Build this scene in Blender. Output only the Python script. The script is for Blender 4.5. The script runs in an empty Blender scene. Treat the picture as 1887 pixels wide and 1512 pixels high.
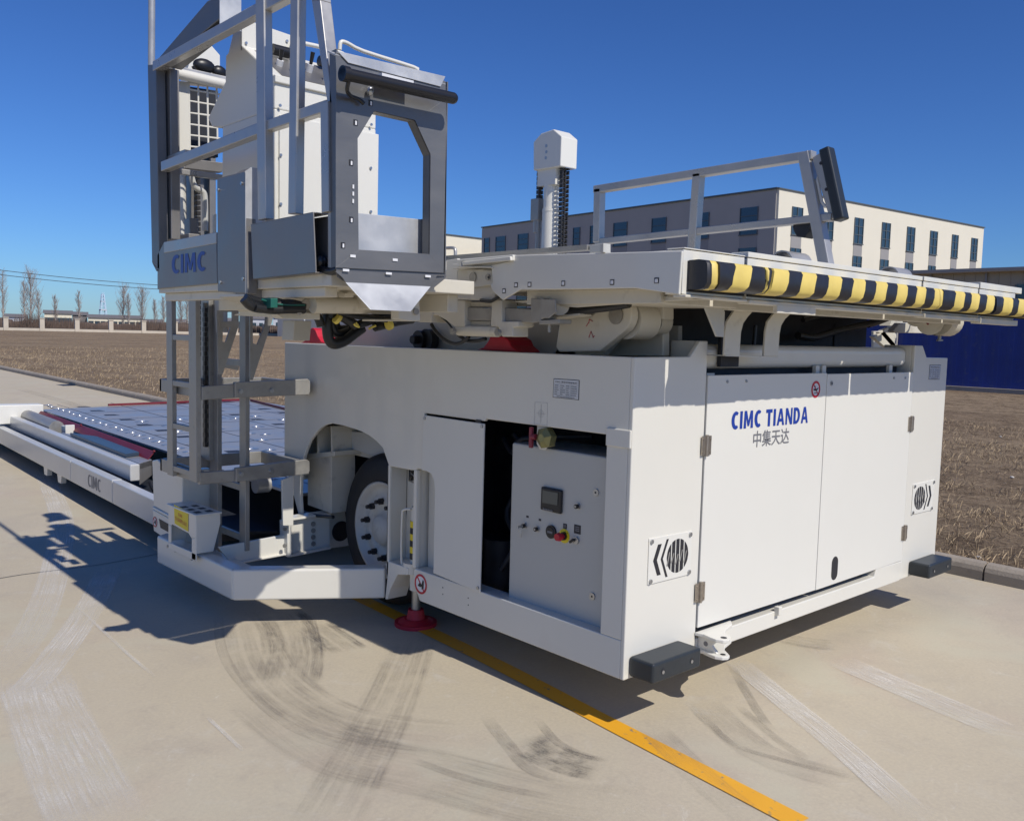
import bpy, math, random
from mathutils import Vector, Matrix
random.seed(7)
sc = bpy.context.scene
COL = sc.collection
R = math.radians
# ---------------------------------------------------------------- camera, sky, sun, exposure
cam = bpy.data.cameras.new('camera'); camo = bpy.data.objects.new('camera', cam); COL.objects.link(camo)
cam.sensor_width = 36.0; cam.lens = 31.72; cam.clip_start = 0.05; cam.clip_end = 6000
camo.matrix_world = Matrix(((0.739118, 0.038253, -0.672489, -2.956477), (-0.673103, 0.079378, -0.735277, -2.470493), (0.025254, 0.996110, 0.084418, 1.730000), (0.000000, 0.000000, 0.000000, 1.000000)))
sc.camera = camo
SUNV = Vector((0.004, 0.95, -1.0)).normalized()          # the way the sunlight travels
w = bpy.data.worlds.new('World'); sc.world = w; w.use_nodes = True
nt = w.node_tree; bg = nt.nodes['Background']
sky = nt.nodes.new('ShaderNodeTexSky'); sky.sky_type = 'NISHITA'; sky.sun_disc = False
sky.sun_elevation = math.asin(-SUNV.z); sky.sun_rotation = math.atan2(-SUNV.x, -SUNV.y)
sky.altitude = 0; sky.air_density = 1.0; sky.dust_density = 0.2; sky.ozone_density = 3.2
gm = nt.nodes.new('ShaderNodeGamma'); gm.inputs[1].default_value = 1.2; nt.links.new(sky.outputs[0], gm.inputs[0])
tn = nt.nodes.new('ShaderNodeVectorMath'); tn.operation = 'MULTIPLY'; tn.inputs[1].default_value = (0.262, 0.425, 0.70)      # clear dry winter air
nt.links.new(gm.outputs[0], tn.inputs[0]); nt.links.new(tn.outputs[0], bg.inputs[0]); bg.inputs[1].default_value = 0.10
sl = bpy.data.lights.new('sun', 'SUN'); sl.energy = 4.0; sl.angle = R(0.5); sl.color = (1.0, 0.945, 0.865)
so = bpy.data.objects.new('sun', sl); COL.objects.link(so); so.location = (0, -10, 20)
so.rotation_euler = SUNV.to_track_quat('-Z', 'Y').to_euler()
sc.view_settings.view_transform = 'Standard'; sc.view_settings.look = 'None'
sc.view_settings.exposure = 0.0; sc.view_settings.gamma = 1.0

# ---------------------------------------------------------------- materials
def mat(name, col, rough=0.5, metal=0.0, coat=0.0, var=0.0, scale=3.0, bump=0.0, bscale=40.0, spec=0.5, rvar=0.0, dirt=None, stretch=None):
    m = bpy.data.materials.new(name); m.use_nodes = True
    n = m.node_tree.nodes; l = m.node_tree.links; b = n['Principled BSDF']
    b.inputs['Base Color'].default_value = (*col, 1); b.inputs['Roughness'].default_value = rough
    b.inputs['Metallic'].default_value = metal; b.inputs['Coat Weight'].default_value = coat
    b.inputs['Specular IOR Level'].default_value = spec
    tc = n.new('ShaderNodeTexCoord'); src = tc.outputs['Object']
    if stretch:
        mp = n.new('ShaderNodeMapping'); mp.inputs['Scale'].default_value = stretch
        l.new(src, mp.inputs[0]); src = mp.outputs[0]
    if var or rvar:
        t = n.new('ShaderNodeTexNoise'); t.inputs['Scale'].default_value = scale; t.inputs['Detail'].default_value = 6
        t.inputs['Roughness'].default_value = 0.6; l.new(src, t.inputs['Vector'])
        if var:
            r = n.new('ShaderNodeMapRange'); r.inputs[1].default_value = 0.3; r.inputs[2].default_value = 0.7
            r.inputs[3].default_value = 1 - var; r.inputs[4].default_value = 1 + var; l.new(t.outputs[0], r.inputs[0])
            mx = n.new('ShaderNodeVectorMath'); mx.operation = 'SCALE'; mx.inputs[0].default_value = col
            l.new(r.outputs[0], mx.inputs['Scale']); last = mx.outputs[0]
            if dirt:
                t2 = n.new('ShaderNodeTexNoise'); t2.inputs['Scale'].default_value = scale * 2.7; t2.inputs['Detail'].default_value = 9
                l.new(src, t2.inputs['Vector'])
                r2 = n.new('ShaderNodeMapRange'); r2.inputs[1].default_value = 0.60; r2.inputs[2].default_value = 0.80
                l.new(t2.outputs[0], r2.inputs[0]); r2.inputs[3].default_value = 0; r2.inputs[4].default_value = dirt[1]
                m2 = n.new('ShaderNodeMix'); m2.data_type = 'RGBA'; l.new(r2.outputs[0], m2.inputs[0])
                l.new(last, m2.inputs[6]); m2.inputs[7].default_value = (*dirt[0], 1); last = m2.outputs[2]
            l.new(last, b.inputs['Base Color'])
        if rvar:
            r = n.new('ShaderNodeMapRange'); r.inputs[1].default_value = 0.3; r.inputs[2].default_value = 0.7
            r.inputs[3].default_value = max(0.02, rough - rvar); r.inputs[4].default_value = rough + rvar
            l.new(t.outputs[0], r.inputs[0]); l.new(r.outputs[0], b.inputs['Roughness'])
    if bump:
        t = n.new('ShaderNodeTexNoise'); t.inputs['Scale'].default_value = bscale; t.inputs['Detail'].default_value = 4
        l.new(src, t.inputs['Vector']); bp = n.new('ShaderNodeBump'); bp.inputs['Strength'].default_value = bump
        bp.inputs['Distance'].default_value = 0.01; l.new(t.outputs[0], bp.inputs['Height']); l.new(bp.outputs[0], b.inputs['Normal'])
    return m
M = {}
M['white'] = mat('white_paint', (0.705, 0.685, 0.61), 0.32, var=0.02, scale=1.2, coat=0.25, bump=0.03, bscale=2.5, dirt=((0.55, 0.5, 0.42), 0.25))
M['white2'] = mat('clean_white_paint', (0.71, 0.695, 0.63), 0.38, var=0.012, scale=2, bump=0.02, bscale=3)
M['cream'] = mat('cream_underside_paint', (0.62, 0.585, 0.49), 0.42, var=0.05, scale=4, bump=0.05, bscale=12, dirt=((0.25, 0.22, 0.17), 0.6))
M['greybox'] = mat('grey_cabinet_paint', (0.50, 0.495, 0.455), 0.45, var=0.015, scale=2, bump=0.04, bscale=220)
M['steel'] = mat('stainless_sheet', (0.255, 0.245, 0.235), 0.42, metal=0.55, var=0.10, scale=3.5, rvar=0.10, bump=0.02, bscale=5)
M['dimmetal'] = mat('dimmed_brushed_sheet', (0.17, 0.17, 0.17), 0.42, metal=0.4, var=0.10, scale=3.0, rvar=0.08, stretch=(1, 1, 3))  # sheet darkened in its colour to stand for a mirrored blue sky
M['alu'] = mat('mill_aluminium', (0.45, 0.44, 0.42), 0.36, metal=0.45, var=0.10, scale=6, rvar=0.12, bump=0.03, bscale=18)
M['mottle'] = mat('mottled_lit_aluminium', (0.50, 0.51, 0.52), 0.50, metal=0.35, var=0.13, scale=7, rvar=0.15, bump=0.04, bscale=14)  # sheet brightened in its colour to stand for sunlit, ground-reflecting faces
M['galv'] = mat('galvanised_steel', (0.36, 0.35, 0.325), 0.45, metal=0.5, var=0.12, scale=9, rvar=0.12, bump=0.03, bscale=30, dirt=((0.22, 0.22, 0.21), 0.6))
M['rubber'] = mat('black_rubber', (0.022, 0.028, 0.034), 0.42, var=0.15, scale=6, bump=0.05, bscale=60)
M['black'] = mat('black_plastic', (0.012, 0.012, 0.014), 0.38, var=0.1, scale=9)
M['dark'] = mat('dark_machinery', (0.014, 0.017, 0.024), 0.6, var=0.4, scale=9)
M['hose'] = mat('hydraulic_hose', (0.014, 0.015, 0.017), 0.35, var=0.15, scale=20)
M['tyre'] = mat('tyre_rubber', (0.018, 0.018, 0.020), 0.6, var=0.2, scale=14, bump=0.1, bscale=50)
M['red'] = mat('red_paint', (0.52, 0.015, 0.035), 0.5, var=0.10, scale=5, bump=0.03)
M['redstrip'] = mat('red_guide_strip', (0.15, 0.010, 0.018), 0.5, var=0.15, scale=3)
M['blue'] = mat('logo_blue', (0.012, 0.045, 0.30), 0.4)
M['lgrey'] = mat('logo_grey', (0.17, 0.17, 0.18), 0.45)
M['ink'] = mat('black_ink', (0.02, 0.02, 0.025), 0.5)
M['signred'] = mat('sign_red', (0.50, 0.01, 0.03), 0.4)
M['signwhite'] = mat('sign_white', (0.74, 0.74, 0.74), 0.4)
M['label'] = mat('metal_nameplate', (0.60, 0.61, 0.64), 0.35, metal=0.3, var=0.04, scale=20)
M['ystick'] = mat('yellow_sticker', (0.80, 0.62, 0.02), 0.45, var=0.03)
M['yfoam'] = mat('yellow_vinyl', (0.74, 0.57, 0.15), 0.50, var=0.07, scale=9, bump=0.25, bscale=7)
M['bfoam'] = mat('black_vinyl', (0.022, 0.022, 0.025), 0.42, var=0.2, scale=9, bump=0.25, bscale=7)
M['brass'] = mat('hinge_nickel', (0.42, 0.37, 0.31), 0.35, metal=0.85, var=0.12, scale=60)
M['bolt'] = mat('zinc_bolt', (0.45, 0.46, 0.47), 0.35, metal=0.9)
M['pin'] = mat('machined_pin', (0.36, 0.34, 0.30), 0.5, metal=0.6, var=0.12, scale=30)
M['chain'] = mat('oiled_chain', (0.045, 0.042, 0.04), 0.42, metal=0.4, var=0.3, scale=40)
M['green'] = mat('green_clamp', (0.01, 0.11, 0.085), 0.45)
M['yplug'] = mat('yellow_tape', (0.70, 0.58, 0.12), 0.5)
M['olive'] = mat('yellow_chromate', (0.26, 0.25, 0.11), 0.38, metal=0.5, var=0.15, scale=30)
M['maroon'] = mat('maroon_knob', (0.22, 0.02, 0.04), 0.4)
M['screen'] = mat('display_glass', (0.10, 0.11, 0.10), 0.12)
M['cream2'] = mat('wheel_cream', (0.60, 0.58, 0.52), 0.45, var=0.05, scale=8, dirt=((0.3, 0.27, 0.22), 0.5))
M['deck'] = mat('deck_steel', (0.40, 0.395, 0.39), 0.38, metal=0.5, var=0.12, scale=2.5, rvar=0.10, bump=0.05, bscale=4)

# ---------------------------------------------------------------- mesh helpers
class MB:
    def __init__(s): s.marks = []; s.v = []; s.f = []; s.mi = []; s.sm = []; s.cur = 0
    def m(s, i): s.cur = i; return s
    def add(s, vs, fs, smooth=False):
        o = len(s.v); s.v += [tuple(p) for p in vs]
        for f in fs: s.f.append([i + o for i in f]); s.mi.append(s.cur); s.sm.append(smooth)
        return s
    def prism(s, pts, vec, smooth=False):
        n = len(pts); v = Vector(vec); a = [Vector(p) for p in pts]
        nn = Vector((0, 0, 0))
        for i in range(n): nn += a[i].cross(a[(i + 1) % n])
        if nn.dot(v) > 0: a = a[::-1]
        b = [p + v for p in a]
        return s.add(a + b, [list(range(n)), list(range(2 * n - 1, n - 1, -1))] + [[i, i + n, (i + 1) % n + n, (i + 1) % n] for i in range(n)])
    def box(s, x0, x1, y0, y1, z0, z1):
        return s.prism([(x0, y0, z0), (x1, y0, z0), (x1, y1, z0), (x0, y1, z0)], (0, 0, z1 - z0))
    def bar(s, a, b, w, h, up=(0, 0, 1)):
        a = Vector(a); b = Vector(b); d = (b - a).normalized(); u = Vector(up)
        if abs(d.dot(u)) > 0.95: u = Vector((0, 1, 0))
        r = d.cross(u).normalized(); u = r.cross(d)
        return s.prism([a + r * w / 2 + u * h / 2, a - r * w / 2 + u * h / 2, a - r * w / 2 - u * h / 2, a + r * w / 2 - u * h / 2], b - a)
    def cyl(s, a, b, r, n=16, r2=None, caps=True, smooth=True):
        a = Vector(a); b = Vector(b); d = (b - a).normalized(); r2 = r if r2 is None else r2
        u = d.orthogonal().normalized(); w_ = d.cross(u)
        p = [a + (u * math.cos(t) + w_ * math.sin(t)) * r for t in [2 * math.pi * i / n for i in range(n)]]
        q = [b + (u * math.cos(t) + w_ * math.sin(t)) * r2 for t in [2 * math.pi * i / n for i in range(n)]]
        s.add(p + q, [[i, (i + 1) % n, (i + 1) % n + n, i + n] for i in range(n)], smooth)
        if caps: s.add(p, [list(range(n - 1, -1, -1))]); s.add(q, [list(range(n))])
        return s
    def tube(s, pts, r, n=8, sub=4):
        s.marks.append((len(s.v), len(s.f)))
        P = [Vector(p) for p in pts]
        if sub > 1 and len(P) > 2:                                   # Catmull-Rom smoothing
            Q = []
            for i in range(len(P) - 1):
                p0 = P[max(i - 1, 0)]; p1 = P[i]; p2 = P[i + 1]; p3 = P[min(i + 2, len(P) - 1)]
                for k in range(sub):
                    t = k / sub
                    Q.append(0.5 * ((2 * p1) + (p2 - p0) * t + (2 * p0 - 5 * p1 + 4 * p2 - p3) * t * t + (3 * p1 - p0 - 3 * p2 + p3) * t ** 3))
            P = Q + [P[-1]]
        rings = []; u = None
        for i, p in enumerate(P):
            d = (P[min(i + 1, len(P) - 1)] - P[max(i - 1, 0)]).normalized()
            u = d.orthogonal().normalized() if u is None else (u - d * u.dot(d)).normalized()
            w_ = d.cross(u)
            rings += [p + (u * math.cos(2 * math.pi * k / n) + w_ * math.sin(2 * math.pi * k / n)) * r for k in range(n)]
        fs = [[i * n + k, i * n + (k + 1) % n, (i + 1) * n + (k + 1) % n, (i + 1) * n + k] for i in range(len(P) - 1) for k in range(n)]
        s.add(rings, fs, True); s.add(rings[:n], [list(range(n - 1, -1, -1))]); s.add(rings[-n:], [list(range(n))])
        return s
    def disc(s, c, nrm, r, t, n=20): c = Vector(c); return s.cyl(c, c + Vector(nrm).normalized() * t, r, n, smooth=False)
    def ring(s, c, nrm, r0, r1, t, n=28, sy=1.0):
        c = Vector(c); d = Vector(nrm).normalized(); u = d.orthogonal().normalized(); w_ = d.cross(u); V_ = []
        for (rr, tt) in ((r0, 0), (r1, 0), (r1, t), (r0, t)):
            V_ += [c + (u * math.cos(2 * math.pi * i / n) + w_ * math.sin(2 * math.pi * i / n)) * rr + d * tt for i in range(n)]
        return s.add(V_, [[a * n + i, a * n + (i + 1) % n, b * n + (i + 1) % n, b * n + i] for (a, b) in ((0, 1), (1, 2), (2, 3), (3, 0)) for i in range(n)])
    def sphere(s, c, r, n=10, sx=1, sy=1, sz=1):
        V_ = []; F_ = []
        for i in range(n + 1):
            for j in range(2 * n):
                t = math.pi * i / n; p = math.pi * j / n
                V_.append((c[0] + r * sx * math.sin(t) * math.cos(p), c[1] + r * sy * math.sin(t) * math.sin(p), c[2] + r * sz * math.cos(t)))
        for i in range(n):
            for j in range(2 * n): F_.append([i * 2 * n + j, (i + 1) * 2 * n + j, (i + 1) * 2 * n + (j + 1) % (2 * n), i * 2 * n + (j + 1) % (2 * n)])
        return s.add(V_, F_, True)
    def build_each(s, name, mats, parent):
        """one object per hose"""
        m_ = s.marks + [(len(s.v), len(s.f))]
        for (v0, f0), (v1, f1) in zip(m_, m_[1:]):
            q = MB(); q.v = s.v[v0:v1]; q.f = [[i - v0 for i in f] for f in s.f[f0:f1]]; q.mi = s.mi[f0:f1]; q.sm = s.sm[f0:f1]; q.build(name, mats, parent)
    def build_split(s, name, mats, parent=None, bevel=0.0):
        """one object per loose piece"""
        key = {}; par = []
        def find(a):
            while par[a] != a: par[a] = par[par[a]]; a = par[a]
            return a
        vid = []
        for p in s.v:
            k = (round(p[0], 5), round(p[1], 5), round(p[2], 5))
            if k not in key: key[k] = len(par); par.append(len(par))
            vid.append(key[k])
        for f in s.f:
            for i in f[1:]: par[find(vid[i])] = find(vid[f[0]])
        comp = {}
        for fi, f in enumerate(s.f): comp.setdefault(find(vid[f[0]]), []).append(fi)
        for fs in comp.values():
            q = MB(); mp = {}
            for fi in fs:
                g = []
                for i in s.f[fi]:
                    if i not in mp: mp[i] = len(q.v); q.v.append(s.v[i])
                    g.append(mp[i])
                q.f.append(g); q.mi.append(s.mi[fi]); q.sm.append(s.sm[fi])
            q.build(name, mats, parent, bevel)
    def build(s, name, mats, parent=None, bevel=0.0, seg=2):
        me = bpy.data.meshes.new(name)
        off = Vector((0, 0, 0))
        q = parent
        while q is not None: off += q.location; q = q.parent
        me.from_pydata([tuple(Vector(p) - off) for p in s.v], [], s.f)
        if not isinstance(mats, (list, tuple)): mats = [mats]
        for k in mats: me.materials.append(M[k] if isinstance(k, str) else k)
        me.polygons.foreach_set('material_index', s.mi); me.polygons.foreach_set('use_smooth', s.sm)
        me.update()
        o = bpy.data.objects.new(name, me); COL.objects.link(o); o.parent = parent
        if bevel:
            b = o.modifiers.new('bevel', 'BEVEL'); b.width = bevel; b.segments = seg; b.limit_method = 'ANGLE'; b.angle_limit = R(35)
            b.harden_normals = False
        return o
def logo(name, word, origin, ux, uy, height, width, mats, parent, st=0.21, shear=0.0, gap=0.13):
    """heavy block capitals built from plain polygons"""
    def arc(cx, cy, rx, ry, a0, a1, n=14): return [(cx + rx * math.cos(R(a0 + (a1 - a0) * i / n)), cy + ry * math.sin(R(a0 + (a1 - a0) * i / n))) for i in range(n + 1)]
    def glyph(c):
        if c == 'C':
            o_ = arc(0.40, 0.5, 0.40, 0.51, 52, 308); i_ = arc(0.44, 0.5, 0.40 - st, 0.51 - st * 0.85, 60, 300); return [[o_[k], o_[k + 1], i_[k + 1], i_[k]] for k in range(14)], 0.68
        if c == 'I': return [[(0, 0), (st, 0), (st, 1), (0, 1)]], st
        if c == 'T': return [[(0, 1), (0.66, 1), (0.66, 1 - st * .85), (0.33 + st / 2, 1 - st * .85), (0.33 + st / 2, 0), (0.33 - st / 2, 0), (0.33 - st / 2, 1 - st * .85), (0, 1 - st * .85)]], 0.66
        if c == 'M': return [[(0, 0), (0.05, 1), (0.28, 1), (0.46, 0.42), (0.64, 1), (0.87, 1), (0.92, 0), (0.92 - st, 0), (0.70, 0.62), (0.54, 0.12), (0.38, 0.12), (0.22, 0.62), (st, 0)]], 0.92
        if c == 'N': return [[(0, 0), (0, 1), (0.23, 1), (0.56, 0.36), (0.56, 1), (0.74, 1), (0.74, 0), (0.51, 0), (0.18, 0.64), (0.18, 0)]], 0.74
        if c == 'A':
            l_ = [(0, 0), (0.28, 1), (0.40, 1), (0.40, 0.76), (0.315, 0.40), (0.40, 0.40), (0.40, 0.22), (0.265, 0.22), (0.21, 0)]; return [l_, [(0.80 - x, y) for x, y in l_][::-1]], 0.80
        if c == 'D':
            o_ = [(0, 0)] + arc(0.30, 0.5, 0.42, 0.5, -90, 90) + [(0, 1)]; i_ = [(st, st * .8)] + arc(0.30, 0.5, 0.42 - st, 0.5 - st * .8, -90, 90) + [(st, 1 - st * .8)]
            return [[o_[k], o_[k + 1], i_[k + 1], i_[k]] for k in range(len(o_) - 1)] + [[o_[-1], o_[0], i_[0], i_[-1]]], 0.72
        return [], 0.35
    polys = []; x = 0
    for c in word:
        g, w_ = glyph(c); polys += [[(px_ + x, py_) for px_, py_ in q] for q in g]; x += w_ + (gap if g else 0)
    W_ = x - gap; ux = Vector(ux).normalized(); uy = Vector(uy).normalized(); n_ = ux.cross(uy); b = MB()
    for q in polys:
        V_ = [Vector(origin) + ux * ((p_[0] + shear * p_[1]) * width / W_) + uy * (p_[1] * height) + n_ * 0.0012 for p_ in q]
        b.add(V_, [list(range(len(V_)))])
    return b.build(name, mats, parent)
def tag(o, label=None, cat=None, group=None, kind=None):
    if label: o['label'] = label
    if cat: o['category'] = cat
    if group: o['group'] = group
    if kind: o['kind'] = kind
    return o
def empty(name, loc, label, cat, group=None):
    o = bpy.data.objects.new(name, None); COL.objects.link(o); o.location = loc; o.empty_display_size = 0.3
    return tag(o, label, cat, group)
def V3(*p): return Vector(p)
def text_mesh(name, body, origin, ux, uy, height, mats, parent, width=None, shear=0.0, bold=0.0, depth=0.0012, spacing=1.0, lift=0.0):
    """flat lettering: origin = lower left, ux / uy = unit vectors along and up the letters"""
    cu = bpy.data.curves.new(name, 'FONT'); cu.body = body; cu.size = 1.0; cu.offset = bold; cu.extrude = 0.0; cu.space_character = spacing
    cu.shear = shear; cu.resolution_u = 3
    ob = bpy.data.objects.new(name, cu); COL.objects.link(ob)
    bpy.context.view_layer.update()
    me = bpy.data.meshes.new_from_object(ob.evaluated_get(bpy.context.evaluated_depsgraph_get()))
    bpy.data.objects.remove(ob); bpy.data.curves.remove(cu)
    if not me.vertices: return None
    xs = [v.co.x for v in me.vertices]; ys = [v.co.y for v in me.vertices]
    x0, x1, y0, y1 = min(xs), max(xs), min(ys), max(ys)
    sy = height / (y1 - y0); sx = sy if width is None else width / (x1 - x0)
    ux = Vector(ux).normalized(); uy = Vector(uy).normalized(); nn = ux.cross(uy)
    off = Vector((0, 0, 0)); q = parent
    while q is not None: off += q.location; q = q.parent
    for v in me.vertices:
        v.co = Vector(origin) + ux * ((v.co.x - x0) * sx) + uy * ((v.co.y - y0) * sy) + nn * (depth + lift) - off
    for i in range(len(me.materials)): pass
    me.materials.clear(); me.materials.append(M[mats])
    me.polygons.foreach_set('material_index', [0] * len(me.polygons))
    me.name = name
    o = bpy.data.objects.new(name, me); COL.objects.link(o); o.parent = parent
    return o

# ================================================================ THE LOADER
LD = empty('cargo_loader', (0, 0, 0), 'large white airport cargo loader with a striped bumper, standing on the concrete apron', 'cargo loader')
def yz(pts, x=0.0): return [(x, p[0], p[1]) for p in pts]
def xz(pts, y=0.0): return [(p[0], y, p[1]) for p in pts]

# ---- chassis: side plate with wheel arch and machinery opening, corner posts, bottom beams, far side
ch = MB()
side = [(3.035, 1.635), (0.022, 1.645), (0.022, 1.305), (0.144, 1.302), (0.957, 1.300), (0.965, 1.288), (1.470, 1.288), (1.470, 0.975), (1.535, 0.975), (1.535, 0.965), (1.586, 0.959), (1.80, 0.955), (1.83, 1.0), (1.866, 1.053), (1.93, 1.085), (2.009, 1.111), (2.109, 1.130),
        (2.30, 1.144), (2.424, 1.145), (2.502, 1.128), (2.57, 1.10), (2.634, 1.056), (2.69, 1.01), (2.737, 0.95), (2.785, 0.86), (2.81, 0.75), (2.815, 0.62), (2.80, 0.50), (2.84, 0.50), (2.93, 0.66), (2.98, 0.80), (3.035, 0.86)]
ch.prism(yz(side), (0.022, 0, 0))
ch.prism(yz([(0.022, 1.305), (0.022, 0.412), (0.144, 0.412), (0.144, 1.302)]), (0.022, 0, 0))            # corner post, machinery side
ch.box(0.022, 0.30, 0.125, 0.144, 0.40, 1.32)
ch.prism(yz([(0.022, 0.412), (0.022, 0.238), (1.485, 0.238), (1.545, 0.33), (1.545, 0.40), (1.532, 0.412)]), (0.10, 0, 0))   # bottom beam
ch.box(0, 0.03, 1.532, 1.560, 0.412, 0.965)                                                              # edge of the jack bay
ch.box(0.032, 0.16, 1.545, 1.560, 0.30, 1.25)
ch.prism([(0.085, 1.30, 0.41), (0.085, 1.53, 0.41), (0.085, 1.53, 1.02), (0.085, 1.30, 1.02)], (0.02, 0, 0)); ch.box(0.022, 0.085, 1.30, 1.53, 0.985, 1.0)   # pocket behind the panel
# front plates with their raised towers
ch.prism(xz([(0, 0.238), (0.515, 0.238), (0.515, 1.72), (0.455, 1.72), (0.385, 1.648), (0.0, 1.645)]), (0, 0.022, 0))
ch.prism(xz([(3.19, 0.238), (2.665, 0.238), (2.690, 0.40), (2.690, 1.722), (2.80, 1.722), (2.865, 1.648), (3.19, 1.645)]), (0, 0.022, 0))
ch.box(0.495, 0.515, 0.022, 0.20, 0.30, 1.72)
ch.box(2.69, 2.71, 0.022, 0.20, 0.30, 1.722)
ch.prism(xz([(0.517, 0.236), (2.663, 0.236), (2.68, 0.36), (2.335, 0.366), (2.315, 0.318), (1.60, 0.318), (0.78, 0.318), (0.517, 0.318)], -0.004), (0, 0.09, 0))      # beam under the doors
# collar at the corner
ch.box(-0.012, 0.0, 0.0, 0.140, 1.255, 1.335)
# far side, tail wall, inner floor and roof plates
ch.box(3.168, 3.19, 0.022, 3.03, 0.24, 1.64)
ch.box(0.022, 3.168, 3.0, 3.02, 0.70, 1.60)
ch.box(0.13, 3.15, 0.20, 2.99, 1.50, 1.52)  # unseen roof plate, added to block light from above
ch.box(0.16, 3.16, 0.06, 1.50, 0.26, 0.28)
ch.box(0.022, 0.13, 0.14, 3.02, 1.56, 1.60)
chassis = tag(ch.build('chassis', 'white', LD, 0.006), 'white side plate with a wheel arch, front corner plates and bottom beams')
b = MB(); b.box(0.517, 2.688, 0.045, 0.20, 1.588, 1.705); b.build('cross_tube', 'white', LD, 0.038, 5)
# machinery bay (dark inside)
b = MB()
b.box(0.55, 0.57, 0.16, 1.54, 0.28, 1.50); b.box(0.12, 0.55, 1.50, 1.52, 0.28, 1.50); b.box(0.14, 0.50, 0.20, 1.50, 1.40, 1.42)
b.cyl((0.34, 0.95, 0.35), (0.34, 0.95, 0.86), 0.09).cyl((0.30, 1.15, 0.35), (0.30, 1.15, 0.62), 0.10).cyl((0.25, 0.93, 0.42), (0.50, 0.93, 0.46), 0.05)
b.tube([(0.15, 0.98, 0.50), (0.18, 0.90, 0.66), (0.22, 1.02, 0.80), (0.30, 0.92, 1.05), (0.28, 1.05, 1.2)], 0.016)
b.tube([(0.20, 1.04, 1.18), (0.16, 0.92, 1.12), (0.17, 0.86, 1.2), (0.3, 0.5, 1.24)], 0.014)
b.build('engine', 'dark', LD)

# ---- sliding side panel
p = MB(); xp = -0.010
pts = [(1.465, 1.278), (0.957, 1.276), (0.962, 0.408), (1.352, 0.426), (1.352, 0.88), (1.362, 0.935), (1.39, 0.965), (1.43, 0.975), (1.471, 0.975)]
p.prism(yz(pts, xp), (0.010, 0, 0))
sp = p.build('side_panel', 'white2', LD, 0.003)
b = MB()
for (yy, zz) in ((1.452, 1.262), (0.972, 1.262), (0.975, 0.43)): b.disc((xp, yy, zz), (-1, 0, 0), 0.009, 0.006)
b.build_split('screw', 'bolt', sp)
b = MB(); b.box(-0.004, 0.03, 0.99, 1.03, 1.274, 1.292); b.build('latch', 'black', sp)

# ---- grey control cabinet behind the side opening
cb = MB(); cb.box(0.06, 0.36, 0.185, 0.820, 0.402, 1.192)
cab = cb.build('control_cabinet', 'greybox', LD, 0.008)
XC = 0.06
def c_at(p, dx=0.0): return (XC - dx, p[1], p[2])
b = MB(); b.prism([(0.06,0.592,1.006),(0.06,0.453,1.007),(0.06,0.455,0.891),(0.06,0.594,0.892)], (-0.016, 0, 0)); ds = b.build('display', 'black', cab, 0.008)
b = MB(); b.prism([(p_[0] - 0.0175, p_[1], p_[2]) for p_ in [(0.06,0.576,0.99),(0.06,0.474,0.991),(0.06,0.475,0.932),(0.06,0.577,0.929)]], (-0.001, 0, 0)); b.build('screen', 'screen', ds)
b = MB()
for i in range(6):
    q = (0.06,0.569,0.909); b.box(XC - 0.0195, XC - 0.017, q[1] - 0.006 - i * 0.0112, q[1] + 0.001 - i * 0.0112, q[2] - 0.013 - i * 0.0003, q[2] - 0.004 - i * 0.0003)
b.build('keypad', 'lgrey', ds)
def keyswitch(c, kx=False):
    b = MB(); b.cyl(c_at(c, 0), c_at(c, 0.008), 0.0145, 20); k = b.build('key_switch', 'bolt', cab)
    b = MB(); b.cyl(c_at(c, 0.008), c_at(c, 0.020), 0.0105, 18); b.build('barrel', 'black', k)
    b = MB(); b.cyl(c_at(c, 0.020), c_at(c, 0.022), 0.0055, 12); b.box(XC - 0.023, XC - 0.0215, c[1] - 0.001, c[1] + 0.001, c[2] - 0.004, c[2] + 0.004)
    if kx:
        b.box(XC - 0.050, XC - 0.022, c[1] - 0.0015, c[1] + 0.0015, c[2] - 0.007, c[2] + 0.006)
        b.tube([(XC - 0.045, c[1], c[2] - 0.006), (XC - 0.046, c[1] + 0.002, c[2] - 0.018), (XC - 0.040, c[1] + 0.006, c[2] - 0.025)], 0.001, 6)
        b.disc((XC - 0.020, c[1] + 0.010, c[2] - 0.030), (-1, 0, 0.1), 0.0085, 0.002); b.box(XC - 0.021, XC - 0.018, c[1] + 0.007, c[1] + 0.012, c[2] - 0.058, c[2] - 0.036)
    b.build('key', 'bolt', k)
keyswitch((0.06,0.709,0.792), True); keyswitch((0.06,0.621,0.791)); keyswitch((0.06,0.356,0.945))
for q in ((0.06,0.248,1.025), (0.06,0.249,0.545)):
    b = MB(); b.disc(c_at(q), (-1, 0, 0), 0.0165, 0.006); lk = b.build('lock', 'bolt', cab)
    b = MB(); b.disc(c_at(q, 0.006), (-1, 0, 0), 0.006, 0.001, 4); b.build_split('slot', 'black', lk)
q = (0.06,0.524,0.795)
b = MB(); b.cyl(c_at(q), c_at(q, 0.010), 0.032, 28).cyl(c_at(q, 0.010), c_at(q, 0.013), 0.026, 28, r2=0.022); hr = b.build('buzzer', 'black', cab)
b = MB(); b.box(XC - 0.0145, XC - 0.0133, q[1] - 0.017, q[1] + 0.017, q[2] - 0.006, q[2] + 0.004); b.build('plate', 'lgrey', hr)
q = (0.06,0.44,0.79)
b = MB(); b.cyl(c_at(q), c_at(q, 0.003), 0.034, 28); es = b.build('emergency_stop', 'ystick', cab)
b = MB(); b.cyl(c_at(q, 0.003), c_at(q, 0.012), 0.020, 20); b.build('collar', 'black', es)
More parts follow.
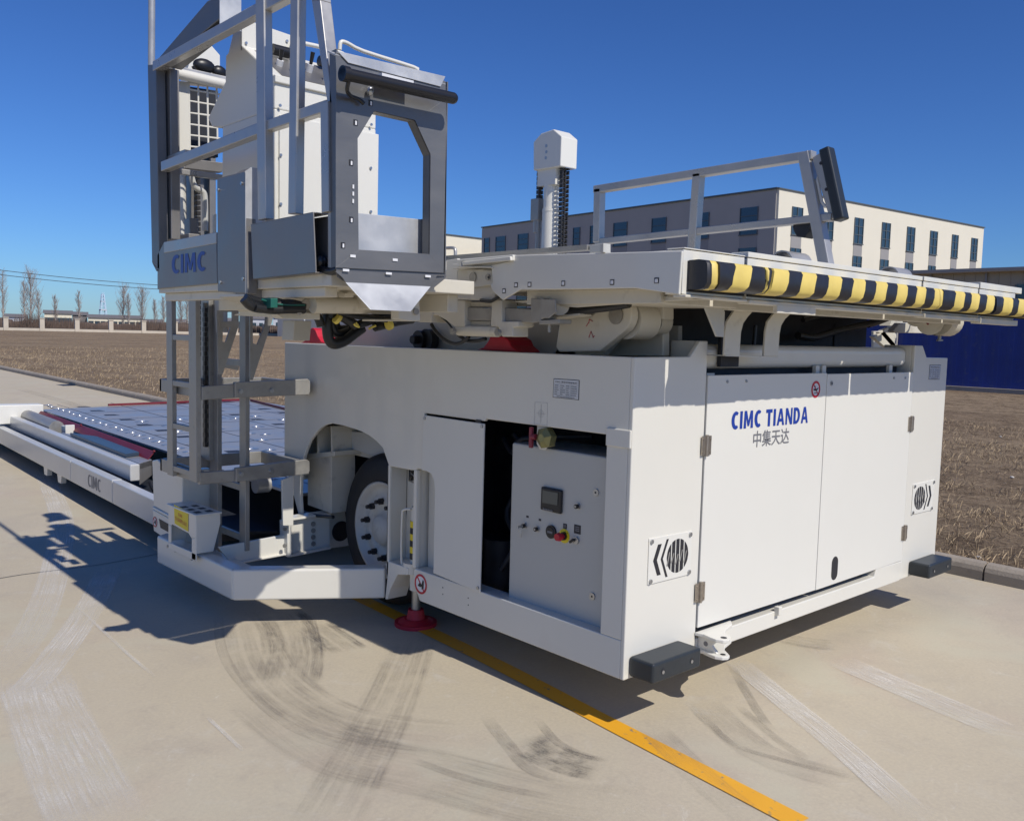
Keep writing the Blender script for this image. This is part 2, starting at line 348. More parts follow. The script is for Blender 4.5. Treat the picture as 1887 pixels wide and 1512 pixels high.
b = MB(); b.cyl(c_at(q, 0.012), c_at(q, 0.034), 0.0135, 20).cyl(c_at(q, 0.034), c_at(q, 0.052), 0.021, 22, r2=0.017); b.build('push_button', 'signred', es, 0.002)
text_mesh('lettering', 'STOP', (XC - 0.0045, q[1] - 0.005, q[2] + 0.022), (0, -1, -0.6), (0, -0.6, 1), 0.006, 'ink', es)
q = (0.06,0.359,0.784)
b = MB(); b.cyl(c_at(q), c_at(q, 0.010), 0.0165, 20); ks = b.build('rotary_switch', 'bolt', cab)
b = MB(); b.bar((XC - 0.018, q[1] + 0.004, q[2] + 0.006), (XC - 0.018, q[1] + 0.028, q[2] - 0.012), 0.012, 0.012); b.build('lever', 'black', ks, 0.003)
for body, q0, wd, h in (('ON', (0.06,0.703,0.836), 0.016, 0.008), ('OFF', (0.06,0.615,0.835), 0.016, 0.008), ('LIFT', (0.06,0.449,0.827), 0.024, 0.022), ('MAIN', (0.06,0.378,0.817), 0.042, 0.040)):
    q = q0; b = MB(); b.box(XC - 0.0012, XC - 0.0002, q[1] - wd, q[1], q[2] - 0.002, q[2] + h); lb = b.build('label_plate', 'ink', cab)
    for r_ in range(1 if h < 0.01 else 3):
        b = MB(); b.box(XC - 0.0022, XC - 0.0013, q[1] - wd * 0.8, q[1] - wd * 0.2, q[2] + h * (0.25 + 0.22 * r_), q[2] + h * (0.36 + 0.22 * r_)); b.build('print', 'lgrey', lb)
# battery switch hanging in front of the cabinet
b = MB(); b.prism(yz([(0.62, 1.305), (0.535, 1.305), (0.535, 1.215), (0.56, 1.185), (0.60, 1.185), (0.62, 1.21)], 0.034), (0.008, 0, 0)); bs = b.build('isolator_bracket', 'white', LD, 0.003)
q = (0.03,0.527,1.248)
b = MB(); b.cyl((0.032, q[1] + 0.005, q[2]), (-0.005, q[1] + 0.005, q[2]), 0.052, 6, smooth=False).cyl((-0.005, q[1] + 0.005, q[2]), (-0.022, q[1] + 0.005, q[2]), 0.052, 6, r2=0.02, smooth=False)
b.build('isolator_body', 'olive', bs, 0.003)
b = MB(); b.cyl((-0.01, q[1] + 0.05, q[2] + 0.0), (-0.01, q[1] + 0.078, q[2] + 0.0), 0.014, 12).bar((-0.012, q[1] + 0.082, q[2] + 0.045), (-0.012, q[1] + 0.082, q[2] - 0.055), 0.016, 0.02)
b.build('isolator_key', 'maroon', bs, 0.004)
b = MB(); b.cyl((0.05, q[1] + 0.05, q[2] + 0.045), (0.05, q[1] + 0.075, q[2] + 0.045), 0.013, 12); b.build('cable_boot', 'yplug', bs)

# ---- front doors
for nm, x0, x1, zb0, zb1, zt in (('door', 0.522, 1.608, 0.368, 0.360, 1.562), ('door', 1.614, 2.676, 0.358, 0.364, 1.556)):
    b = MB(); b.prism(xz([(x0, zb0), (x1, zb1), (x1, zt), (x0, zt)], -0.006), (0, 0.022, 0))
    d = b.build(nm, 'white2', LD, 0.003)
    tag(d, 'front door with blue and grey company lettering' if x0 < 1 else 'front door with an oval hole near its bottom')
    b = MB()
    hx = x0 if x0 < 1 else x1
    for zz in (((0.529,0,1.237))[2], ((0.524,0,0.543))[2]) if x0 < 1 else (((2.699,0,1.234))[2], ((2.696,0,0.543))[2]):
        hb = MB(); hb.box(hx - 0.034, hx - 0.004, -0.013, -0.0065, zz - 0.045, zz + 0.045).box(hx + 0.004, hx + 0.036, -0.013, -0.0005, zz - 0.045, zz + 0.045)
        hb.cyl((hx, -0.014, zz - 0.05), (hx, -0.014, zz + 0.05), 0.0085, 10)
        for s_ in (-0.026, 0.028):
            for t_ in (-0.03, 0.03): hb.disc((hx + s_, -0.013, zz + t_), (0, -1, 0), 0.005, 0.0025, 8)
        hb.build('hinge', 'brass', d, 0.001)
    sc_ = MB()
    for q in (((0.672,0,1.531), (0.831,0,1.531)) if x0 < 1 else ((2.406,0,1.524), (2.56,0,1.522))): sc_.disc((q[0], -0.006, q[2]), (0, -1, 0), 0.007, 0.005, 10)
    sc_.build_split('screw', 'bolt', d)
    if x0 < 1:
        o1 = (0.722,0,1.3); o2 = (1.428,0,1.298); o3 = (0.916,0,1.201); o4 = (1.249,0,1.193)
        logo('lettering', 'CIMC TIANDA', (o1[0], -0.0062, o1[2]), (1, 0, 0), (0, 0, 1), 0.086, o2[0] - o1[0], 'blue', d, st=0.24)
        text_mesh('lettering', '中集天达', (o3[0], -0.0062, o3[2]), (1, 0, 0), (0, 0, 1), 0.082, 'lgrey', d, width=o4[0] - o3[0], bold=0.010)
        c = (1.494,0,1.476); c = (c[0], -0.0062, c[2])
        b = MB(); b.disc(c, (0, -1, 0), 0.040, 0.0008, 32); sg = b.build('prohibition_sign', 'signwhite', d)
        b = MB(); b.ring((c[0], c[1] - 0.001, c[2]), (0, -1, 0), 0.033, 0.045, 0.0008, 36); b.bar((c[0] - 0.024, c[1] - 0.0014, c[2] + 0.026), (c[0] + 0.024, c[1] - 0.0014, c[2] - 0.026), 0.0008, 0.007, up=(1, 0, 1)); b.build('red_ring', 'signred', sg)
        b = MB(); yy = c[1] - 0.0024
        b.prism([(c[0] - 0.026, yy, c[2] - 0.004), (c[0] + 0.002, yy, c[2] - 0.009), (c[0] + 0.024, yy, c[2] + 0.004), (c[0] + 0.026, yy, c[2] + 0.010), (c[0] + 0.006, yy, c[2] + 0.002), (c[0] - 0.024, yy, c[2] + 0.004)], (0, -0.0006, 0))
        b.box(c[0] - 0.018, c[0] + 0.012, yy - 0.0006, yy, c[2] - 0.021, c[2] - 0.018); b.box(c[0] - 0.022, c[0] - 0.002, yy - 0.0006, yy, c[2] + 0.014, c[2] + 0.017); b.build('pictogram', 'ink', sg)
        b = MB(); b.box(1.20, 1.23, -0.03, 0.0, 0.300, 0.345); b.build('door_stop', 'white', d, 0.003)
        b = MB(); b.box(1.55, 1.59, 0.03, 0.05, 1.555, 1.60); b.box(0.56, 0.62, 0.03, 0.05, 1.555, 1.57); b.build_split('bracket', 'white', d)
    else:
        c = (1.811,0,0.452)
        b = MB(); r_ = 0.036; hh = 0.072
        pl = [(c[0] + r_ * math.cos(t), -0.0068, c[2] + hh * 0.45 + r_ * math.sin(t)) for t in [math.pi * i / 10 for i in range(11)]] + [(c[0] - r_ * math.cos(t), -0.0068, c[2] - hh * 0.45 - r_ * math.sin(t)) for t in [math.pi * i / 10 for i in range(11)]]
        b.prism(pl, (0, 0.0006, 0)); b.build('oval_hole', 'ink', d)
        q = (1.658,0,1.505); b = MB(); b.disc((q[0], -0.006, q[2]), (0, -1, 0), 0.013, 0.004); b.build('lock', 'bolt', d)
        b = MB(); b.disc((q[0], -0.0105, q[2]), (0, -1, 0), 0.006, 0.001, 4); b.build('lock_slot', 'ink', d)
        b = MB(); b.box(1.62, 1.66, 0.03, 0.05, 1.548, 1.60); b.box(2.42, 2.46, 0.03, 0.05, 1.55, 1.60); b.build_split('bracket', 'white', d)
# dark gap liner behind the doors
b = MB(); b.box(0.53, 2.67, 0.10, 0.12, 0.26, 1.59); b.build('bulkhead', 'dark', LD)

# ---- light guards (vent plates) on the front corner plates
def vent(corners, flip):
    tl, tr, br, bl = [Vector(p) for p in corners]
    def P(u, v, dy=0): p_ = (bl * (1 - u) + br * u) * (1 - v) + (tl * (1 - u) + tr * u) * v; return (p_.x, -0.004 - dy, p_.z)
    b = MB(); b.prism([P(0, 0, -0.004), P(1, 0, -0.004), P(1, 1, -0.004), P(0, 1, -0.004)], (0, -0.005, 0)); vp = b.build('vent_plate', 'white2', LD, 0.002)
    f = (lambda u: 1 - u) if flip else (lambda u: u)
    b = MB()
    for u0 in (0.10, 0.27):                                         # two chevrons
        w_ = 0.085
        for (v0, v1, s0, s1) in ((0.16 if u0 < 0.2 else 0.08, 0.5, 0.10, 0.0), (0.5, 0.84 if u0 < 0.2 else 0.92, 0.0, 0.10)):
            k = 1.0 if u0 < 0.2 else 1.25; ww = w_ if u0 < 0.2 else 0.05
            b.prism([P(f(u0 + s0 * k), v0, 0.0012), P(f(u0 + s0 * k + ww), v0, 0.0012), P(f(u0 + s1 * k + ww), v1, 0.0012), P(f(u0 + s1 * k), v1, 0.0012)], (0, -0.0005, 0))
    cx, rx, rz = 0.665, 0.255, 0.38; e = [-1.0, -0.62, -0.54, -0.24, -0.16, 0.14, 0.22, 0.54, 0.62, 1.0]
    for i in range(0, 10, 2):                                       # the louvred round
        a0, a1 = e[i], e[i + 1]; up_ = []; lo_ = []
        for k in range(7):
            a = max(-0.999, min(0.999, a0 + (a1 - a0) * k / 6)); h_ = math.sqrt(1 - a * a)
            up_.append(P(f(cx + a * rx), 0.5 + h_ * rz, 0.0012)); lo_.append(P(f(cx + a * rx), 0.5 - h_ * rz, 0.0012))
        b.prism(up_ + lo_[::-1], (0, -0.0005, 0))
    b.build('opening', 'ink', vp)
    for i in range(5):
        rb = MB(); t = 0.42 + i * 0.10; rb.bar(P(f(t), 0.32 + 0.05 * (i % 2), 0.0024), P(f(t + 0.05), 0.62 - 0.04 * (i % 3), 0.0024), 0.0005, 0.007, up=(1, 0, 0)); rb.build('reflection_foil', 'galv', vp)
    b = MB()
    for (u, v) in ((0.05, 0.07), (0.95, 0.07), (0.05, 0.93), (0.95, 0.93)): b.disc(P(u, v, 0.001), (0, -1, 0), 0.010, 0.007, 10)
    b.build_split('screw', 'bolt', vp)
vent([(0.136,0,0.849),(0.448,0,0.844),(0.45,0,0.639),(0.137,0,0.641)], False)
vent([(2.778,0,0.841),(3.096,0,0.844),(3.084,0,0.641),(2.775,0,0.645)], True)
# ---- rubber buffers
for x0 in (0.032, 2.79):
    b = MB(); b.box(x0, x0 + 0.345, -0.135, -0.001, 0.252, 0.342); bf = b.build('rubber_buffer', 'rubber', LD, 0.012, 3)
    b = MB()
    for xx in (x0 + 0.07, x0 + 0.275): b.disc((xx, -0.1352, 0.297), (0, -1, 0), 0.014, 0.0012, 16)
    b.build_split('bolt_hole', 'ink', bf)
    b = MB()
    for xx in (x0 + 0.07, x0 + 0.275): b.disc((xx, -0.1364, 0.293), (0, -1, 0), 0.008, 0.001, 12)
    b.build_split('bolt', 'galv', bf)
# ---- towing lug
def lug(z, out):
    pl = [(0.505, -0.003), (0.515, -0.045), (0.505, -0.085), (0.50, -0.125), (0.515, -0.155), (0.54, -0.168), (0.565, -0.16), (0.585, -0.135), (0.61, -0.10), (0.66, -0.07), (0.75, -0.045), (0.80, -0.003)]
    return [(p_[0] + out, p_[1], z) for p_ in pl]
b = MB(); b.prism(lug(0.255, 0), (0, 0, 0.016)); b.prism(lug(0.335, 0.0), (0, 0, 0.016))
b.prism([(0.53, -0.004, 0.271), (0.53, -0.004, 0.335), (0.53, -0.115, 0.335), (0.53, -0.085, 0.303), (0.53, -0.115, 0.271)], (0.015, 0, 0))
tl = b.build('towing_lug', 'white2', LD, 0.003)
b = MB(); b.disc((0.548, -0.135, 0.3512), (0, 0, 1), 0.015, 0.0006, 16).disc((0.548, -0.135, 0.2712), (0, 0, 1), 0.013, 0.0006, 16); b.build_split('pin_hole', 'ink', tl)
b = MB(); b.disc((0.5293, -0.05, 0.303), (-1, 0, 0), 0.012, 0.0006, 16); b.build_split('pin_hole', 'lgrey', tl)

# ---- nameplates and stickers on the side and front
def nameplate(c4, nrm, parent, rows, title):
    tl_, tr_, br_, bl_ = [Vector(p) for p in c4]; n_ = Vector(nrm)
    b = MB(); b.prism([p + n_ * 0.0003 for p in (bl_, br_, tr_, tl_)], n_ * 0.001); pl = b.build('nameplate', 'ink', parent)
    def P(u, v): return (bl_ * (1 - u) + br_ * u) * (1 - v) + (tl_ * (1 - u) + tr_ * u) * v
    b = MB(); b.prism([P(u, v) + n_ * 0.0015 for (u, v) in ((0.02, 0.03), (0.98, 0.03), (0.98, 0.97), (0.02, 0.97))], n_ * 0.0004); b.build('face', 'label', pl)
    ux = (br_ - bl_); uy = (tl_ - bl_); W_ = ux.length; H_ = uy.length
    text_mesh('lettering', title, P(0.08, 0.80) + n_ * 0.0018, ux, uy, H_ * 0.09, 'ink', pl, width=W_ * 0.84)
    b = MB()
    for r_ in range(rows + 1):
        v = 0.16 + 0.56 * r_ / rows
        b.prism([P(0.04, v) + n_ * 0.002, P(0.96, v) + n_ * 0.002, P(0.96, v + 0.008) + n_ * 0.002, P(0.04, v + 0.008) + n_ * 0.002], n_ * 0.0003)
    rnd = random.Random(3)
    for r_ in range(rows):
        v = 0.16 + 0.56 * (r_ + 0.3) / rows
        for (u0, u1) in ((0.06, 0.22), (0.28, 0.45), (0.50, 0.64), (0.68, 0.93)):
            u1 = u0 + (u1 - u0) * rnd.uniform(0.55, 1)
            u = u0
            while u < u1:
                e = u + rnd.uniform(0.012, 0.03); b.prism([P(u, v) + n_ * 0.002, P(e, v) + n_ * 0.002, P(e, v + 0.03) + n_ * 0.002, P(u, v + 0.03) + n_ * 0.002], n_ * 0.0003); u = e + 0.008
    b.build('print', 'ink', pl)
    text_mesh('lettering', '深圳中集天达空港设备有限公司', P(0.16, 0.05) + n_ * 0.0018, ux, uy, H_ * 0.07, 'ink', pl, width=W_ * 0.68)
nameplate([(0,0.481,1.53),(0,0.317,1.531),(0,0.317,1.441),(0,0.483,1.442)], (-1, 0, 0), LD, 5, 'CIMC 集装货物装载机')
nameplate([(2.915,0,1.601),(3.085,0,1.6),(3.078,0,1.504),(2.913,0,1.507)], (0, -1, 0), LD, 4, '集装货物装载机')
# faint outline sticker of a forklift-point symbol
c = Vector((0,0.559,1.36)); b = MB()
b.ring((-0.0012, c.y, c.z), (-1, 0, 0), 0.0165, 0.0175, 0.0004, 24); b.box(-0.0016, -0.0008, c.y - 0.001, c.y + 0.001, c.z - 0.045, c.z + 0.045)
b.ring((-0.0012, c.y, c.z), (-1, 0, 0), 0.0065, 0.0072, 0.0004, 16)
for (y0, y1, z0, z1) in ((-0.043, 0.043, 0.052, 0.053), (-0.043, 0.043, -0.053, -0.052), (-0.043, -0.042, -0.053, 0.053), (0.042, 0.043, -0.053, 0.053), (-0.03, 0.03, -0.0006, 0.0006)): b.box(-0.0016, -0.0008, c.y + y0, c.y + y1, c.z + z0, c.z + z1)
b.build('outline_sticker', 'greybox', LD)
# no-stepping sign near the jack
def handsign(c, r, n_):
    c = Vector(c); n_ = Vector(n_)
    b = MB(); b.disc(c + n_ * 0.0003, n_, r * 0.88, 0.0008, 28); sg = b.build('prohibition_sign', 'signwhite', LD)
    b = MB(); b.ring(c + n_ * 0.0012, n_, r * 0.78, r, 0.0008, 32); b.bar(c + n_ * 0.0016 + Vector((0, 0.55 * r, 0.62 * r)), c + n_ * 0.0016 - Vector((0, 0.55 * r, 0.62 * r)), 0.0008, r * 0.16, up=(0, -1, 1)); b.build('red_ring', 'signred', sg)
    b = MB(); k = n_ * 0.0026 + c
    for pl in ([(0.45, -0.25), (0.0, -0.30), (-0.25, -0.15), (-0.1, 0.05), (0.2, 0.1)], [(-0.2, -0.5), (-0.5, -0.35), (-0.55, 0.4), (-0.35, 0.5), (-0.18, 0.0)]):
        b.prism([k + Vector((0, p_[0] * r, p_[1] * r)) for p_ in pl], n_ * 0.0005)
    b.build('pictogram', 'ink', sg)
handsign((0,1.475,0.336), 0.056, (-1, 0, 0))
b = MB()
for q in [(0,1.278,0.361),(0,1.277,0.325),(0,1.063,0.355),(0,1.061,0.318)]: b.disc((-0.0002, q[1], q[2]), (-1, 0, 0), 0.004, 0.0006, 8)
b.build_split('bolt_hole', 'ink', LD)

# ---- jack bay between wheel and panel: back plate, jack, pipes, foot
b = MB(); b.box(0.13, 0.145, 1.56, 1.80, 0.30, 1.0); b.box(0.0, 0.13, 1.80, 1.812, 0.30, 0.96); b.box(0.0, 0.02, 1.79, 1.812, 0.30, 0.96)
b.prism([(0.0, 1.80, 0.30), (0.0, 1.82, 0.38), (0.0, 1.80, 0.40), (0.0, 1.60, 0.40), (0.0, 1.60, 0.36), (0.0, 1.70, 0.34), (0.0, 1.77, 0.24), (0.0, 1.80, 0.17), (0.0, 1.82, 0.17)], (0.14, 0, 0))
b.cyl((0.07, 1.63, 0.36), (0.07, 1.63, 0.42), 0.07)
jb = b.build('jack_bay', 'white', LD, 0.004)
b = MB(); j0 = (0.075, 1.615)
b.cyl((j0[0], j0[1], 0.26), (j0[0], j0[1], 0.44), 0.040, 20).cyl((j0[0], j0[1], 0.66), (j0[0], j0[1], 0.74), 0.040, 20).cyl((j0[0], j0[1], 0.74), (j0[0], j0[1], 0.77), 0.018, 12)
jk = b.build('jack_cylinder', 'white', jb)
for i in range(12):
    b = MB(); z = 0.44 + i * 0.0183; b.cyl((j0[0], j0[1], z), (j0[0], j0[1], z + 0.0183), 0.043, 20, caps=False); b.build('hazard_band', 'ystick' if (i // 2) % 2 else 'black', jk)
b = MB(); b.tube([(0.02, 1.665, 0.38), (0.02, 1.69, 0.42), (0.02, 1.69, 0.68), (0.02, 1.67, 0.72), (0.03, 1.62, 0.73)], 0.007, 8, 3); b.build('jack_pipe', 'white', jk)
b = MB()
b.tube([(0.12, 1.74, 0.93), (0.06, 1.66, 0.925), (0.055, 1.61, 0.90), (0.055, 1.605, 0.80), (0.06, 1.61, 0.76)], 0.005, 8, 3).tube([(0.12, 1.74, 0.895), (0.05, 1.67, 0.885), (0.045, 1.60, 0.88)], 0.005, 8, 2)
b.cyl((0.058, 1.605, 0.745), (0.058, 1.605, 0.79), 0.014, 6)
b.build('hydraulic_pipe', 'pin', jb)
b = MB(); b.box(0.10, 0.128, 1.72, 1.75, 0.87, 0.955); b.build('pipe_slot', 'ink', jb, 0.008)
fx, fy = ((0.172,1.749,0))[0], ((0.172,1.749,0))[1]
b = MB(); b.cyl((fx, fy, 0.08), (fx, fy, 0.30), 0.027, 18); ft = b.build('jack_leg', 'bolt', LD)
b = MB(); b.cyl((fx, fy, 0.0), (fx, fy, 0.022), 0.125, 32).cyl((fx, fy, 0.022), (fx, fy, 0.04), 0.105, 32, r2=0.07).cyl((fx, fy, 0.04), (fx, fy, 0.095), 0.055, 28, r2=0.045)
b.build('jack_foot', 'red', ft, 0.003)

# ---- wheel
def wheel(cx, cy, cz, r, wd, parent):
    prof = [(-wd / 2, r * 0.60), (-wd / 2 - 0.01, r * 0.72), (-wd / 2, r * 0.90), (-wd / 2 + 0.03, r * 0.985), (-wd / 2 + 0.06, r), (wd / 2 - 0.06, r), (wd / 2 - 0.03, r * 0.985), (wd / 2, r * 0.9), (wd / 2, r * 0.6)]
    n = 56; b = MB()
    V_ = [(cx + p_[0], cy + p_[1] * math.cos(2 * math.pi * i / n), cz + p_[1] * math.sin(2 * math.pi * i / n)) for p_ in prof for i in range(n)]
    b.add(V_, [[k * n + i, k * n + (i + 1) % n, (k + 1) * n + (i + 1) % n, (k + 1) * n + i] for k in range(len(prof) - 1) for i in range(n)], True)
    wh = bpy.data.objects.new('wheel', None); COL.objects.link(wh); wh.parent = parent; wh.empty_display_size = 0.1
    b.build('tyre', 'tyre', wh)
    x = cx - wd / 2; prof = [(x - 0.004, r * 0.62), (x - 0.012, r * 0.635), (x - 0.012, r * 0.60), (x + 0.02, r * 0.575), (x + 0.035, r * 0.50), (x + 0.02, r * 0.44), (x + 0.005, r * 0.36), (x + 0.012, r * 0.30), (x + 0.03, r * 0.26), (x - 0.01, r * 0.19), (x - 0.03, r * 0.17), (x - 0.03, 0.001)]
    b = MB(); V_ = [(p_[0], cy + p_[1] * math.cos(2 * math.pi * i / n), cz + p_[1] * math.sin(2 * math.pi * i / n)) for p_ in prof for i in range(n)]
    b.add(V_, [[k * n + i, (k + 1) * n + i, (k + 1) * n + (i + 1) % n, k * n + (i + 1) % n] for k in range(len(prof) - 1) for i in range(n)], True)
    b.build('rim', 'cream2', wh)
    for i in range(10):
        a = 2 * math.pi * i / 10 + 0.2; b = MB(); y_, z_ = cy + r * 0.37 * math.cos(a), cz + r * 0.37 * math.sin(a)
        b.cyl((x + 0.01, y_, z_), (x - 0.015, y_, z_), 0.022, 6, smooth=False).cyl((x - 0.015, y_, z_), (x - 0.045, y_, z_), 0.013, 8); b.build('wheel_nut', 'ink', wh)
    return wh
wheel(0.34, 2.13, 0.50, 0.475, 0.30, LD)
wheel(2.75, 2.13, 0.50, 0.475, 0.30, LD)
b = MB(); b.cyl((0.45, 2.13, 0.5), (2.6, 2.13, 0.5), 0.09); b.box(0.16, 0.19, 1.83, 2.95, 1.15, 1.55); b.box(0.5, 0.52, 1.6, 3.0, 0.6, 1.5)
b.build('axle', 'dark', LD)

# ---- low guard rail that wraps the corner, with its step box
b = MB()
g0 = Vector((-0.715, 3.42, 0)); g1 = Vector((-0.702, 2.333, 0)); g2 = Vector((0.016, 1.84, 0))
z0, z1 = 0.165, 0.345
b.prism([(g0.x, g0.y, z0), (g1.x, g1.y, z0), (g1.x, g1.y, z1), (g0.x, g0.y, z1)], (0.09, 0.06, 0))
b.prism([(g1.x, g1.y, z0), (g2.x, g2.y, z0), (g2.x, g2.y, z1), (g1.x, g1.y, z1)], (0.055, 0.08, 0))
gd = b.build('guard_rail', 'white', LD, 0.012, 3)
b = MB(); b.prism([(-0.65, 2.44, 0.2), (-0.65, 2.44, 0.34), (-0.66, 3.4, 0.34), (-0.66, 3.4, 0.2)], (0.02, 0, 0)); b.bar((-0.55, 2.42, 0.30), (-0.55, 3.5, 0.30), 0.10, 0.006)
b.prism([(-0.607,2.72,0.388),(-0.143,2.72,0.407),(-0.138,2.72,0.278),(-0.513,2.72,0.275),(-0.548,2.72,0.305)], (0, 0.02, 0)); b.prism([(-0.487,2.7,0.279),(-0.153,2.7,0.288),(-0.153,2.7,0.277),(-0.487,2.7,0.269)], (0, 0.10, 0))
b.prism([(-0.109,2.74,0.495),(0.18,2.74,0.486),(0.183,2.74,0.264),(-0.104,2.74,0.251)], (0, 0.02, 0)); b.prism([(-0.169,2.68,0.495),(-0.138,2.68,0.499),(-0.133,2.68,0.264),(-0.164,2.68,0.269)], (0, 0.10, 0)); b.prism([(-0.126,2.7,0.273),(0.167,2.7,0.285),(0.167,2.7,0.27),(-0.126,2.7,0.259)], (0, 0.10, 0))
b.prism([(-0.127,2.7,0.511),(0.173,2.7,0.516),(0.173,2.7,0.501),(-0.127,2.7,0.497)], (0, 0.10, 0))
b.prism([(0.238,2.85,0.48),(0.367,2.85,0.476),(0.405,2.85,0.23),(0.24,2.85,0.234)], (0, 0.02, 0))
b.prism([(-0.236,2.62,0.783),(-0.157,2.62,0.804),(-0.156,2.62,0.483),(-0.228,2.62,0.492)], (0, 0.02, 0))
b.build('base_frame', 'white', LD, 0.003)
b = MB()
for q in [(0.051,2.735,0.448),(0.051,2.735,0.404),(0.051,2.735,0.36),(0.052,2.735,0.316)]: b.disc(q, (0, -1, 0), 0.016, 0.006)
for q in [(-0.19,2.675,0.457),(-0.19,2.675,0.348)]: b.disc(q, (0, -1, 0), 0.014, 0.008, 6)
b.build_split('bolt', 'galv', LD)
b = MB(); b.disc((0.331,2.845,0.344), (0, -1, 0), 0.07, 0.002, 24); b.build('access_hole', 'ink', LD)
# column inside the arch
b = MB(); q = [(0.12,2.933,0.864),(0.12,2.626,0.914),(0.12,2.62,0.528),(0.12,2.929,0.537)]; b.prism(q, (0.18, 0, 0)); q = [(0.1,2.919,0.889),(0.1,2.553,0.949),(0.1,2.553,0.917),(0.1,2.919,0.852)]; b.prism(q, (0.24, 0, 0))
b.prism([(0.1,2.787,1.089),(0.1,2.773,1.09),(0.1,2.763,0.907),(0.1,2.777,0.905)], (0.25, 0, 0)); b.prism([(0.1,2.609,1.106),(0.1,2.596,1.107),(0.1,2.586,0.928),(0.1,2.599,0.926)], (0.25, 0, 0)); b.box(0.30, 0.32, 2.4, 2.9, 0.9, 1.5)
b.build('column', 'cream', LD, 0.003)
b = MB(); b.prism([(0.25,2.593,1.064),(0.25,2.169,1.088),(0.25,2.165,0.918),(0.25,2.591,0.952)], (0.02, 0, 0)); sg = b.build('mudguard_panel', 'greybox', LD)
b = MB(); b.tube([(0.06,2.864,0.975),(0.06,2.899,0.898),(0.06,2.919,0.73),(0.06,2.932,0.543),(0.06,2.902,0.503),(0.06,2.766,0.503),(0.06,2.593,0.521),(0.06,2.5,0.533)], 0.012, 8, 3); b.build('cable', 'hose', LD)
# step box on the guard rail
b = MB(); xx = -0.74
o_ = [(-0.74,3.164,0.608),(-0.74,2.741,0.591),(-0.74,2.744,0.319),(-0.74,2.808,0.316),(-0.74,2.807,0.43),(-0.74,2.855,0.455),(-0.74,3.114,0.466),(-0.74,3.124,0.384),(-0.74,3.159,0.378)]
b.prism([(-0.74,3.164,0.608),(-0.74,2.741,0.591),(-0.74,2.743,0.462),(-0.74,2.806,0.444),(-0.74,2.854,0.468),(-0.74,3.105,0.478),(-0.74,3.123,0.468),(-0.74,3.167,0.468)], (0.008, 0, 0))
b.prism([(-0.74,3.167,0.468),(-0.74,3.123,0.468),(-0.74,3.125,0.356),(-0.74,3.169,0.355)], (0.008, 0, 0)); b.prism([(-0.74,2.806,0.444),(-0.74,2.743,0.462),(-0.74,2.744,0.319),(-0.74,2.808,0.316)], (0.008, 0, 0))
b.prism([(-0.74,3.169,0.355),(-0.74,2.744,0.362),(-0.74,2.744,0.315),(-0.74,3.169,0.309)], (0.008, 0, 0))
yf = ((-0.74,2.741,0.591))[1]; zt = ((-0.74,2.741,0.591))[2]; zb = ((-0.74,2.744,0.362))[2]
b.prism([(xx, yf, zt), (xx + 0.155, yf, zt), (xx + 0.155, yf, zt - 0.06), (xx + 0.11, yf, zb), (xx, yf, zb)], (0, 0.008, 0))
yb = ((-0.74,3.164,0.608))[1]
b.prism([(xx, yb, zt), (xx + 0.155, yb, zt), (xx + 0.155, yb, zt - 0.06), (xx + 0.11, yb, zb), (xx, yb, zb)], (0, -0.008, 0))
b.box(xx - 0.008, xx + 0.16, yf - 0.012, yb + 0.012, zt, zt + 0.012)
st = b.build('step_box', 'white', LD, 0.004)
b = MB()
for i in range(3):
    for j in range(2): b.box(xx + 0.015 + 0.07 * j, xx + 0.055 + 0.07 * j, yf + 0.03 + 0.10 * i, yf + 0.085 + 0.10 * i, zt + 0.0123, zt + 0.0128)
b.build_split('anti_slip_slot', 'ink', st)
q = [(-0.742,3.064,0.613),(-0.742,2.848,0.601),(-0.742,2.849,0.48),(-0.742,3.057,0.494)]
b = MB(); b.prism([(p_[0], p_[1], p_[2]) for p_ in q], (-0.001, 0, 0)); ys = b.build('warning_sticker', 'ystick', st)
a0 = Vector(q[3]); ux = Vector(q[2]) - a0; uy = Vector(q[0]) - a0
text_mesh('lettering', '禁止踩踏', a0 + ux * 0.3 + uy * 0.52 + Vector((-0.0012, 0, 0)), ux, uy, 0.022, 'signred', ys, width=0.06)
text_mesh('lettering', '禁止踩踏禁止站立', a0 + ux * 0.08 + uy * 0.22 + Vector((-0.0012, 0, 0)), ux, uy, 0.026, 'signred', ys, width=ux.length * 0.84)
b = MB()
for q in [(-0.725,3.198,0.319),(-0.725,3.076,0.314),(-0.725,2.827,0.313)]: b.disc(q, (-1, 0, 0), 0.011, 0.012, 6)
b.build_split('bolt', 'bolt', st)
# electrical box behind the guard rail
b = MB(); x_ = -0.62
b.prism([(-0.62,3.751,0.799),(-0.62,3.653,0.818),(-0.62,3.558,0.793),(-0.62,3.232,0.791),(-0.62,3.237,0.455),(-0.62,3.728,0.484)], (0.20, 0, 0))
b.prism([(-0.62,3.748,0.458),(-0.62,3.237,0.433),(-0.62,3.204,0.288),(-0.62,3.568,0.293),(-0.62,3.732,0.308)], (0.24, 0, 0)); b.prism([(-0.63,3.731,0.484),(-0.63,3.213,0.46),(-0.63,3.213,0.439),(-0.63,3.722,0.463)], (0.24, 0, 0))
eb = b.build('junction_box', 'white', LD, 0.008, 3)
handsign((-0.621,3.699,0.378), 0.036, (-1, 0, 0))
b = MB(); b.prism([(-0.621,3.631,0.413),(-0.621,3.397,0.401),(-0.621,3.398,0.346),(-0.621,3.603,0.354)], (-0.0008, 0, 0)); b.build('light_slot', 'ink', eb)

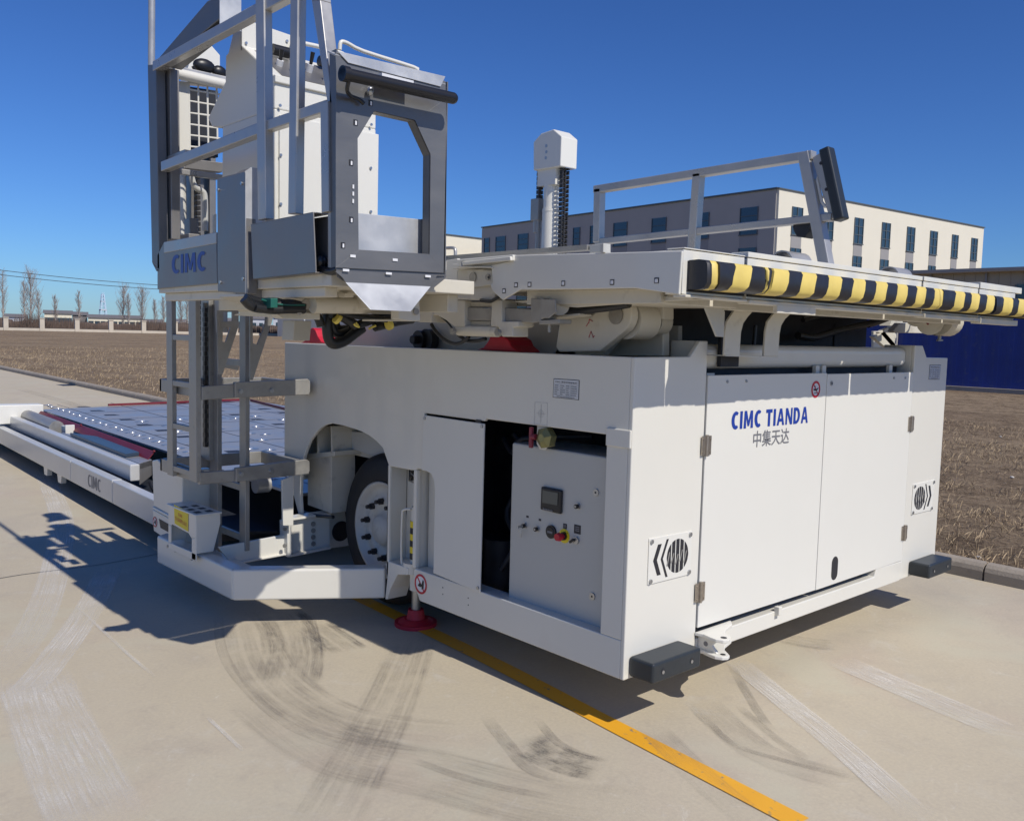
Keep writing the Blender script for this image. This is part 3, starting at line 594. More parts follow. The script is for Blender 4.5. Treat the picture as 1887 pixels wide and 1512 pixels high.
# ---- ladder, its inner frame and the clamp brackets
XL = -0.785
q0 = (-0.785,3.062,1.394); q1 = (-0.785,2.977,1.398); yA = q1[1]; zla = ((-0.785,3.004,0.807))[2]; zlo = ((-0.785,2.641,0.817))[2]
b = MB(); b.box(XL, XL + 0.028, q1[1], q0[1], zla, 1.93); b.build('stile', 'galv', LD, 0.002)
q0 = (-0.785,2.727,1.412); q1 = (-0.785,2.627,1.417); yB = q1[1]; yC = q0[1]
b = MB(); b.box(XL, XL + 0.030, q1[1], q0[1], zlo, 1.93); b.build('stile', 'galv', LD, 0.002)
for q in [(-0.785,2.823,1.895),(-0.785,2.826,1.658),(-0.785,2.83,1.38),(-0.785,2.834,1.119),(-0.785,2.838,0.856)]:
    b = MB(); b.box(XL + 0.003, XL + 0.030, yC, yA, q[2] - 0.016, q[2] + 0.016); b.build('rung', 'galv', LD, 0.002)
# inner frame (two posts, chain and guide rails)
for (a_, c_, x_, zb_) in ((385, 407, -0.45, 1000), (440, 458, -0.44, 1014)):
    y0 = X_ = None
    b = MB(); 
    if a_ == 385: q0 = (-0.45,3.203,1.024); q1 = (-0.45,3.08,1.037); q2 = (-0.45,3.134,0.212)
    else: q0 = (-0.44,2.79,1.065); q1 = (-0.44,2.708,1.073); q2 = (-0.44,2.73,0.341)
    b.box(x_, x_ + 0.03, q1[1], q0[1], q2[2], 1.93); b.build('guide_post', 'galv', LD, 0.003)
q1 = (-0.45,3.093,1.596); q2 = (-0.44,2.782,1.605)
for zz in ((-0.45,2.928,1.508))[2], ((-0.45,2.927,1.743))[2], ((-0.45,2.93,0.732))[2], ((-0.45,2.931,0.416))[2]:
    b = MB(); b.box(-0.44, -0.415, q2[1], q1[1], zz - 0.02, zz + 0.02); b.build('crossbar', 'galv', LD, 0.002)
b = MB(); q = (-0.5,3.16,1.594); b.box(-0.48, -0.40, q[1] - 0.02, q[1] + 0.30, 0.86, 1.90); b.build('mast_rail', 'galv', LD, 0.003)
b = MB()
for i in range(30): z = 0.95 + i * 0.031; b.box(-0.505, -0.485, q[1] - 0.015 + 0.006 * (i % 2), q[1] + 0.02 - 0.006 * (i % 2), z, z + 0.030)
b.build('chain', 'chain', LD)
b = MB(); b.prism([(-0.46,3.101,1.91),(-0.46,2.974,1.909),(-0.46,2.975,1.695),(-0.46,3.078,1.693)], (0.03, 0, 0)); b.build('cover_strip', 'greybox', LD)
# winged gusset plate on the post
yG = 2.98
b = MB()
for ring_ in ([(-0.271,2.98,1.799),(-0.119,2.98,1.804),(-0.259,2.98,1.39),(-0.271,2.98,1.39)], ):
    pass
outer = [(-0.271,2.98,1.827),(-0.119,2.98,1.832),(-0.126,2.98,1.744),(-0.259,2.98,1.372),(-0.278,2.98,1.373)]
def slotring(po, pi, vec):
    for i in range(len(po)):
        j = (i + 1) % len(po); b.prism([po[i], po[j], pi[j], pi[i]], vec)
slotring([(-0.452,2.62,1.837),(-0.306,2.62,1.842),(-0.306,2.62,1.776),(-0.434,2.62,1.412),(-0.452,2.62,1.413)], [(-0.434,2.62,1.795),(-0.349,2.62,1.798),(-0.356,2.62,1.742),(-0.406,2.62,1.626),(-0.434,2.62,1.635)], (0, 0.012, 0))
slotring([(-0.659,2.62,1.823),(-0.524,2.62,1.828),(-0.524,2.62,1.738),(-0.627,2.62,1.447),(-0.653,2.62,1.448)], [(-0.619,2.62,1.815),(-0.565,2.62,1.817),(-0.565,2.62,1.762),(-0.606,2.62,1.64),(-0.626,2.62,1.639)], (0, 0.012, 0))
b.prism([(-0.637,2.617,1.757),(-0.526,2.617,1.77),(-0.526,2.617,1.734),(-0.638,2.617,1.722)], (0, 0.012, 0)); b.prism([(-0.645,2.617,1.512),(-0.526,2.617,1.495),(-0.526,2.617,1.472),(-0.645,2.617,1.493)], (0, 0.012, 0))
b.build('gusset_plate', 'galv', LD)
# brackets
for (za, zb_, nm) in ((1.31, 1.40, 0), (0.80, 0.875, 1)):
    b = MB(); yb0 = 2.62
    q = ([(-0.753,2.62,1.379),(-0.549,2.62,1.391),(-0.549,2.62,1.307),(-0.753,2.62,1.3)], [(-0.768,2.62,0.802),(-0.542,2.62,0.804),(-0.542,2.62,0.87),(-0.768,2.62,0.876)])[nm]
    b.prism(q, (0, 0.03, 0)); br_ = b.build('bracket_arm', 'galv', LD, 0.004)
    q = ([(-0.558,2.6,1.402),(-0.069,2.6,1.415),(-0.053,2.6,1.401),(-0.053,2.6,1.332),(-0.068,2.6,1.315),(-0.558,2.6,1.309)], [(-0.552,2.6,0.887),(-0.073,2.6,0.903),(-0.054,2.6,0.888),(-0.053,2.6,0.825),(-0.069,2.6,0.809),(-0.552,2.6,0.801)])[nm]
    b = MB(); b.prism(q, (0, 0.03, 0)); b.build('bracket_arm', 'galv', LD, 0.004)
    b = MB()
    for q in (((-0.524,2.6,1.347), (-0.322,2.6,1.348)), ((-0.52,2.6,0.848), (-0.325,2.6,0.851)))[nm]: b.disc(q, (0, -1, 0), 0.016, 0.008, 6); b.disc((q[0], q[1] - 0.008, q[2]), (0, -1, 0), 0.010, 0.008, 12)
    b.build_split('bolt', 'bolt', br_)
    b = MB(); zc = (1.355, 0.845)[nm]; b.box(-0.745, -0.725, yB + 0.03, 3.28, zc - 0.045, zc + 0.035); b.box(-0.745, -0.02, 3.25, 3.28, zc - 0.045, zc + 0.035); b.box(-0.06, -0.03, 2.65, 3.25, zc - 0.045, zc + 0.035)
    b.build('bracket_frame', 'galv', LD, 0.003)
b = MB(); b.cyl((-0.23,3,0.698), (-0.136,3,0.696), 0.055, 20); b.build('hydraulic_cylinder', 'deck', LD)

# ================================================================ operator platform
XP = -1.09
OP = bpy.data.objects.new('operator_platform', None); COL.objects.link(OP); OP.parent = LD; OP.empty_display_size = 0.2
b = MB(); b.box(XP + 0.014, -0.34, 0.66, 2.42, 1.90, 1.96); b.box(-0.34, -0.16, 1.35, 2.42, 1.925, 1.955); b.box(XP + 0.04, XP + 0.10, 0.75, 2.40, 1.86, 1.90); b.box(-0.75, -0.70, 0.75, 2.40, 1.82, 1.90); b.box(-0.42, -0.36, 0.75, 2.3, 1.82, 1.90)
b.build('floor_frame', 'cream', OP, 0.004)
b = MB(); b.prism([(-1.09,2.398,2.1),(-1.09,2.308,2.163),(-1.09,1.675,2.173),(-1.09,1.665,1.933),(-1.09,2.402,1.922)], (0.012, 0, 0)); sk = b.build('side_skirt', 'steel', OP, 0.002)
b = MB(); b.prism([(-1.094,2.298,2.162),(-1.094,1.666,2.172),(-1.094,1.667,2.121),(-1.094,2.299,2.106)], (0.006, 0, 0)); b.build('folded_edge', 'alu', OP, 0.002)
o1 = (-1.09,2.203,1.994); o2 = (-1.09,1.786,1.996); ot = (-1.09,2.201,2.091)
logo('lettering', 'CIMC', (XP - 0.0005, o1[1], o1[2]), (0, -1, (o2[2] - o1[2]) / (o1[1] - o2[1])), (0, 0, 1), (ot[2] - o1[2]) * 0.98, o1[1] - o2[1], 'blue', sk, st=0.22, gap=0.10)
b = MB(); q = [(-1.13,1.574,2.404),(-1.13,1.294,2.407),(-1.13,1.273,1.877),(-1.13,1.57,1.891)]; b.prism(q, (0.05, 0, 0))
y_ = q[1][1]; zt_ = q[1][2]; zb_ = q[2][2]
b.prism([(-1.127, y_, zb_), (-1.127, y_, zt_), (-1.10, y_ - 0.004, zt_ + 0.02), (-1.03, y_ - 0.004, zt_ + 0.02), (-1.03, y_ - 0.004, zb_ - 0.03), (-1.10, y_ - 0.004, zb_ - 0.02)], (0, 0.10, 0))
b.prism([(-1.13, y_, zt_), (-1.13, q[0][1], zt_), (-1.05, q[0][1], zt_ + 0.025), (-1.05, y_, zt_ + 0.025)], (0.02, 0, -0.02))
tb = b.build('tall_cover', 'steel', OP, 0.003)
b = MB(); b.prism([(-1.13, y_ + 0.005, zb_ - 0.001), (-1.13, q[3][1] - 0.005, zb_ - 0.001), (-1.02, q[3][1] - 0.005, zb_ - 0.03), (-1.02, y_ + 0.005, zb_ - 0.03)], (0.0, 0, -0.01)); b.build('underside', 'cream', tb)
b = MB(); b.prism([(-1.131, y_ - 0.006, zb_), (-1.131, y_ - 0.006, zt_), (-1.105, y_ - 0.006, zt_ + 0.02), (-1.035, y_ - 0.006, zt_ + 0.02), (-1.035, y_ - 0.006, zt_ - 0.22), (-1.06, y_ - 0.006, zb_ + 0.05), (-1.085, y_ - 0.006, zb_)], (0, -0.002, 0)); b.build('bright_edge', 'mottle', tb)  # bright sheet laid on; sunlight on the front face put into colour
b = MB()
for p_ in [(-1.13,1.557,2.353),(-1.13,1.32,2.358),(-1.13,1.305,1.942),(-1.13,1.536,1.933)]: b.disc(p_, (-1, 0, 0), 0.008, 0.006)
b.build_split('bolt', 'bolt', tb)
b = MB(); q = [(-1.12,1.257,2.178),(-1.12,0.725,2.188),(-1.12,0.701,1.949),(-1.12,1.236,1.938)]; b.prism(q, (0.006, 0, 0)); b.prism([q[0], q[1], (-1.05, q[1][1], q[1][2]), (-1.05, q[0][1], q[0][2])], (0, 0, -0.005))
b.prism([q[3], q[2], (-1.05, q[2][1], q[2][2]), (-1.05, q[3][1], q[3][2])], (0, 0, 0.005)); b.box(-1.055, -1.05, q[2][1], q[3][1] - 0.02, q[3][2], q[0][2])
b.build('low_cover', 'steel', OP, 0.002)
b = MB(); b.tube([(-1.08,0.737,2.023),(-1.08,0.745,1.985),(-1.08,0.711,1.965),(-1.08,0.645,1.956),(-1.08,0.598,1.963)], 0.016, 8, 3); b.sphere((-1.08,0.736,1.998), 0.03, 6); b.build('cable', 'hose', OP)
b = MB(); b.prism([(-1.085,0.673,2.199),(-1.085,0.625,2.195),(-1.085,0.621,1.961),(-1.085,0.67,1.961)], (0.02, 0, 0)); b.build('hinge_strip', 'alu', OP, 0.002)
# posts and rails
def post(name, pts, w_=0.04, d_=0.045, m_='alu', bev=0.003):
    b = MB(); b.bar(pts[0], pts[1], w_, d_, up=(1, 0, 0)); return b.build(name, m_, OP, bev)
b = MB(); b.prism([(-1.09,2.513,3.106),(-1.09,2.4,3.089),(-1.09,2.37,2.019),(-1.09,2.475,2.063)], (0.05, 0, 0)); b.prism([(-1.09,2.475,2.063),(-1.09,2.37,2.019),(-1.09,2.296,2.011),(-1.09,2.415,2.015)], (0.05, 0, 0)); b.build('corner_post', 'dimmetal', OP, 0.003)
b = MB(); b.prism([(-1.03,2.55,3.109),(-1.03,2.364,3.073),(-1.03,2.358,2.188),(-1.03,2.538,2.185)], (0.05, 0, 0)); b.build('corner_post', 'steel', OP, 0.003)
b = MB(); q = (-1.06,2.539,3.112); b.cyl((q[0], q[1], q[2] - 0.02), (q[0] + 0.01, q[1] - 0.02, 4.35), 0.018, 14); b.cyl((q[0] + 0.01, q[1] - 0.02, 4.35), (q[0] + 0.01, q[1] - 0.02, 4.50), 0.075, 20, r2=0.06); b.build('beacon_mast', 'alu', OP)
post('rail_post', ((-1.08,1.195,2.196), (-1.08, 1.22, 3.16)), 0.075, 0.04)
post('rail_post', ((-1.08,0.934,2.199), (-1.08, 0.92, 3.16)), 0.060, 0.04)
b = MB(); b.prism([(-1.09,0.8,3.019),(-1.09,0.734,3.002),(-1.09,0.639,2.596),(-1.09,0.675,2.602)], (0.05, 0, 0)); b.prism([(-1.09,0.808,3.021),(-1.09,0.734,3.002),(-1.09,0.742,3.056),(-1.09,0.817,3.075)], (0.05, 0, 0)); b.build('rail_post', 'alu', OP, 0.003)
post('rail_post', ((-1.08,0.684,2.605), (-1.08,0.669,2.184)), 0.055, 0.04)
def rail(px0, px1, w_=0.045, h_=0.05, m_='alu'):
    b = MB(); b.bar(px0, px1, w_, h_); return b.build('guard_bar', m_, OP, 0.004)
rail((-1.07, 2.44, 3.085), (-1.07, 0.72, 3.10)); rail((-1.07,2.337,2.555), (-1.07,1.242,2.59)); rail((-1.07,1.197,2.592), (-1.07,0.684,2.595), 0.04, 0.045)
rail((-1.02,2.479,2.602), (-1.02,2.171,2.611), 0.03, 0.04); rail((-1.07, 2.44, 3.085), (-0.35, 2.44, 3.085)); rail((-1.07, 2.44, 2.56), (-0.62, 2.44, 2.56), 0.03, 0.03)
# wedge shaped lamp bracket on the top rail
b = MB(); b.prism([(-1.09,2.392,3.104),(-1.09,1.764,3.251),(-1.09,1.635,3.244),(-1.09,1.635,3.138),(-1.09,2.306,3.06)], (0.10, 0, 0)); wd = b.build('lamp_bracket', 'dimmetal', OP, 0.004)
b = MB(); y_ = ((-1.09,1.635,3.152))[1]; z_ = ((-1.09,1.635,3.138))[2]; b.box(-1.09, -0.985, y_ - 0.006, y_ - 0.001, z_ - 0.03, z_ + 0.16); b.build('end_plate', 'mottle', wd)
b = MB(); b.cyl((-1.06, y_ + 0.06, z_ + 0.15), (-1.06, y_ + 0.06, z_ + 0.25), 0.03, 12).cyl((-0.98, y_ + 0.02, z_ + 0.15), (-0.98, y_ + 0.02, z_ + 0.25), 0.035, 12); b.build('work_lamp', 'black', wd)
# front panel with the eight-sided window
YF = 0.58
b = MB()
po = [(-1.108,0.58,2.697),(-0.583,0.58,2.698),(-0.575,0.58,2.471),(-0.566,0.58,1.98),(-1.103,0.58,1.967),(-1.108,0.58,2.452)]
pi = [(-0.938,0.58,2.583),(-0.742,0.58,2.582),(-0.66,0.58,2.458),(-0.656,0.58,2.051),(-1.001,0.58,2.041),(-1.011,0.58,2.468)]
for i in range(6): j = (i + 1) % 6; b.prism([po[i], po[j], pi[j], pi[i]], (0, 0.006, 0))
for i in (1, 2, 3, 5, 0): j = (i + 1) % 6; b.prism([pi[i], pi[j], (pi[j][0], pi[j][1] + 0.05, pi[j][2]), (pi[i][0], pi[i][1] + 0.05, pi[i][2])], (0.002, 0, 0.002))
b.prism([(-1.113,0.58,2.767),(-0.588,0.58,2.768),(-0.583,0.58,2.698),(-1.108,0.58,2.697)], (0, 0.006, 0))
b.prism([(-1.09,0.662,2.791),(-1.09,0.611,2.793),(-1.09,0.589,1.953),(-1.09,0.637,1.955)], (0.006, 0, 0))
b.box(po[2][0] - 0.004, po[2][0] + 0.002, YF, YF + 0.12, po[3][2], ((-0.588,0.58,2.768))[2])
b.prism([(-1.099,0.587,1.969),(-0.56,0.587,1.983),(-0.56,0.587,1.96),(-0.622,0.587,1.916),(-1.047,0.587,1.91),(-1.091,0.587,1.932)], (0, 0.004, 0))
fp = b.build('front_panel', 'dimmetal', OP, 0.001)
b = MB(); e0 = (-1.114,0.578,2.761); e1 = (-0.586,0.578,2.757)
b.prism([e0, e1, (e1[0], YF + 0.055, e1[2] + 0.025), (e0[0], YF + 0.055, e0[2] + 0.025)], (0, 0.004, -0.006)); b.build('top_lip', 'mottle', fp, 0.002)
b = MB(); b.prism([(-1.108,0.574,2.773),(-0.593,0.574,2.785),(-0.617,0.574,2.739),(-1.06,0.574,2.74)], (0, 0.004, 0)); b.build('top_lip', 'mottle', fp, 0.001)  # flat band in the brightened colour stands for the sunlit sloping lip
b = MB(); r0 = Vector((-1.133,0.5,2.672)); r1 = Vector((-0.612,0.5,2.681)); b.cyl(r0, r1, 0.0235, 20); b.sphere(r1, 0.0235, 8); b.cyl(r0, r0 + (r1 - r0) * 0.05, 0.029, 20); rl = b.build('roller_blind', 'black', fp)
b = MB(); b.tube([r0 + Vector((0.03, 0, -0.02)), r0 + Vector((0.035, 0.02, -0.05)), r0 + Vector((0.07, 0.05, -0.06)), r0 + Vector((0.11, 0.06, -0.062)), r0 + Vector((0.135, 0.06, -0.075))], 0.008, 8, 3); b.build('cable', 'hose', rl)
b = MB(); b.box(r0.x + 0.19, r0.x + 0.34, 0.52, 0.575, r0.z + 0.025, r0.z + 0.045); b.build('roller_bracket', 'signwhite', fp)
q = (-0.97,0.56,2.65); b = MB(); b.sphere(q, 0.014, 8, 1, 1, 1.4); b.build('chrome_knob', 'bolt', fp)
b = MB()
for q in [(-0.954,0.579,2.611),(-1.022,0.579,2.525),(-1.04,0.579,2.371),(-1.037,0.579,2.155),(-1.073,0.579,2.054)]: b.box(q[0] - 0.009, q[0] + 0.009, q[1] - 0.001, q[1], q[2] - 0.011, q[2] + 0.011)
b.build_split('square_hole', 'ink', fp)
b = MB()
for q in [(-0.955,0.578,2.611),(-1.023,0.578,2.525),(-1.041,0.578,2.371),(-1.038,0.578,2.154),(-1.074,0.578,2.054),(-1.032,0.578,2.283),(-1.032,0.578,2.256),(-1.032,0.578,2.228)]: b.box(q[0] - 0.002, q[0] + 0.005, q[1] - 0.002, q[1], q[2] - 0.009, q[2] + 0.006)
for q in [(-1.029,0.578,2.016),(-0.83,0.578,2.016)]: b.box(q[0] - 0.012, q[0] + 0.012, q[1] - 0.002, q[1], q[2] - 0.005, q[2] + 0.005)
b.build_split('slot', 'signwhite', fp)
b = MB(); b.prism([(-1.107,0.576,1.952),(-0.569,0.576,1.973),(-0.615,0.576,1.968),(-0.651,0.576,1.916),(-1.059,0.576,1.911),(-1.073,0.576,1.929)], (0, 0.006, 0)); b.build('lower_fold', 'dimmetal', fp)
b = MB()
g = [(-1.068,0.565,1.912),(-0.656,0.565,1.918)]; g2 = [(-0.804,0.5,1.809),(-0.995,0.5,1.809)]
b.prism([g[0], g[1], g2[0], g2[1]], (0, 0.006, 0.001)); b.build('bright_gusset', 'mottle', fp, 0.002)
b = MB()
for q in [(-1.065,0.57,1.959),(-0.866,0.57,1.959),(-0.67,0.57,1.96)]: b.box(q[0] - 0.014, q[0] + 0.014, q[1] - 0.003, q[1], q[2] - 0.0045, q[2] + 0.0045)
b.build_split('slot', 'signwhite', fp)
b = MB(); b.prism([(-0.967,0.66,2.196),(-0.622,0.66,2.203),(-0.619,0.66,2.044),(-0.965,0.66,2.029)], (0, 0.006, 0)); b.build('toe_board', 'mottle', OP, 0.002)
b = MB(); b.prism([(-0.615,0.67,2.209),(-0.577,0.67,2.211),(-0.573,0.67,2.036),(-0.611,0.67,2.045)], (0, 0.10, 0)); b.build('toe_board_end', 'dark', OP)
b = MB(); b.tube([(-0.96,0.8,2.857),(-0.955,0.8,2.888),(-0.925,0.8,2.891),(-0.847,0.8,2.876),(-0.593,0.8,2.866),(-0.575,0.8,2.856)], 0.0085, 8, 3); b.build('grab_handle', 'white2', OP)
# control console
XK = -0.90
b = MB(); b.prism([(-0.9,2.017,2.743),(-0.9,1.464,2.744),(-0.9,1.46,2.197),(-0.9,2.032,2.236)], (0.56, 0, 0))
b.prism([(-0.9,2.193,2.813),(-0.9,1.985,2.96),(-0.9,1.979,3.089),(-0.9,1.815,3.11),(-0.9,1.465,2.892),(-0.9,1.464,2.744),(-0.9,2.005,2.741),(-0.9,2.14,2.761)], (0.56, 0, 0))
co = b.build('console', 'white2', OP, 0.006)
yk = ((-0.9,1.464,2.73))[1]; zk = ((-0.9,1.465,2.892))[2]; zj = ((-0.9,1.464,2.73))[2]
b = MB(); b.box(XK + 0.02, -0.33, yk - 0.012, yk - 0.001, zj - 0.012, 2.0 - 0.04); b.build('console_door', 'white2', co, 0.003)
b = MB(); b.box(XK - 0.004, -0.335, yk - 0.014, yk + 0.01, zk - 0.03, zk + 0.004); b.build('console_rim', 'white2', co, 0.004)
b = MB()
for p_ in [(-0.88,1.455,2.759),(-0.876,1.455,2.534),(-0.875,1.455,2.309),(-0.378,1.455,2.544),(-0.378,1.455,2.758),(-0.375,1.455,2.328)]: b.disc((p_[0], yk - 0.013, p_[2]), (0, -1, 0), 0.007, 0.006, 10)
b.build_split('screw', 'bolt', co)
# sloped control plate with joysticks under clear covers
s0 = Vector((-0.9,1.465,2.892)); s1 = Vector((-0.9,1.798,3.094)); dd = s1 - s0
b = MB(); nrm = Vector((0, -dd.z, dd.y)).normalized()
if nrm.z < 0: nrm = -nrm
b.prism([s0 + nrm * 0.002 + dd * 0.06 + Vector((0.05, 0, 0)), s0 + nrm * 0.002 + dd * 0.06 + Vector((0.54, 0, 0)), s0 + nrm * 0.002 + dd * 0.92 + Vector((0.54, 0, 0)), s0 + nrm * 0.002 + dd * 0.92 + Vector((0.05, 0, 0))], nrm * 0.003); b.build('control_plate', 'steel', co)
for (dx, t, h) in ((0.10, 0.45, 0.06), (0.15, 0.3, 0.07), (0.27, 0.5, 0.08), (0.32, 0.25, 0.09), (0.37, 0.45, 0.08), (0.43, 0.35, 0.07), (0.49, 0.5, 0.06)):
    b = MB(); p0 = s0 + dd * t + Vector((dx, 0, 0)) + nrm * 0.003; b.cyl(p0, p0 + nrm * h * 0.5, 0.017, 12); j = b.build('joystick_boot', 'signwhite', co)
    b = MB(); b.cyl(p0 + nrm * h * 0.5, p0 + nrm * h + Vector((0, 0, 0.02)), 0.008, 10, r2=0.011); b.build('joystick', 'black', j)
for dx in (0.12, 0.38):
    b = MB(); p0 = s0 + dd * 0.82 + Vector((dx, 0, 0)) + nrm * 0.04
    b.cyl(p0, p0 + Vector((0.09, 0, 0)), 0.026, 12); b.build('gauge_hood', 'black', co)
b = MB(); b.tube([s1 + Vector((0.26, -0.02, 0.0)), s1 + Vector((0.26, -0.03, 0.07)), s1 + Vector((0.30, -0.03, 0.08)), s1 + Vector((0.55, -0.03, 0.08)), s1 + Vector((0.57, -0.03, 0.0))], 0.011, 8, 3); b.build('grab_handle', 'white2', co)
yh = s1.y
b = MB(); q = [(-0.9,1.979,3.084),(-0.9,1.948,3.093),(-0.9,1.881,3.2),(-0.9,1.815,3.208),(-0.9,1.815,3.102)]; b.prism(q, (0.005, 0, 0))
zt_ = s1.z; z2 = ((-0.9,1.809,3.214))[2]
b.prism([(XK, yh, zt_ - 0.02), (XK, yh, z2 - 0.02), (XK + 0.05, yh, z2 + 0.01), (XK + 0.27, yh, z2 - 0.005), (XK + 0.27, yh, zt_ - 0.02)], (0, 0.015, 0))
b.prism([(XK + 0.27, yh, z2 - 0.005), (XK + 0.27, yh, zt_ - 0.02), (XK + 0.22, yh - 0.12, zt_ - 0.10), (XK + 0.24, yh - 0.02, z2 - 0.10)], (0.008, 0, 0))
b.build('console_hood', 'white2', co, 0.004)
b = MB()
for (dx, z_) in ((0.02, zt_ + 0.02), (0.24, z2 - 0.04)): b.disc((XK + dx, yh - 0.001, z_), (0, -1, 0), 0.007, 0.006, 10)
b.build_split('screw', 'bolt', co)
# white bracket with a punched grille at the back
b = MB(); yv = 2.46
b.prism([(-0.984,2.46,3.039),(-0.888,2.46,3.047),(-0.878,2.46,2.649),(-0.968,2.46,2.65)], (0, 0.01, 0))
for xa, xb in ((348, 351), (365, 367), (383, 386), (401, 404)):
    pass
vb = [[(-0.891,2.46,3.046),(-0.882,2.46,3.048),(-0.878,2.46,2.649),(-0.887,2.46,2.648)], [(-0.84,2.46,3.048),(-0.831,2.46,3.05),(-0.826,2.46,2.657),(-0.835,2.46,2.655)], [(-0.788,2.46,3.049),(-0.778,2.46,3.051),(-0.773,2.46,2.664),(-0.783,2.46,2.663)], [(-0.735,2.46,3.048),(-0.725,2.46,3.05),(-0.72,2.46,2.702),(-0.729,2.46,2.701)], [(-0.992,2.46,3.082),(-0.977,2.46,3.091),(-0.968,2.46,2.636),(-0.986,2.46,2.633)]]
hb = [[(-0.891,2.46,3.055),(-0.697,2.46,3.061),(-0.697,2.46,3.05),(-0.891,2.46,3.043)], [(-0.889,2.46,3.015),(-0.703,2.46,3.022),(-0.703,2.46,3.013),(-0.889,2.46,3.006)], [(-0.889,2.46,2.954),(-0.703,2.46,2.96),(-0.703,2.46,2.951),(-0.889,2.46,2.946)], [(-0.886,2.46,2.891),(-0.716,2.46,2.901),(-0.716,2.46,2.89),(-0.886,2.46,2.883)], [(-0.883,2.46,2.831),(-0.729,2.46,2.837),(-0.729,2.46,2.828),(-0.883,2.46,2.822)], [(-0.884,2.46,2.773),(-0.704,2.46,2.782),(-0.704,2.46,2.773),(-0.884,2.46,2.764)], [(-0.884,2.46,2.712),(-0.713,2.46,2.721),(-0.713,2.46,2.712),(-0.884,2.46,2.703)]]
for i, q in enumerate(vb): b.prism([(p_[0], p_[1] - 0.001 * 1, p_[2]) for p_ in q], (0, 0.008, 0))
for q in hb: b.prism(q, (0, 0.008, 0))
b.cyl((-0.999,2.42,3.07), (-0.703,2.42,3.065), 0.028, 16)
b.prism([Vector(p_) for p_ in [(-0.955,2.546,3.084),(-0.955,2.501,3.075),(-0.955,2.493,2.648),(-0.955,2.538,2.653)]], (0.01, 0, 0))
b.build('grille_bracket', 'white', OP, 0.002)
b = MB(); b.prism([(-0.76,2.75,3.101),(-0.591,2.75,3.11),(-0.592,2.75,2.727),(-0.756,2.75,2.718)], (0, 0.05, 0)); b.build('backing', 'dark', OP)
# lift mast of the operator platform: hood, tube, lamps, hose
b = MB(); b.prism([(-0.674,2.9,3.192),(-0.673,2.9,3.358),(-0.63,2.9,3.412),(-0.563,2.9,3.408),(-0.509,2.9,3.363),(-0.509,2.9,3.21)], (0, 0.20, 0)); b.prism([(-0.713,2.9,3.231),(-0.673,2.9,3.358),(-0.674,2.9,3.176),(-0.714,2.9,3.168)], (0, 0.01, 0)); mh = b.build('mast_hood', 'white2', OP, 0.005)
b = MB(); b.sphere((-0.698,2.7,3.22), 0.055, 8, 1.2, 0.6, 0.75); b.sphere((-0.607,2.7,3.206), 0.045, 8, 1.0, 0.6, 0.8); b.tube([(-0.774,2.68,3.2),(-0.752,2.68,3.175),(-0.694,2.68,3.168),(-0.645,2.68,3.172)], 0.008, 6, 2); b.build('work_lamp', 'black', OP)
b = MB(); b.cyl((-0.78, 2.92, 1.98), (-0.78, 2.92, 2.75), 0.062, 24); b.build('mast_tube', 'white', OP)
b = MB(); b.box(-0.70, -0.62, 2.88, 2.98, 1.9, 2.9); b.box(-0.60, -0.56, 2.85, 2.95, 1.9, 2.9); b.build('mast_rail', 'steel', OP, 0.003)
b = MB()
for i in range(44): z = 1.55 + i * 0.031; b.box(-0.685, -0.665, 2.83, 2.865, z, z + 0.023)
b.build('chain', 'chain', OP)
b = MB(); b.tube([(-0.777,2.7,2.632),(-0.771,2.7,2.572),(-0.752,2.7,2.528),(-0.714,2.7,2.511),(-0.697,2.7,2.482),(-0.694,2.7,2.364),(-0.695,2.7,2.286)], 0.018, 8, 4); b.build('conduit', 'greybox', OP)
b = MB(); b.prism([(-0.921,2.46,2.585),(-0.698,2.46,2.592),(-0.691,2.46,2.647),(-0.9,2.46,2.64)], (0, 0.05, 0)); b.prism([(-0.886,2.46,2.32),(-0.837,2.46,2.325),(-0.837,2.46,2.227),(-0.886,2.46,2.222)], (0, 0.08, 0)); b.prism([(-0.98,2.497,2.275),(-0.98,2.444,2.271),(-0.98,2.446,2.184),(-0.98,2.491,2.186)], (0.02, 0, 0)); b.prism([(-0.98,2.394,2.215),(-0.98,2.251,2.215),(-0.98,2.251,2.187),(-0.98,2.394,2.186)], (0.06, 0, 0)); b.build_split('mast_shelf', 'steel', OP, 0.003)
b = MB(); b.prism([(-0.824,2.3,2.334),(-0.805,2.3,2.339),(-0.806,2.3,2.234),(-0.824,2.3,2.232)], (0, 0.01, 0)); b.build('edge_strip', 'white2', OP)

# ---- what hangs below the operator platform
b = MB()
b.prism([(-0.72,2.456,1.9),(-0.72,2.4,1.89),(-0.72,2.318,1.868),(-0.72,2.25,1.838),(-0.72,2.204,1.805),(-0.72,2.264,1.799),(-0.72,2.264,1.793),(-0.72,1.424,1.776),(-0.72,1.425,1.85),(-0.72,2.019,1.888)], (0.02, 0, 0))
b.prism([(-0.95,1.405,1.947),(-0.95,1.322,1.948),(-0.95,1.322,1.886),(-0.95,1.405,1.888)], (0.12, 0, 0)); b.prism([(-0.95,1.187,1.947),(-0.95,1.063,1.95),(-0.95,1.062,1.877),(-0.95,1.186,1.879)], (0.12, 0, 0)); b.prism([(-0.95,1.322,1.891),(-0.95,1.186,1.889),(-0.95,1.186,1.879),(-0.95,1.322,1.881)], (0.12, 0, 0)); b.prism([(-0.83,1.637,1.96),(-0.83,1.274,1.961),(-0.83,1.273,1.886),(-0.83,1.637,1.897)], (0.02, 0, 0))
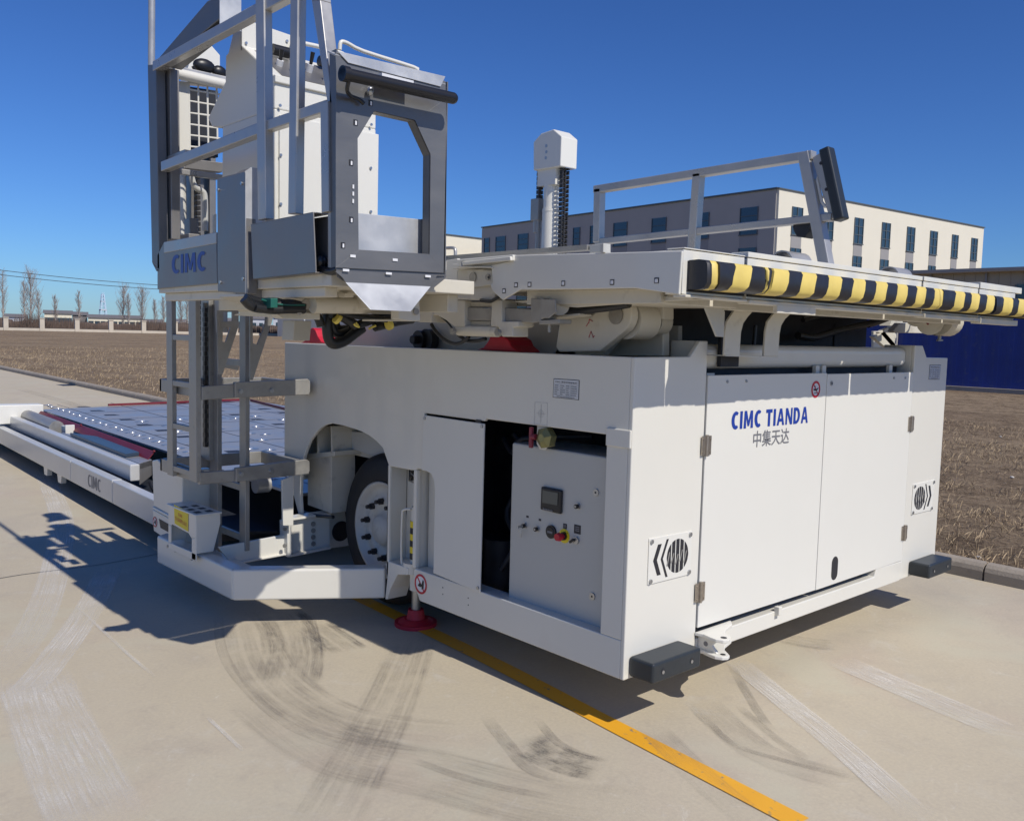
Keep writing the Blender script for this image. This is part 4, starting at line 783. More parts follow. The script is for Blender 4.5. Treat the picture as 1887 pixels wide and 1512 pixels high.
b.prism([(-0.981,0.95,1.945),(-0.82,0.95,1.941),(-0.708,0.95,1.907),(-0.707,0.95,1.875),(-0.82,0.95,1.889),(-0.972,0.95,1.902)], (0, 0.04, 0)); b.prism([(-0.947,1.1,1.885),(-0.893,1.1,1.888),(-0.865,1.1,1.774),(-0.946,1.1,1.771)], (0, 0.10, 0)); b.prism([(-1.129,1.05,1.803),(-0.895,1.05,1.799),(-0.894,1.05,1.771),(-1.078,1.05,1.77)], (0, 0.06, 0))
b.prism([(-0.862,0.9,1.886),(-0.818,0.9,1.888),(-0.818,0.9,1.87),(-0.862,0.9,1.868)], (0, 0.05, 0))
b.cyl((-0.961,1,1.832), (-0.556,1,1.843), 0.036, 24)
b.prism([(-0.687,0.75,1.846),(-0.577,0.75,1.869),(-0.57,0.75,1.78),(-0.613,0.75,1.774),(-0.686,0.75,1.781)], (0, 0.06, 0)); b.prism([(-0.711,0.9,1.779),(-0.458,0.9,1.787),(-0.458,0.9,1.777),(-0.711,0.9,1.77)], (0, 0.10, 0))
b.build('support_beam', 'cream', LD, 0.004)
b = MB(); b.disc((-0.6,0.745,1.816), (0, -1, 0), 0.014, 0.006); b.disc((-1.001,0.99,1.833), (0, -1, 0), 0.022, 0.006); b.disc((-1.039,0.99,1.797), (0, -1, 0), 0.010, 0.02); b.build_split('bolt', 'pin', LD)
b = MB(); b.prism([(-0.6,1.94,1.772),(-0.6,1.811,1.772),(-0.6,1.828,1.667),(-0.6,1.951,1.667)], (0.10, 0, 0)); b.build('hanging_tube', 'greybox', LD, 0.003)
b = MB()
b.tube([(-1.275,1,1.846),(-1.247,1,1.821),(-1.203,1,1.811),(-1.155,1,1.817),(-1.08,1,1.832),(-1.003,1,1.821)], 0.022).tube([(-1.261,1.02,1.851),(-1.193,1.02,1.836),(-1.119,1.02,1.839),(-1.044,1.02,1.82),(-0.987,1.02,1.812)], 0.018).tube([(-1.237,0.98,1.812),(-1.165,0.98,1.804),(-1.091,0.98,1.809),(-1.014,0.98,1.811)], 0.018)
b.build_each('hose', 'hose', LD)
b = MB(); b.tube([(-1.214,0.97,1.844),(-1.146,0.97,1.829),(-1.084,0.97,1.827),(-1.015,0.97,1.83)], 0.004, 6); b.build('green_wire', 'green', LD)
b = MB(); b.prism([(-1.193,0.93,1.851),(-1.162,0.93,1.852),(-1.162,0.93,1.812),(-1.193,0.93,1.811)], (0, 0.10, 0)); b.build('hose_clamp', 'green', LD, 0.003)
b = MB()
b.tube([(-0.734,1.25,1.81),(-0.74,1.25,1.746),(-0.73,1.25,1.683),(-0.701,1.25,1.663),(-0.645,1.25,1.677),(-0.585,1.25,1.716),(-0.545,1.25,1.741)], 0.026).tube([(-0.684,1.3,1.804),(-0.683,1.3,1.747),(-0.659,1.3,1.709),(-0.599,1.3,1.718),(-0.532,1.3,1.751)], 0.022).tube([(-0.642,1.35,1.8),(-0.623,1.35,1.738),(-0.568,1.35,1.734),(-0.506,1.35,1.751)], 0.020)
b.tube([(-0.849,1.2,1.806),(-0.818,1.2,1.782),(-0.801,1.2,1.745)], 0.022).tube([(-0.75,1.2,1.804),(-0.692,1.2,1.791),(-0.632,1.2,1.76),(-0.614,1.2,1.75)], 0.024).tube([(-0.737,1.15,1.81),(-0.635,1.15,1.793),(-0.513,1.15,1.784),(-0.419,1.15,1.781)], 0.014).tube([(-0.662,1.2,1.81),(-0.542,1.2,1.793),(-0.401,1.2,1.803)], 0.014).tube([(-0.51,1.2,1.745),(-0.448,1.2,1.759),(-0.368,1.2,1.777),(-0.286,1.2,1.79)], 0.022).tube([(-0.602,1.2,1.755),(-0.541,1.2,1.773),(-0.48,1.2,1.806),(-0.417,1.2,1.816)], 0.02)
b.tube([(-0.719,1.3,1.805),(-0.731,1.3,1.772),(-0.713,1.3,1.721)], 0.016)
b.build_each('hose_loop', 'hose', LD)
b = MB()
for a_, c_ in (((-0.742,1.17,1.785), (-0.727,1.17,1.775)), ((-0.469,1.15,1.757), (-0.451,1.15,1.762))): b.cyl(a_, c_, 0.026, 14)
b.tube([(-0.639,1.18,1.76),(-0.627,1.18,1.75),(-0.609,1.18,1.745)], 0.006).tube([(-0.554,1.18,1.736),(-0.542,1.18,1.744),(-0.517,1.18,1.753)], 0.006).tube([(-0.63,1.18,1.765),(-0.615,1.18,1.75)], 0.006, 6, 1)
b.build_split('hose_marker', 'yplug', LD)
b = MB(); b.prism([(-0.15,1.112,2.085),(-0.15,1.022,2.092),(-0.15,1.016,1.891),(-0.15,1.217,1.882),(-0.15,1.219,1.953),(-0.15,1.111,2.032)], (0.02, 0, 0)); b.build('end_plate', 'white', LD, 0.003)
# ---- plates on top of the chassis, red stops, scissor arm
b = MB(); b.prism([(0.3,3.199,1.706),(0.3,3.031,1.761),(0.3,0.874,1.818),(0.3,0.641,1.778),(0.3,0.635,1.631),(0.3,3.198,1.615)], (0.03, 0, 0)); b.prism([(0.55,1.086,1.78),(0.55,0.2,1.789),(0.55,0.193,1.644),(0.55,1.08,1.625)], (0.03, 0, 0)); b.build('inner_plate', 'greybox', LD)
for q in ([(0.04,2.9,1.634),(0.04,2.844,1.65),(0.04,2.802,1.686),(0.04,2.774,1.725),(0.04,2.754,1.736),(0.04,2.733,1.736),(0.04,2.705,1.723),(0.04,2.671,1.682),(0.04,2.63,1.651),(0.04,2.577,1.642)], [(0.06,1.116,1.644),(0.06,1.06,1.657),(0.06,1.023,1.691),(0.06,1.007,1.716),(0.06,0.904,1.718),(0.06,0.867,1.7),(0.06,0.85,1.674),(0.06,0.793,1.641)]):
    b = MB(); b.prism(q, (0.16, 0, 0)); b.build('red_stop', 'red', LD, 0.008)
b = MB(); q0 = (0.1,0.199,1.824); rr = 0.085
arm = [Vector((0.10, q0[1] + rr * math.cos(t), q0[2] + rr * math.sin(t))) for t in [R(-55) - R(12) * i for i in range(0)]]
ring_ = [(0.10, q0[1] + rr * math.cos(R(a)), q0[2] + rr * math.sin(R(a))) for a in range(62, 236, 12)]
b.prism([(0.1,0.554,1.795), (0.1,0.558,1.815), (0.1,0.356,1.818)] + ring_ + [(0.1,0.296,1.662), (0.1,0.552,1.651), (0.1,0.574,1.671), (0.1,0.565,1.723)], (0.05, 0, 0)); ar = b.build('scissor_arm', 'cream', LD, 0.006)
tag(ar, 'scissor arm with a round pin and red chalk marks')
b = MB(); b.disc((0.098, q0[1], q0[2]), (-1, 0, 0), 0.040, 0.006, 24); b.build('pivot_pin', 'pin', ar)
b = MB()
for s_ in ([(0.098,0.379,1.774),(0.098,0.363,1.791),(0.098,0.361,1.806)], [(0.098,0.361,1.806),(0.098,0.34,1.796)], [(0.098,0.36,1.722),(0.098,0.348,1.752),(0.098,0.333,1.722),(0.098,0.327,1.732)]): b.tube(s_, 0.0016, 5, 1)
b.build('chalk_mark', 'signred', ar)
b = MB(); c1 = (0.18,0.191,1.804); b.cyl((0.16, c1[1], c1[2]), (0.30, c1[1], c1[2]), 0.085, 28); b.cyl((0.34, c1[1], c1[2]), (0.42, c1[1], c1[2]), 0.06, 24); b.prism([(0.3,0.237,1.877),(0.3,0.099,1.874),(0.3,0.096,1.813),(0.3,0.234,1.813)], (0.08, 0, 0)); b.prism([(0.4,0.599,1.632),(0.4,0.411,1.783),(0.4,0.173,1.786),(0.4,0.166,1.645)], (0.05, 0, 0)); b.build('pivot_barrel', 'cream', LD, 0.006)
b = MB(); b.prism([(0.3,0.787,1.626),(0.3,0.455,1.637),(0.3,0.292,1.782),(0.3,0.414,1.884),(0.3,0.68,1.805)], (0.04, 0, 0)); b.build('scissor_arm', 'cream', LD, 0.004)
b = MB(); b.box(0.60, 0.62, 0.45, 2.9, 1.52, 1.88); b.box(0.6, 2.6, 1.2, 1.22, 1.52, 1.98); b.box(2.5, 2.52, 0.45, 0.9, 1.52, 1.85); b.build('lift_dark_panel', 'dark', LD)  # flat dark panels put in to blacken the gap above the chassis
b = MB(); q = (0.25,1.815,1.682); b.cyl((0.20, q[1], q[2]), (0.28, q[1], q[2]), 0.055, 20); b.cyl((0.16, q[1], q[2]), (0.20, q[1], q[2]), 0.025, 8); b.cyl((0.22, q[1] - 0.05, q[2] + 0.0), (0.27, q[1] - 0.05, q[2]), 0.065, 20); b.build('cable_drum', 'black', LD)

# ================================================================ upper loading platform with the striped bumper
UP = bpy.data.objects.new('upper_platform', None); COL.objects.link(UP); UP.parent = LD; UP.empty_display_size = 0.2
XS = -0.21; YB = -0.38
b = MB()
b.prism([(-0.21,-0.382,2.054),(-0.21,0.553,2.081),(-0.21,0.552,2.057),(-0.21,0.7,2.044),(-0.21,0.686,1.964),(-0.21,0.704,1.947),(-0.21,0.68,1.919),(-0.21,0.615,1.882),(-0.21,0.501,1.926),(-0.21,-0.162,1.92),(-0.21,-0.376,1.892)], (0.012, 0, 0))
b.prism([(-0.222,0.937,2.078),(-0.222,0.54,2.082),(-0.222,0.539,2.056),(-0.222,0.546,2.054),(-0.222,0.903,2.066),(-0.222,0.903,2.046),(-0.222,0.686,2.035),(-0.222,0.686,2.028),(-0.222,0.935,2.042)], (0.03, 0, 0))
b.prism([(-0.235,0.883,2.064),(-0.235,0.543,2.074),(-0.235,0.539,2.055),(-0.235,0.879,2.046)], (0.014, 0, 0))
b.build('side_plate', 'white', UP, 0.004)
b = MB(); b.prism([(-0.16,1.008,2.049),(-0.16,0.73,2.038),(-0.16,0.725,1.887),(-0.16,0.851,1.886),(-0.16,1.008,1.893)], (0.05, 0, 0)); b.build('hinge_block', 'cream', UP, 0.004)
b = MB(); b.prism([(-0.175,0.915,2.034),(-0.175,0.736,2.028),(-0.175,0.733,1.95),(-0.175,0.912,1.946)], (0.01, 0, 0)); b.prism([(-0.185,0.79,2.024),(-0.185,0.705,2.021),(-0.185,0.703,1.954),(-0.185,0.788,1.953)], (0.01, 0, 0)); b.prism([(-0.195,0.716,2.018),(-0.195,0.693,2.017),(-0.195,0.691,1.95),(-0.195,0.714,1.951)], (0.02, 0, 0)); hb_ = b.build('hinge_plate', 'cream', UP, 0.003)
b = MB(); b.disc((-0.176,0.867,1.994), (-1, 0, 0), 0.024, 0.006); b.disc((-0.186,0.745,1.99), (-1, 0, 0), 0.014, 0.008); b.build_split('hinge_pin', 'pin', hb_)
b = MB(); b.disc((-0.195,0.734,1.989), (-1, 0, 0), 0.006, 0.001); b.build('socket', 'ink', hb_)
b = MB()
for q in [(-0.211,0.605,1.923),(-0.211,0.526,1.948),(-0.211,0.438,1.948),(-0.211,0.231,1.948),(-0.211,-0.043,1.946),(-0.211,-0.268,1.947)]: b.box(q[0] - 0.001, q[0], q[1] - 0.011, q[1] + 0.011, q[2] - 0.011, q[2] + 0.011)
b.build_split('square_hole', 'ink', UP)
b = MB()
for q in [(-0.212,0.603,1.923),(-0.212,0.524,1.948),(-0.212,0.436,1.948),(-0.212,0.229,1.948),(-0.212,-0.045,1.946),(-0.212,-0.27,1.946)]: b.box(q[0] - 0.001, q[0], q[1] - 0.004, q[1] + 0.009, q[2] - 0.007, q[2] + 0.007)
b.build_split('bright_slug', 'signwhite', UP)
# deck slab, front face and lips
b = MB(); b.box(XS + 0.012, 3.20, -0.20, 1.00, 2.035, 2.060); b.box(0.0, 3.10, 1.0, 1.90, 2.035, 2.055)
GAPS = [0.216, 1.862, 2.620]; gx = [XS + 0.013] + GAPS + [3.20]
for i in range(4):
    a_ = gx[i] + (0.011 if i else 0); c_ = gx[i + 1] - (0.011 if i < 3 else 0)
    b.box(a_, c_, YB + 0.012, -0.20, 2.035, 2.060); b.box(a_, c_, YB, YB + 0.012, 1.895, 2.060); b.box(a_, c_, YB + 0.012, YB + 0.08, 1.895, 1.905)
b.box(0.10, 0.16, YB + 0.02, 1.0, 1.93, 2.03); b.box(2.9, 2.96, YB + 0.02, 1.0, 1.90, 2.03)
for (x0, x1, z1) in ((XS + 0.014, 0.206, 2.068), (0.226, 1.852, 2.085), (1.872, 2.610, 2.087), (2.632, 3.30, 2.100)): b.box(x0, x1, YB - 0.003, YB + 0.08, 2.063, z1)
b.build('platform_frame', 'white', UP, 0.004)
b = MB(); b.box(-0.15, 3.1, -0.20, 0.95, 1.925, 1.930); b.prism([(-0.1,0.685,1.88),(-0.1,0.232,1.901),(-0.1,-0.25,1.894),(-0.1,-0.392,1.878),(-0.1,-0.156,1.872),(-0.1,0.263,1.852)], (0.02, 0, 0)); b.box(-0.12, 0.4, -0.22, 0.55, 1.865, 1.925); b.box(0.4, 2.9, -0.18, -0.10, 1.86, 1.925)
b.build('underframe', 'cream', UP, 0.004)
b = MB(); b.bar((0,1.407,2.114), (0,0.271,2.117), 0.06, 0.022); b.build('side_guide', 'galv', UP)
b = MB(); b.prism([(-0.02,0.266,2.127),(-0.02,0.177,2.129),(-0.02,0.175,2.09),(-0.02,0.264,2.092)], (0.04, 0, 0)); b.prism([(-0.222,0,2.102),(-0.203,0,2.102),(-0.201,0,2.065),(-0.221,0,2.066)], (0, 0.02, 0)); b.build('guide_end', 'greybox', UP, 0.002)
b = MB(); b.tube([(0.4,1.811,2.228),(0.4,1.744,2.225),(0.4,1.728,2.208),(0.4,1.727,2.164)], 0.010, 6, 3); b.build('grab_handle', 'alu', UP)
# curved stop flaps
for xa in (0.60, 1.62):
    b = MB(); n_ = 8; o_ = [(xa, YB + 0.02 + 0.055 - 0.055 * math.cos(math.pi * i / n_), 2.075 + 0.050 * math.sin(math.pi * i / n_)) for i in range(n_ + 1)]
    i_ = [(xa, YB + 0.02 + 0.055 - 0.049 * math.cos(math.pi * i / n_), 2.075 + 0.044 * math.sin(math.pi * i / n_)) for i in range(n_ + 1)]
    b.prism(o_ + i_[::-1], (0.165, 0, 0)); b.build('stop_flap', 'alu', UP)
# striped foam bumper: soft sleeve with narrow seams
BU = bpy.data.objects.new('striped_bumper', None); COL.objects.link(BU); BU.parent = UP; BU.empty_display_size = 0.1
YO = YB - 0.004
def sleeve(x0, x1, zt0, zt1, zb0, zb1, m_, sq=0.0, parent=BU, s0=0.0, s1=0.0):
    n_ = 4; prof = [(0, 1.0), (0.05, 1.015), (0.082, 0.97), (0.092, 0.85), (0.095, 0.5), (0.094, 0.2), (0.080, 0.03), (0.05, -0.02), (0, 0)]
    V_ = []
    for k in range(n_ + 1):
        t = k / n_; x = x0 + (x1 - x0) * t; zt = zt0 + (zt1 - zt0) * t; zb = zb0 + (zb1 - zb0) * t
        for (dy, f) in prof:
            s_ = 1 - sq * (0.5 + 0.5 * math.cos(2 * math.pi * t)) if sq else 1
            V_.append((x + (s0 * (1 - t) + s1 * t) * (f - 1) + 0.003 * math.sin(9 * f + x * 40) * (1 if s0 else 0), YO - dy * s_ - 0.002 * math.sin(x * 61), zb + (zt - zb) * f))
    m_n = len(prof); b = MB(); b.add(V_, [[k * m_n + i, (k + 1) * m_n + i, (k + 1) * m_n + i + 1, k * m_n + i + 1] for k in range(n_) for i in range(m_n - 1)], True)
    b.add([V_[i] for i in range(m_n)], [list(range(m_n))]); b.add([V_[n_ * m_n + i] for i in range(m_n)], [list(range(m_n))[::-1]])
    return b.build('bumper_segment', m_, parent)
ZT, ZBM = 2.022, 1.914
SEG = [(-0.17, -0.136, 'B'), (-0.136, -0.101, 'Y'), (-0.101, 0.006, 'B'), (0.006, 0.119, 'Y'), (0.119, 0.227, 'B'), (0.227, 0.246, 'Y'), (0.246, 0.282, 'B'), (0.282, 0.397, 'Y'), (0.397, 0.499, 'B'), (0.499, 0.612, 'Y'), (0.612, 0.718, 'B'), (0.718, 0.83, 'Y'), (0.83, 0.934, 'B'), (0.934, 1.047, 'Y'), (1.047, 1.153, 'B'), (1.153, 1.263, 'Y'), (1.263, 1.372, 'B'), (1.372, 1.484, 'Y'), (1.484, 1.587, 'B'), (1.587, 1.694, 'Y'), (1.694, 1.798, 'B'), (1.798, 1.911, 'Y'), (1.911, 2.061, 'B'), (2.061, 2.18, 'Y'), (2.18, 2.276, 'B'), (2.276, 2.387, 'Y'), (2.387, 2.493, 'B'), (2.493, 2.606, 'Y'), (2.606, 2.757, 'B'), (2.757, 2.896, 'Y'), (2.896, 2.994, 'B'), (2.994, 3.114, 'Y'), (3.1140000000000003, 3.224, 'B'), (3.224, 3.334, 'Y'), (3.334, 3.444, 'B'), (3.4440000000000004, 3.494, 'Y')]
S2 = []
for (xa, xb, c_) in SEG:
    cut = [g for g in GAPS if xa - 0.006 < g < xb + 0.006]
    if cut and cut[0] - xa > 0.012: S2.append((xa, cut[0] - 0.011, c_))
    if cut and xb - cut[0] > 0.012: S2.append((cut[0] + 0.011, xb, c_))
    if not cut: S2.append((xa, xb, c_))
for (xa, xb, c_) in S2:
    near = lambda v: min(abs(v - g) for g in GAPS) < 0.012 or v < -0.1
    sleeve(xa, xb, ZT, ZT, ZBM, ZBM, 'yfoam' if c_ == 'Y' else 'bfoam', sq=0.10 if (xb - xa) < 0.05 or abs(xa + 0.17) < 0.01 else 0.0, s0=0 if near(xa) else 0.035, s1=0 if near(xb) else 0.035)
gy = [-0.172] + GAPS + [3.5]
for i in range(4):
    b = MB(); b.box(gy[i] + (0.011 if i else 0), gy[i + 1] - (0.011 if i < 3 else 0), YB - 0.006, YB - 0.001, 1.905, 2.020); b.build('backing_rail', 'dark', UP)
for xa, xb, za in ((-0.20, 0.208, 1.882), (0.224, 1.854, 1.876), (1.870, 2.612, 1.870), (2.628, 3.22, 1.860)):
    b = MB(); b.box(xa, xb, -0.40, -0.34, za, 1.893); b.build('lower_rail', 'cream', UP, 0.004)
b = MB(); b.box(0.43, 0.745, -0.402, -0.38, 1.845, 1.882); b.build('shadow_step_box', 'cream', UP, 0.003)  # box added to cast the stepped edge of the bumper's shadow
# hanging guards and brackets under the front edge
for q in ([(0.617,-0.1,1.898),(0.756,-0.1,1.904),(0.748,-0.1,1.883),(0.68,-0.1,1.838),(0.643,-0.1,1.805),(0.628,-0.1,1.764),(0.624,-0.1,1.657),(0.503,-0.1,1.659),(0.503,-0.1,1.767),(0.513,-0.1,1.811),(0.56,-0.1,1.856),(0.605,-0.1,1.89)], [(0.959,-0.1,1.902),(1.102,-0.1,1.913),(1.08,-0.1,1.88),(0.999,-0.1,1.835),(0.968,-0.1,1.803),(0.957,-0.1,1.763),(0.953,-0.1,1.653),(0.828,-0.1,1.655),(0.832,-0.1,1.774),(0.846,-0.1,1.82),(0.895,-0.1,1.858),(0.945,-0.1,1.891)]):
    b = MB(); b.prism(q, (0, 0.012, 0)); b.build('bent_bracket', 'cream', UP, 0.003)
b = MB(); b.prism([(0.512,-0.1,1.659),(0.958,-0.1,1.653),(0.948,-0.1,1.647),(0.508,-0.1,1.654)], (0, 0.10, 0)); b.build('bracket_foot', 'cream', UP)
b = MB(); b.prism([(0.249,-0.15,1.894),(0.379,-0.15,1.902),(0.42,-0.15,1.849),(0.42,-0.15,1.74),(0.367,-0.15,1.741)], (0, 0.010, 0)); b.build('pointed_plate', 'greybox', UP, 0.002)
b = MB(); b.box(0.65, 0.80, 0.02, 0.04, 1.60, 1.90); b.box(0.45, 2.95, 0.45, 0.47, 1.53, 1.92); b.build('lift_dark_panel', 'dark', LD)  # more dark panels added to deepen the darkness below the platform
b = MB(); b.tube([(0.738,0.1,1.92),(0.82,0.1,1.921),(0.882,0.1,1.9),(0.913,0.1,1.866)], 0.012).tube([(0.955,0.1,1.651),(1.007,0.1,1.659),(1.044,0.1,1.693),(1.054,0.1,1.803)], 0.010).tube([(1.811,0.3,1.763),(1.996,0.3,1.753),(2.25,0.3,1.797),(2.665,0.3,1.854),(3.041,0.3,1.922),(3.213,0.3,1.98)], 0.022).tube([(1.862,0.3,1.852),(2.108,0.3,1.892),(2.372,0.3,1.917),(2.657,0.3,1.92),(2.957,0.3,1.952)], 0.014).tube([(1.513,0.1,1.861),(1.682,0.1,1.896),(1.862,0.1,1.902),(2.116,0.1,1.918)], 0.008).tube([(2.666,0.3,1.841),(2.888,0.3,1.882),(3.08,0.3,1.931),(3.28,0.3,1.982)], 0.016).tube([(2.947,0.2,1.877),(3.149,0.2,1.89),(3.246,0.2,1.922),(3.273,0.2,1.967)], 0.007)
b.build_each('hose', 'hose', UP)
b = MB(); b.prism([(3.363,0.45,1.952),(3.512,0.45,1.992),(3.561,0.45,1.892),(3.461,0.45,1.859),(3.292,0.45,1.854)], (0, 0.08, 0)); b.prism([(3.145,0.5,1.775),(3.32,0.5,1.816),(3.642,0.5,1.664),(3.512,0.5,1.656),(3.467,0.5,1.663)], (0, 0.03, 0)); b.prism([(3.239,0.5,1.807),(3.367,0.5,1.844),(3.405,0.5,1.81),(3.509,0.5,1.801),(3.513,0.5,1.773),(3.481,0.5,1.757),(3.502,0.5,1.726),(3.706,0.5,1.656),(3.555,0.5,1.656)], (0, 0.03, 0)); b.prism([(2.466,0.55,1.861),(2.677,0.55,1.867),(2.685,0.55,1.795),(2.473,0.55,1.791)], (0, 0.02, 0)); b.prism([(2.642,0.5,1.659),(2.78,0.5,1.733),(2.897,0.5,1.697),(3.009,0.5,1.728),(3.096,0.5,1.654)], (0, 0.03, 0)); b.prism([(3.774,0.8,1.821),(4.14,0.8,1.829),(4.165,0.8,1.648),(3.796,0.8,1.647)], (0, 0.02, 0))
b.prism([(3.015,0.3,1.813),(3.113,0.3,1.87),(3.485,0.3,1.88),(3.496,0.3,1.808),(3.057,0.3,1.803)], (0, 0.04, 0)); b.build_split('corner_strut', 'cream', UP, 0.003)
b = MB(); b.prism([(3.698,0.6,1.887),(4.36,0.6,1.909),(4.785,0.6,1.89),(4.738,0.6,1.844),(4.374,0.6,1.819),(3.69,0.6,1.81)], (0, 0.06, 0)); b.build('slide_beam', 'galv', UP, 0.003)
b = MB(); b.cyl((2.801,0.05,1.915), (3.007,0.14,1.921), 0.075, 20); b.cyl((2.882,0,1.87), (3.024,0.06,1.873), 0.080, 20); b.prism([(2.788,0,1.914),(2.972,0,1.921),(2.981,0,1.865),(2.796,0,1.86)], (0, 0.06, 0)); b.cyl((3.115,0.05,1.89), (3.287,0.05,1.887), 0.10, 20); b.prism([(2.624,0.06,1.916),(2.714,0.06,1.926),(2.721,0.06,1.872),(2.615,0.06,1.869)], (0, 0.03, 0)); b.build('guide_roller', 'cream', UP, 0.003)
b = MB(); b.disc((2.743,0.045,1.916), (0, -1, 0), 0.015, 0.004); b.disc((2.831,-0.005,1.868), (0, -1, 0), 0.015, 0.004); b.build_split('roller_pin', 'maroon', UP)
b = MB(); b.cyl((3.184,0.06,1.82), (3.184,0.06,1.763), 0.012, 8); b.bar((3.103,0.06,1.793), (3.283,0.06,1.793), 0.012, 0.008); b.bar((3.151,0.06,1.758), (3.227,0.06,1.76), 0.014, 0.01); b.build('clamp_screw', 'galv', UP)

# ---- parts under the side edge
b = MB(); W_ = -0.14
b.prism([(-0.14,1.272,1.891),(-0.14,0.973,1.888),(-0.14,0.969,1.759),(-0.14,1.045,1.758),(-0.14,1.116,1.79),(-0.14,1.188,1.814),(-0.14,1.27,1.817)], (0.10, 0, 0))
b.prism([(-0.14,0.771,1.886),(-0.14,0.702,1.888),(-0.14,0.694,1.787),(-0.14,0.582,1.788),(-0.14,0.581,1.766),(-0.14,0.599,1.761),(-0.14,0.618,1.76),(-0.14,0.616,1.718),(-0.14,0.691,1.716),(-0.14,0.72,1.762),(-0.14,0.774,1.764)], (0.10, 0, 0))
b.prism([(-0.15,1.342,1.883),(-0.15,1.222,1.882),(-0.15,1.223,1.778),(-0.15,1.339,1.78)], (0.10, 0, 0))
b.prism([(-0.1,1.022,1.883),(-0.1,0.801,1.881),(-0.1,0.8,1.855),(-0.1,1.021,1.856)], (0.06, 0, 0)); b.prism([(-0.1,1.019,1.791),(-0.1,0.821,1.787),(-0.1,0.829,1.764),(-0.1,1.018,1.765)], (0.06, 0, 0)); b.prism([(-0.02,1.394,1.921),(-0.02,0.374,1.88),(-0.02,0.373,1.856),(-0.02,1.393,1.878)], (0.03, 0, 0))
b.build('slide_mount', 'cream', UP, 0.004)
b = MB(); b.prism([(-0.12,0.992,1.855),(-0.12,0.797,1.849),(-0.12,0.795,1.792),(-0.12,0.99,1.791)], (0.07, 0, 0)); b.prism([(-0.12,0.719,1.851),(-0.12,0.515,1.845),(-0.12,0.513,1.784),(-0.12,0.717,1.788)], (0.07, 0, 0)); b.build('square_tube', 'galv', UP, 0.004)
b = MB(); b.prism([(-0.15,0.492,1.893),(-0.15,0.426,1.889),(-0.15,0.422,1.789),(-0.15,0.488,1.781)], (0.10, 0, 0)); b.prism([(-0.17,0.402,1.886),(-0.17,0.317,1.885),(-0.17,0.308,1.829),(-0.17,0.354,1.803),(-0.17,0.398,1.803)], (0.006, 0, 0)); b.prism([(-0.16,0.419,1.891),(-0.16,0.402,1.891),(-0.16,0.398,1.798),(-0.16,0.415,1.798)], (0.08, 0, 0)); b.prism([(-0.16,0.425,1.793),(-0.16,0.3,1.799),(-0.16,0.3,1.78),(-0.16,0.425,1.774)], (0.08, 0, 0)); b.cyl((-0.12,0.4,1.78), (-0.12,0.399,1.742), 0.008, 8); b.disc((-0.151,0.352,1.863), (-1, 0, 0), 0.008, 0.004); b.build('adjuster_box', 'galv', UP, 0.003)
b = MB(); b.cyl((-0.1,0.359,1.86), (0.02,0.478,1.865), 0.044, 24); b.build('guide_roller', 'cream', UP, 0.004)
b = MB(); b.cyl((-0.12,1.035,1.74), (-0.12,0.742,1.739), 0.026, 20); cy_ = b.build('hydraulic_cylinder', 'cream', UP)
b = MB(); b.disc((-0.16,1.02,1.736), (-1, 0, 0), 0.016, 0.02, 8); b.disc((-0.16,0.685,1.736), (-1, 0, 0), 0.014, 0.02, 8); b.cyl((-0.12,1.078,1.736), (-0.12,0.726,1.739), 0.010, 8); b.build_split('clevis_pin', 'galv', cy_)
b = MB(); b.tube([(-0.1,1.289,1.77),(-0.1,1.251,1.734),(-0.1,1.182,1.694),(-0.1,1.101,1.674),(-0.1,1.032,1.684),(-0.1,0.982,1.712)], 0.010).tube([(-0.08,1.088,1.718),(-0.08,1.023,1.692),(-0.08,0.947,1.691),(-0.08,0.878,1.703)], 0.010).tube([(-0.17,0.815,1.885),(-0.17,0.748,1.88),(-0.17,0.714,1.889),(-0.17,0.683,1.902)], 0.009).tube([(-0.13,1.178,1.812),(-0.13,1.115,1.779),(-0.13,1.07,1.744)], 0.005).tube([(-0.05,0.377,1.84),(-0.05,0.244,1.842),(-0.05,0.103,1.853),(-0.05,-0.001,1.866)], 0.016)
b.build_each('hose', 'hose', UP)
b = MB(); b.prism([(0.5,1.015,1.896),(0.5,0.591,1.893),(0.5,0.588,1.825),(0.5,1.012,1.823)], (0.02, 0, 0)); b.build('shadow_box', 'dark', UP)  # dark sheet put in to stand for the shade under the deck
b = MB(); b.prism([(0.02,0.479,1.811),(0.02,0.276,1.823),(0.02,0.276,1.816),(0.02,0.479,1.803)], (-0.08, 0, 0.004)); b.build('arm_edge', 'cream', UP)

# ---- folded side rail on the upper platform
XR = 1.0
SR = bpy.data.objects.new('side_railing', None); COL.objects.link(SR); SR.parent = UP; SR.empty_display_size = 0.1
def rb(a_, c_, w_=0.04, h_=0.04, nm='rail_bar'):
    b = MB(); b.bar(a_, c_, w_, h_, up=(1, 0, 0) if abs(a_[2] - c_[2]) > abs(a_[1] - c_[1]) else (0, 0, 1)); return b.build(nm, 'alu', SR, 0.004)
rb((1,1.178,2.58), (1,-0.207,2.604), 0.05, 0.042); rb((1,1.156,2.278), (1,-0.32,2.308), 0.04, 0.036)
rb((1,1.148,2.583), (1,1.143,2.274), 0.05, 0.05, 'rail_post'); rb((1,0.449,2.592), (1,0.463,2.193), 0.05, 0.05, 'rail_post'); rb((1,-0.161,2.62), (1,-0.305,2.069), 0.055, 0.055, 'rail_post'); rb((1,-0.224,2.602), (1,-0.334,2.302), 0.05, 0.02, 'rail_post')
b = MB(); b.bar((1,-0.269,2.626), (1,-0.364,2.29), 0.05, 0.065, up=(1, 0, 0)); b.build('rubber_pad', 'rubber', SR, 0.008)
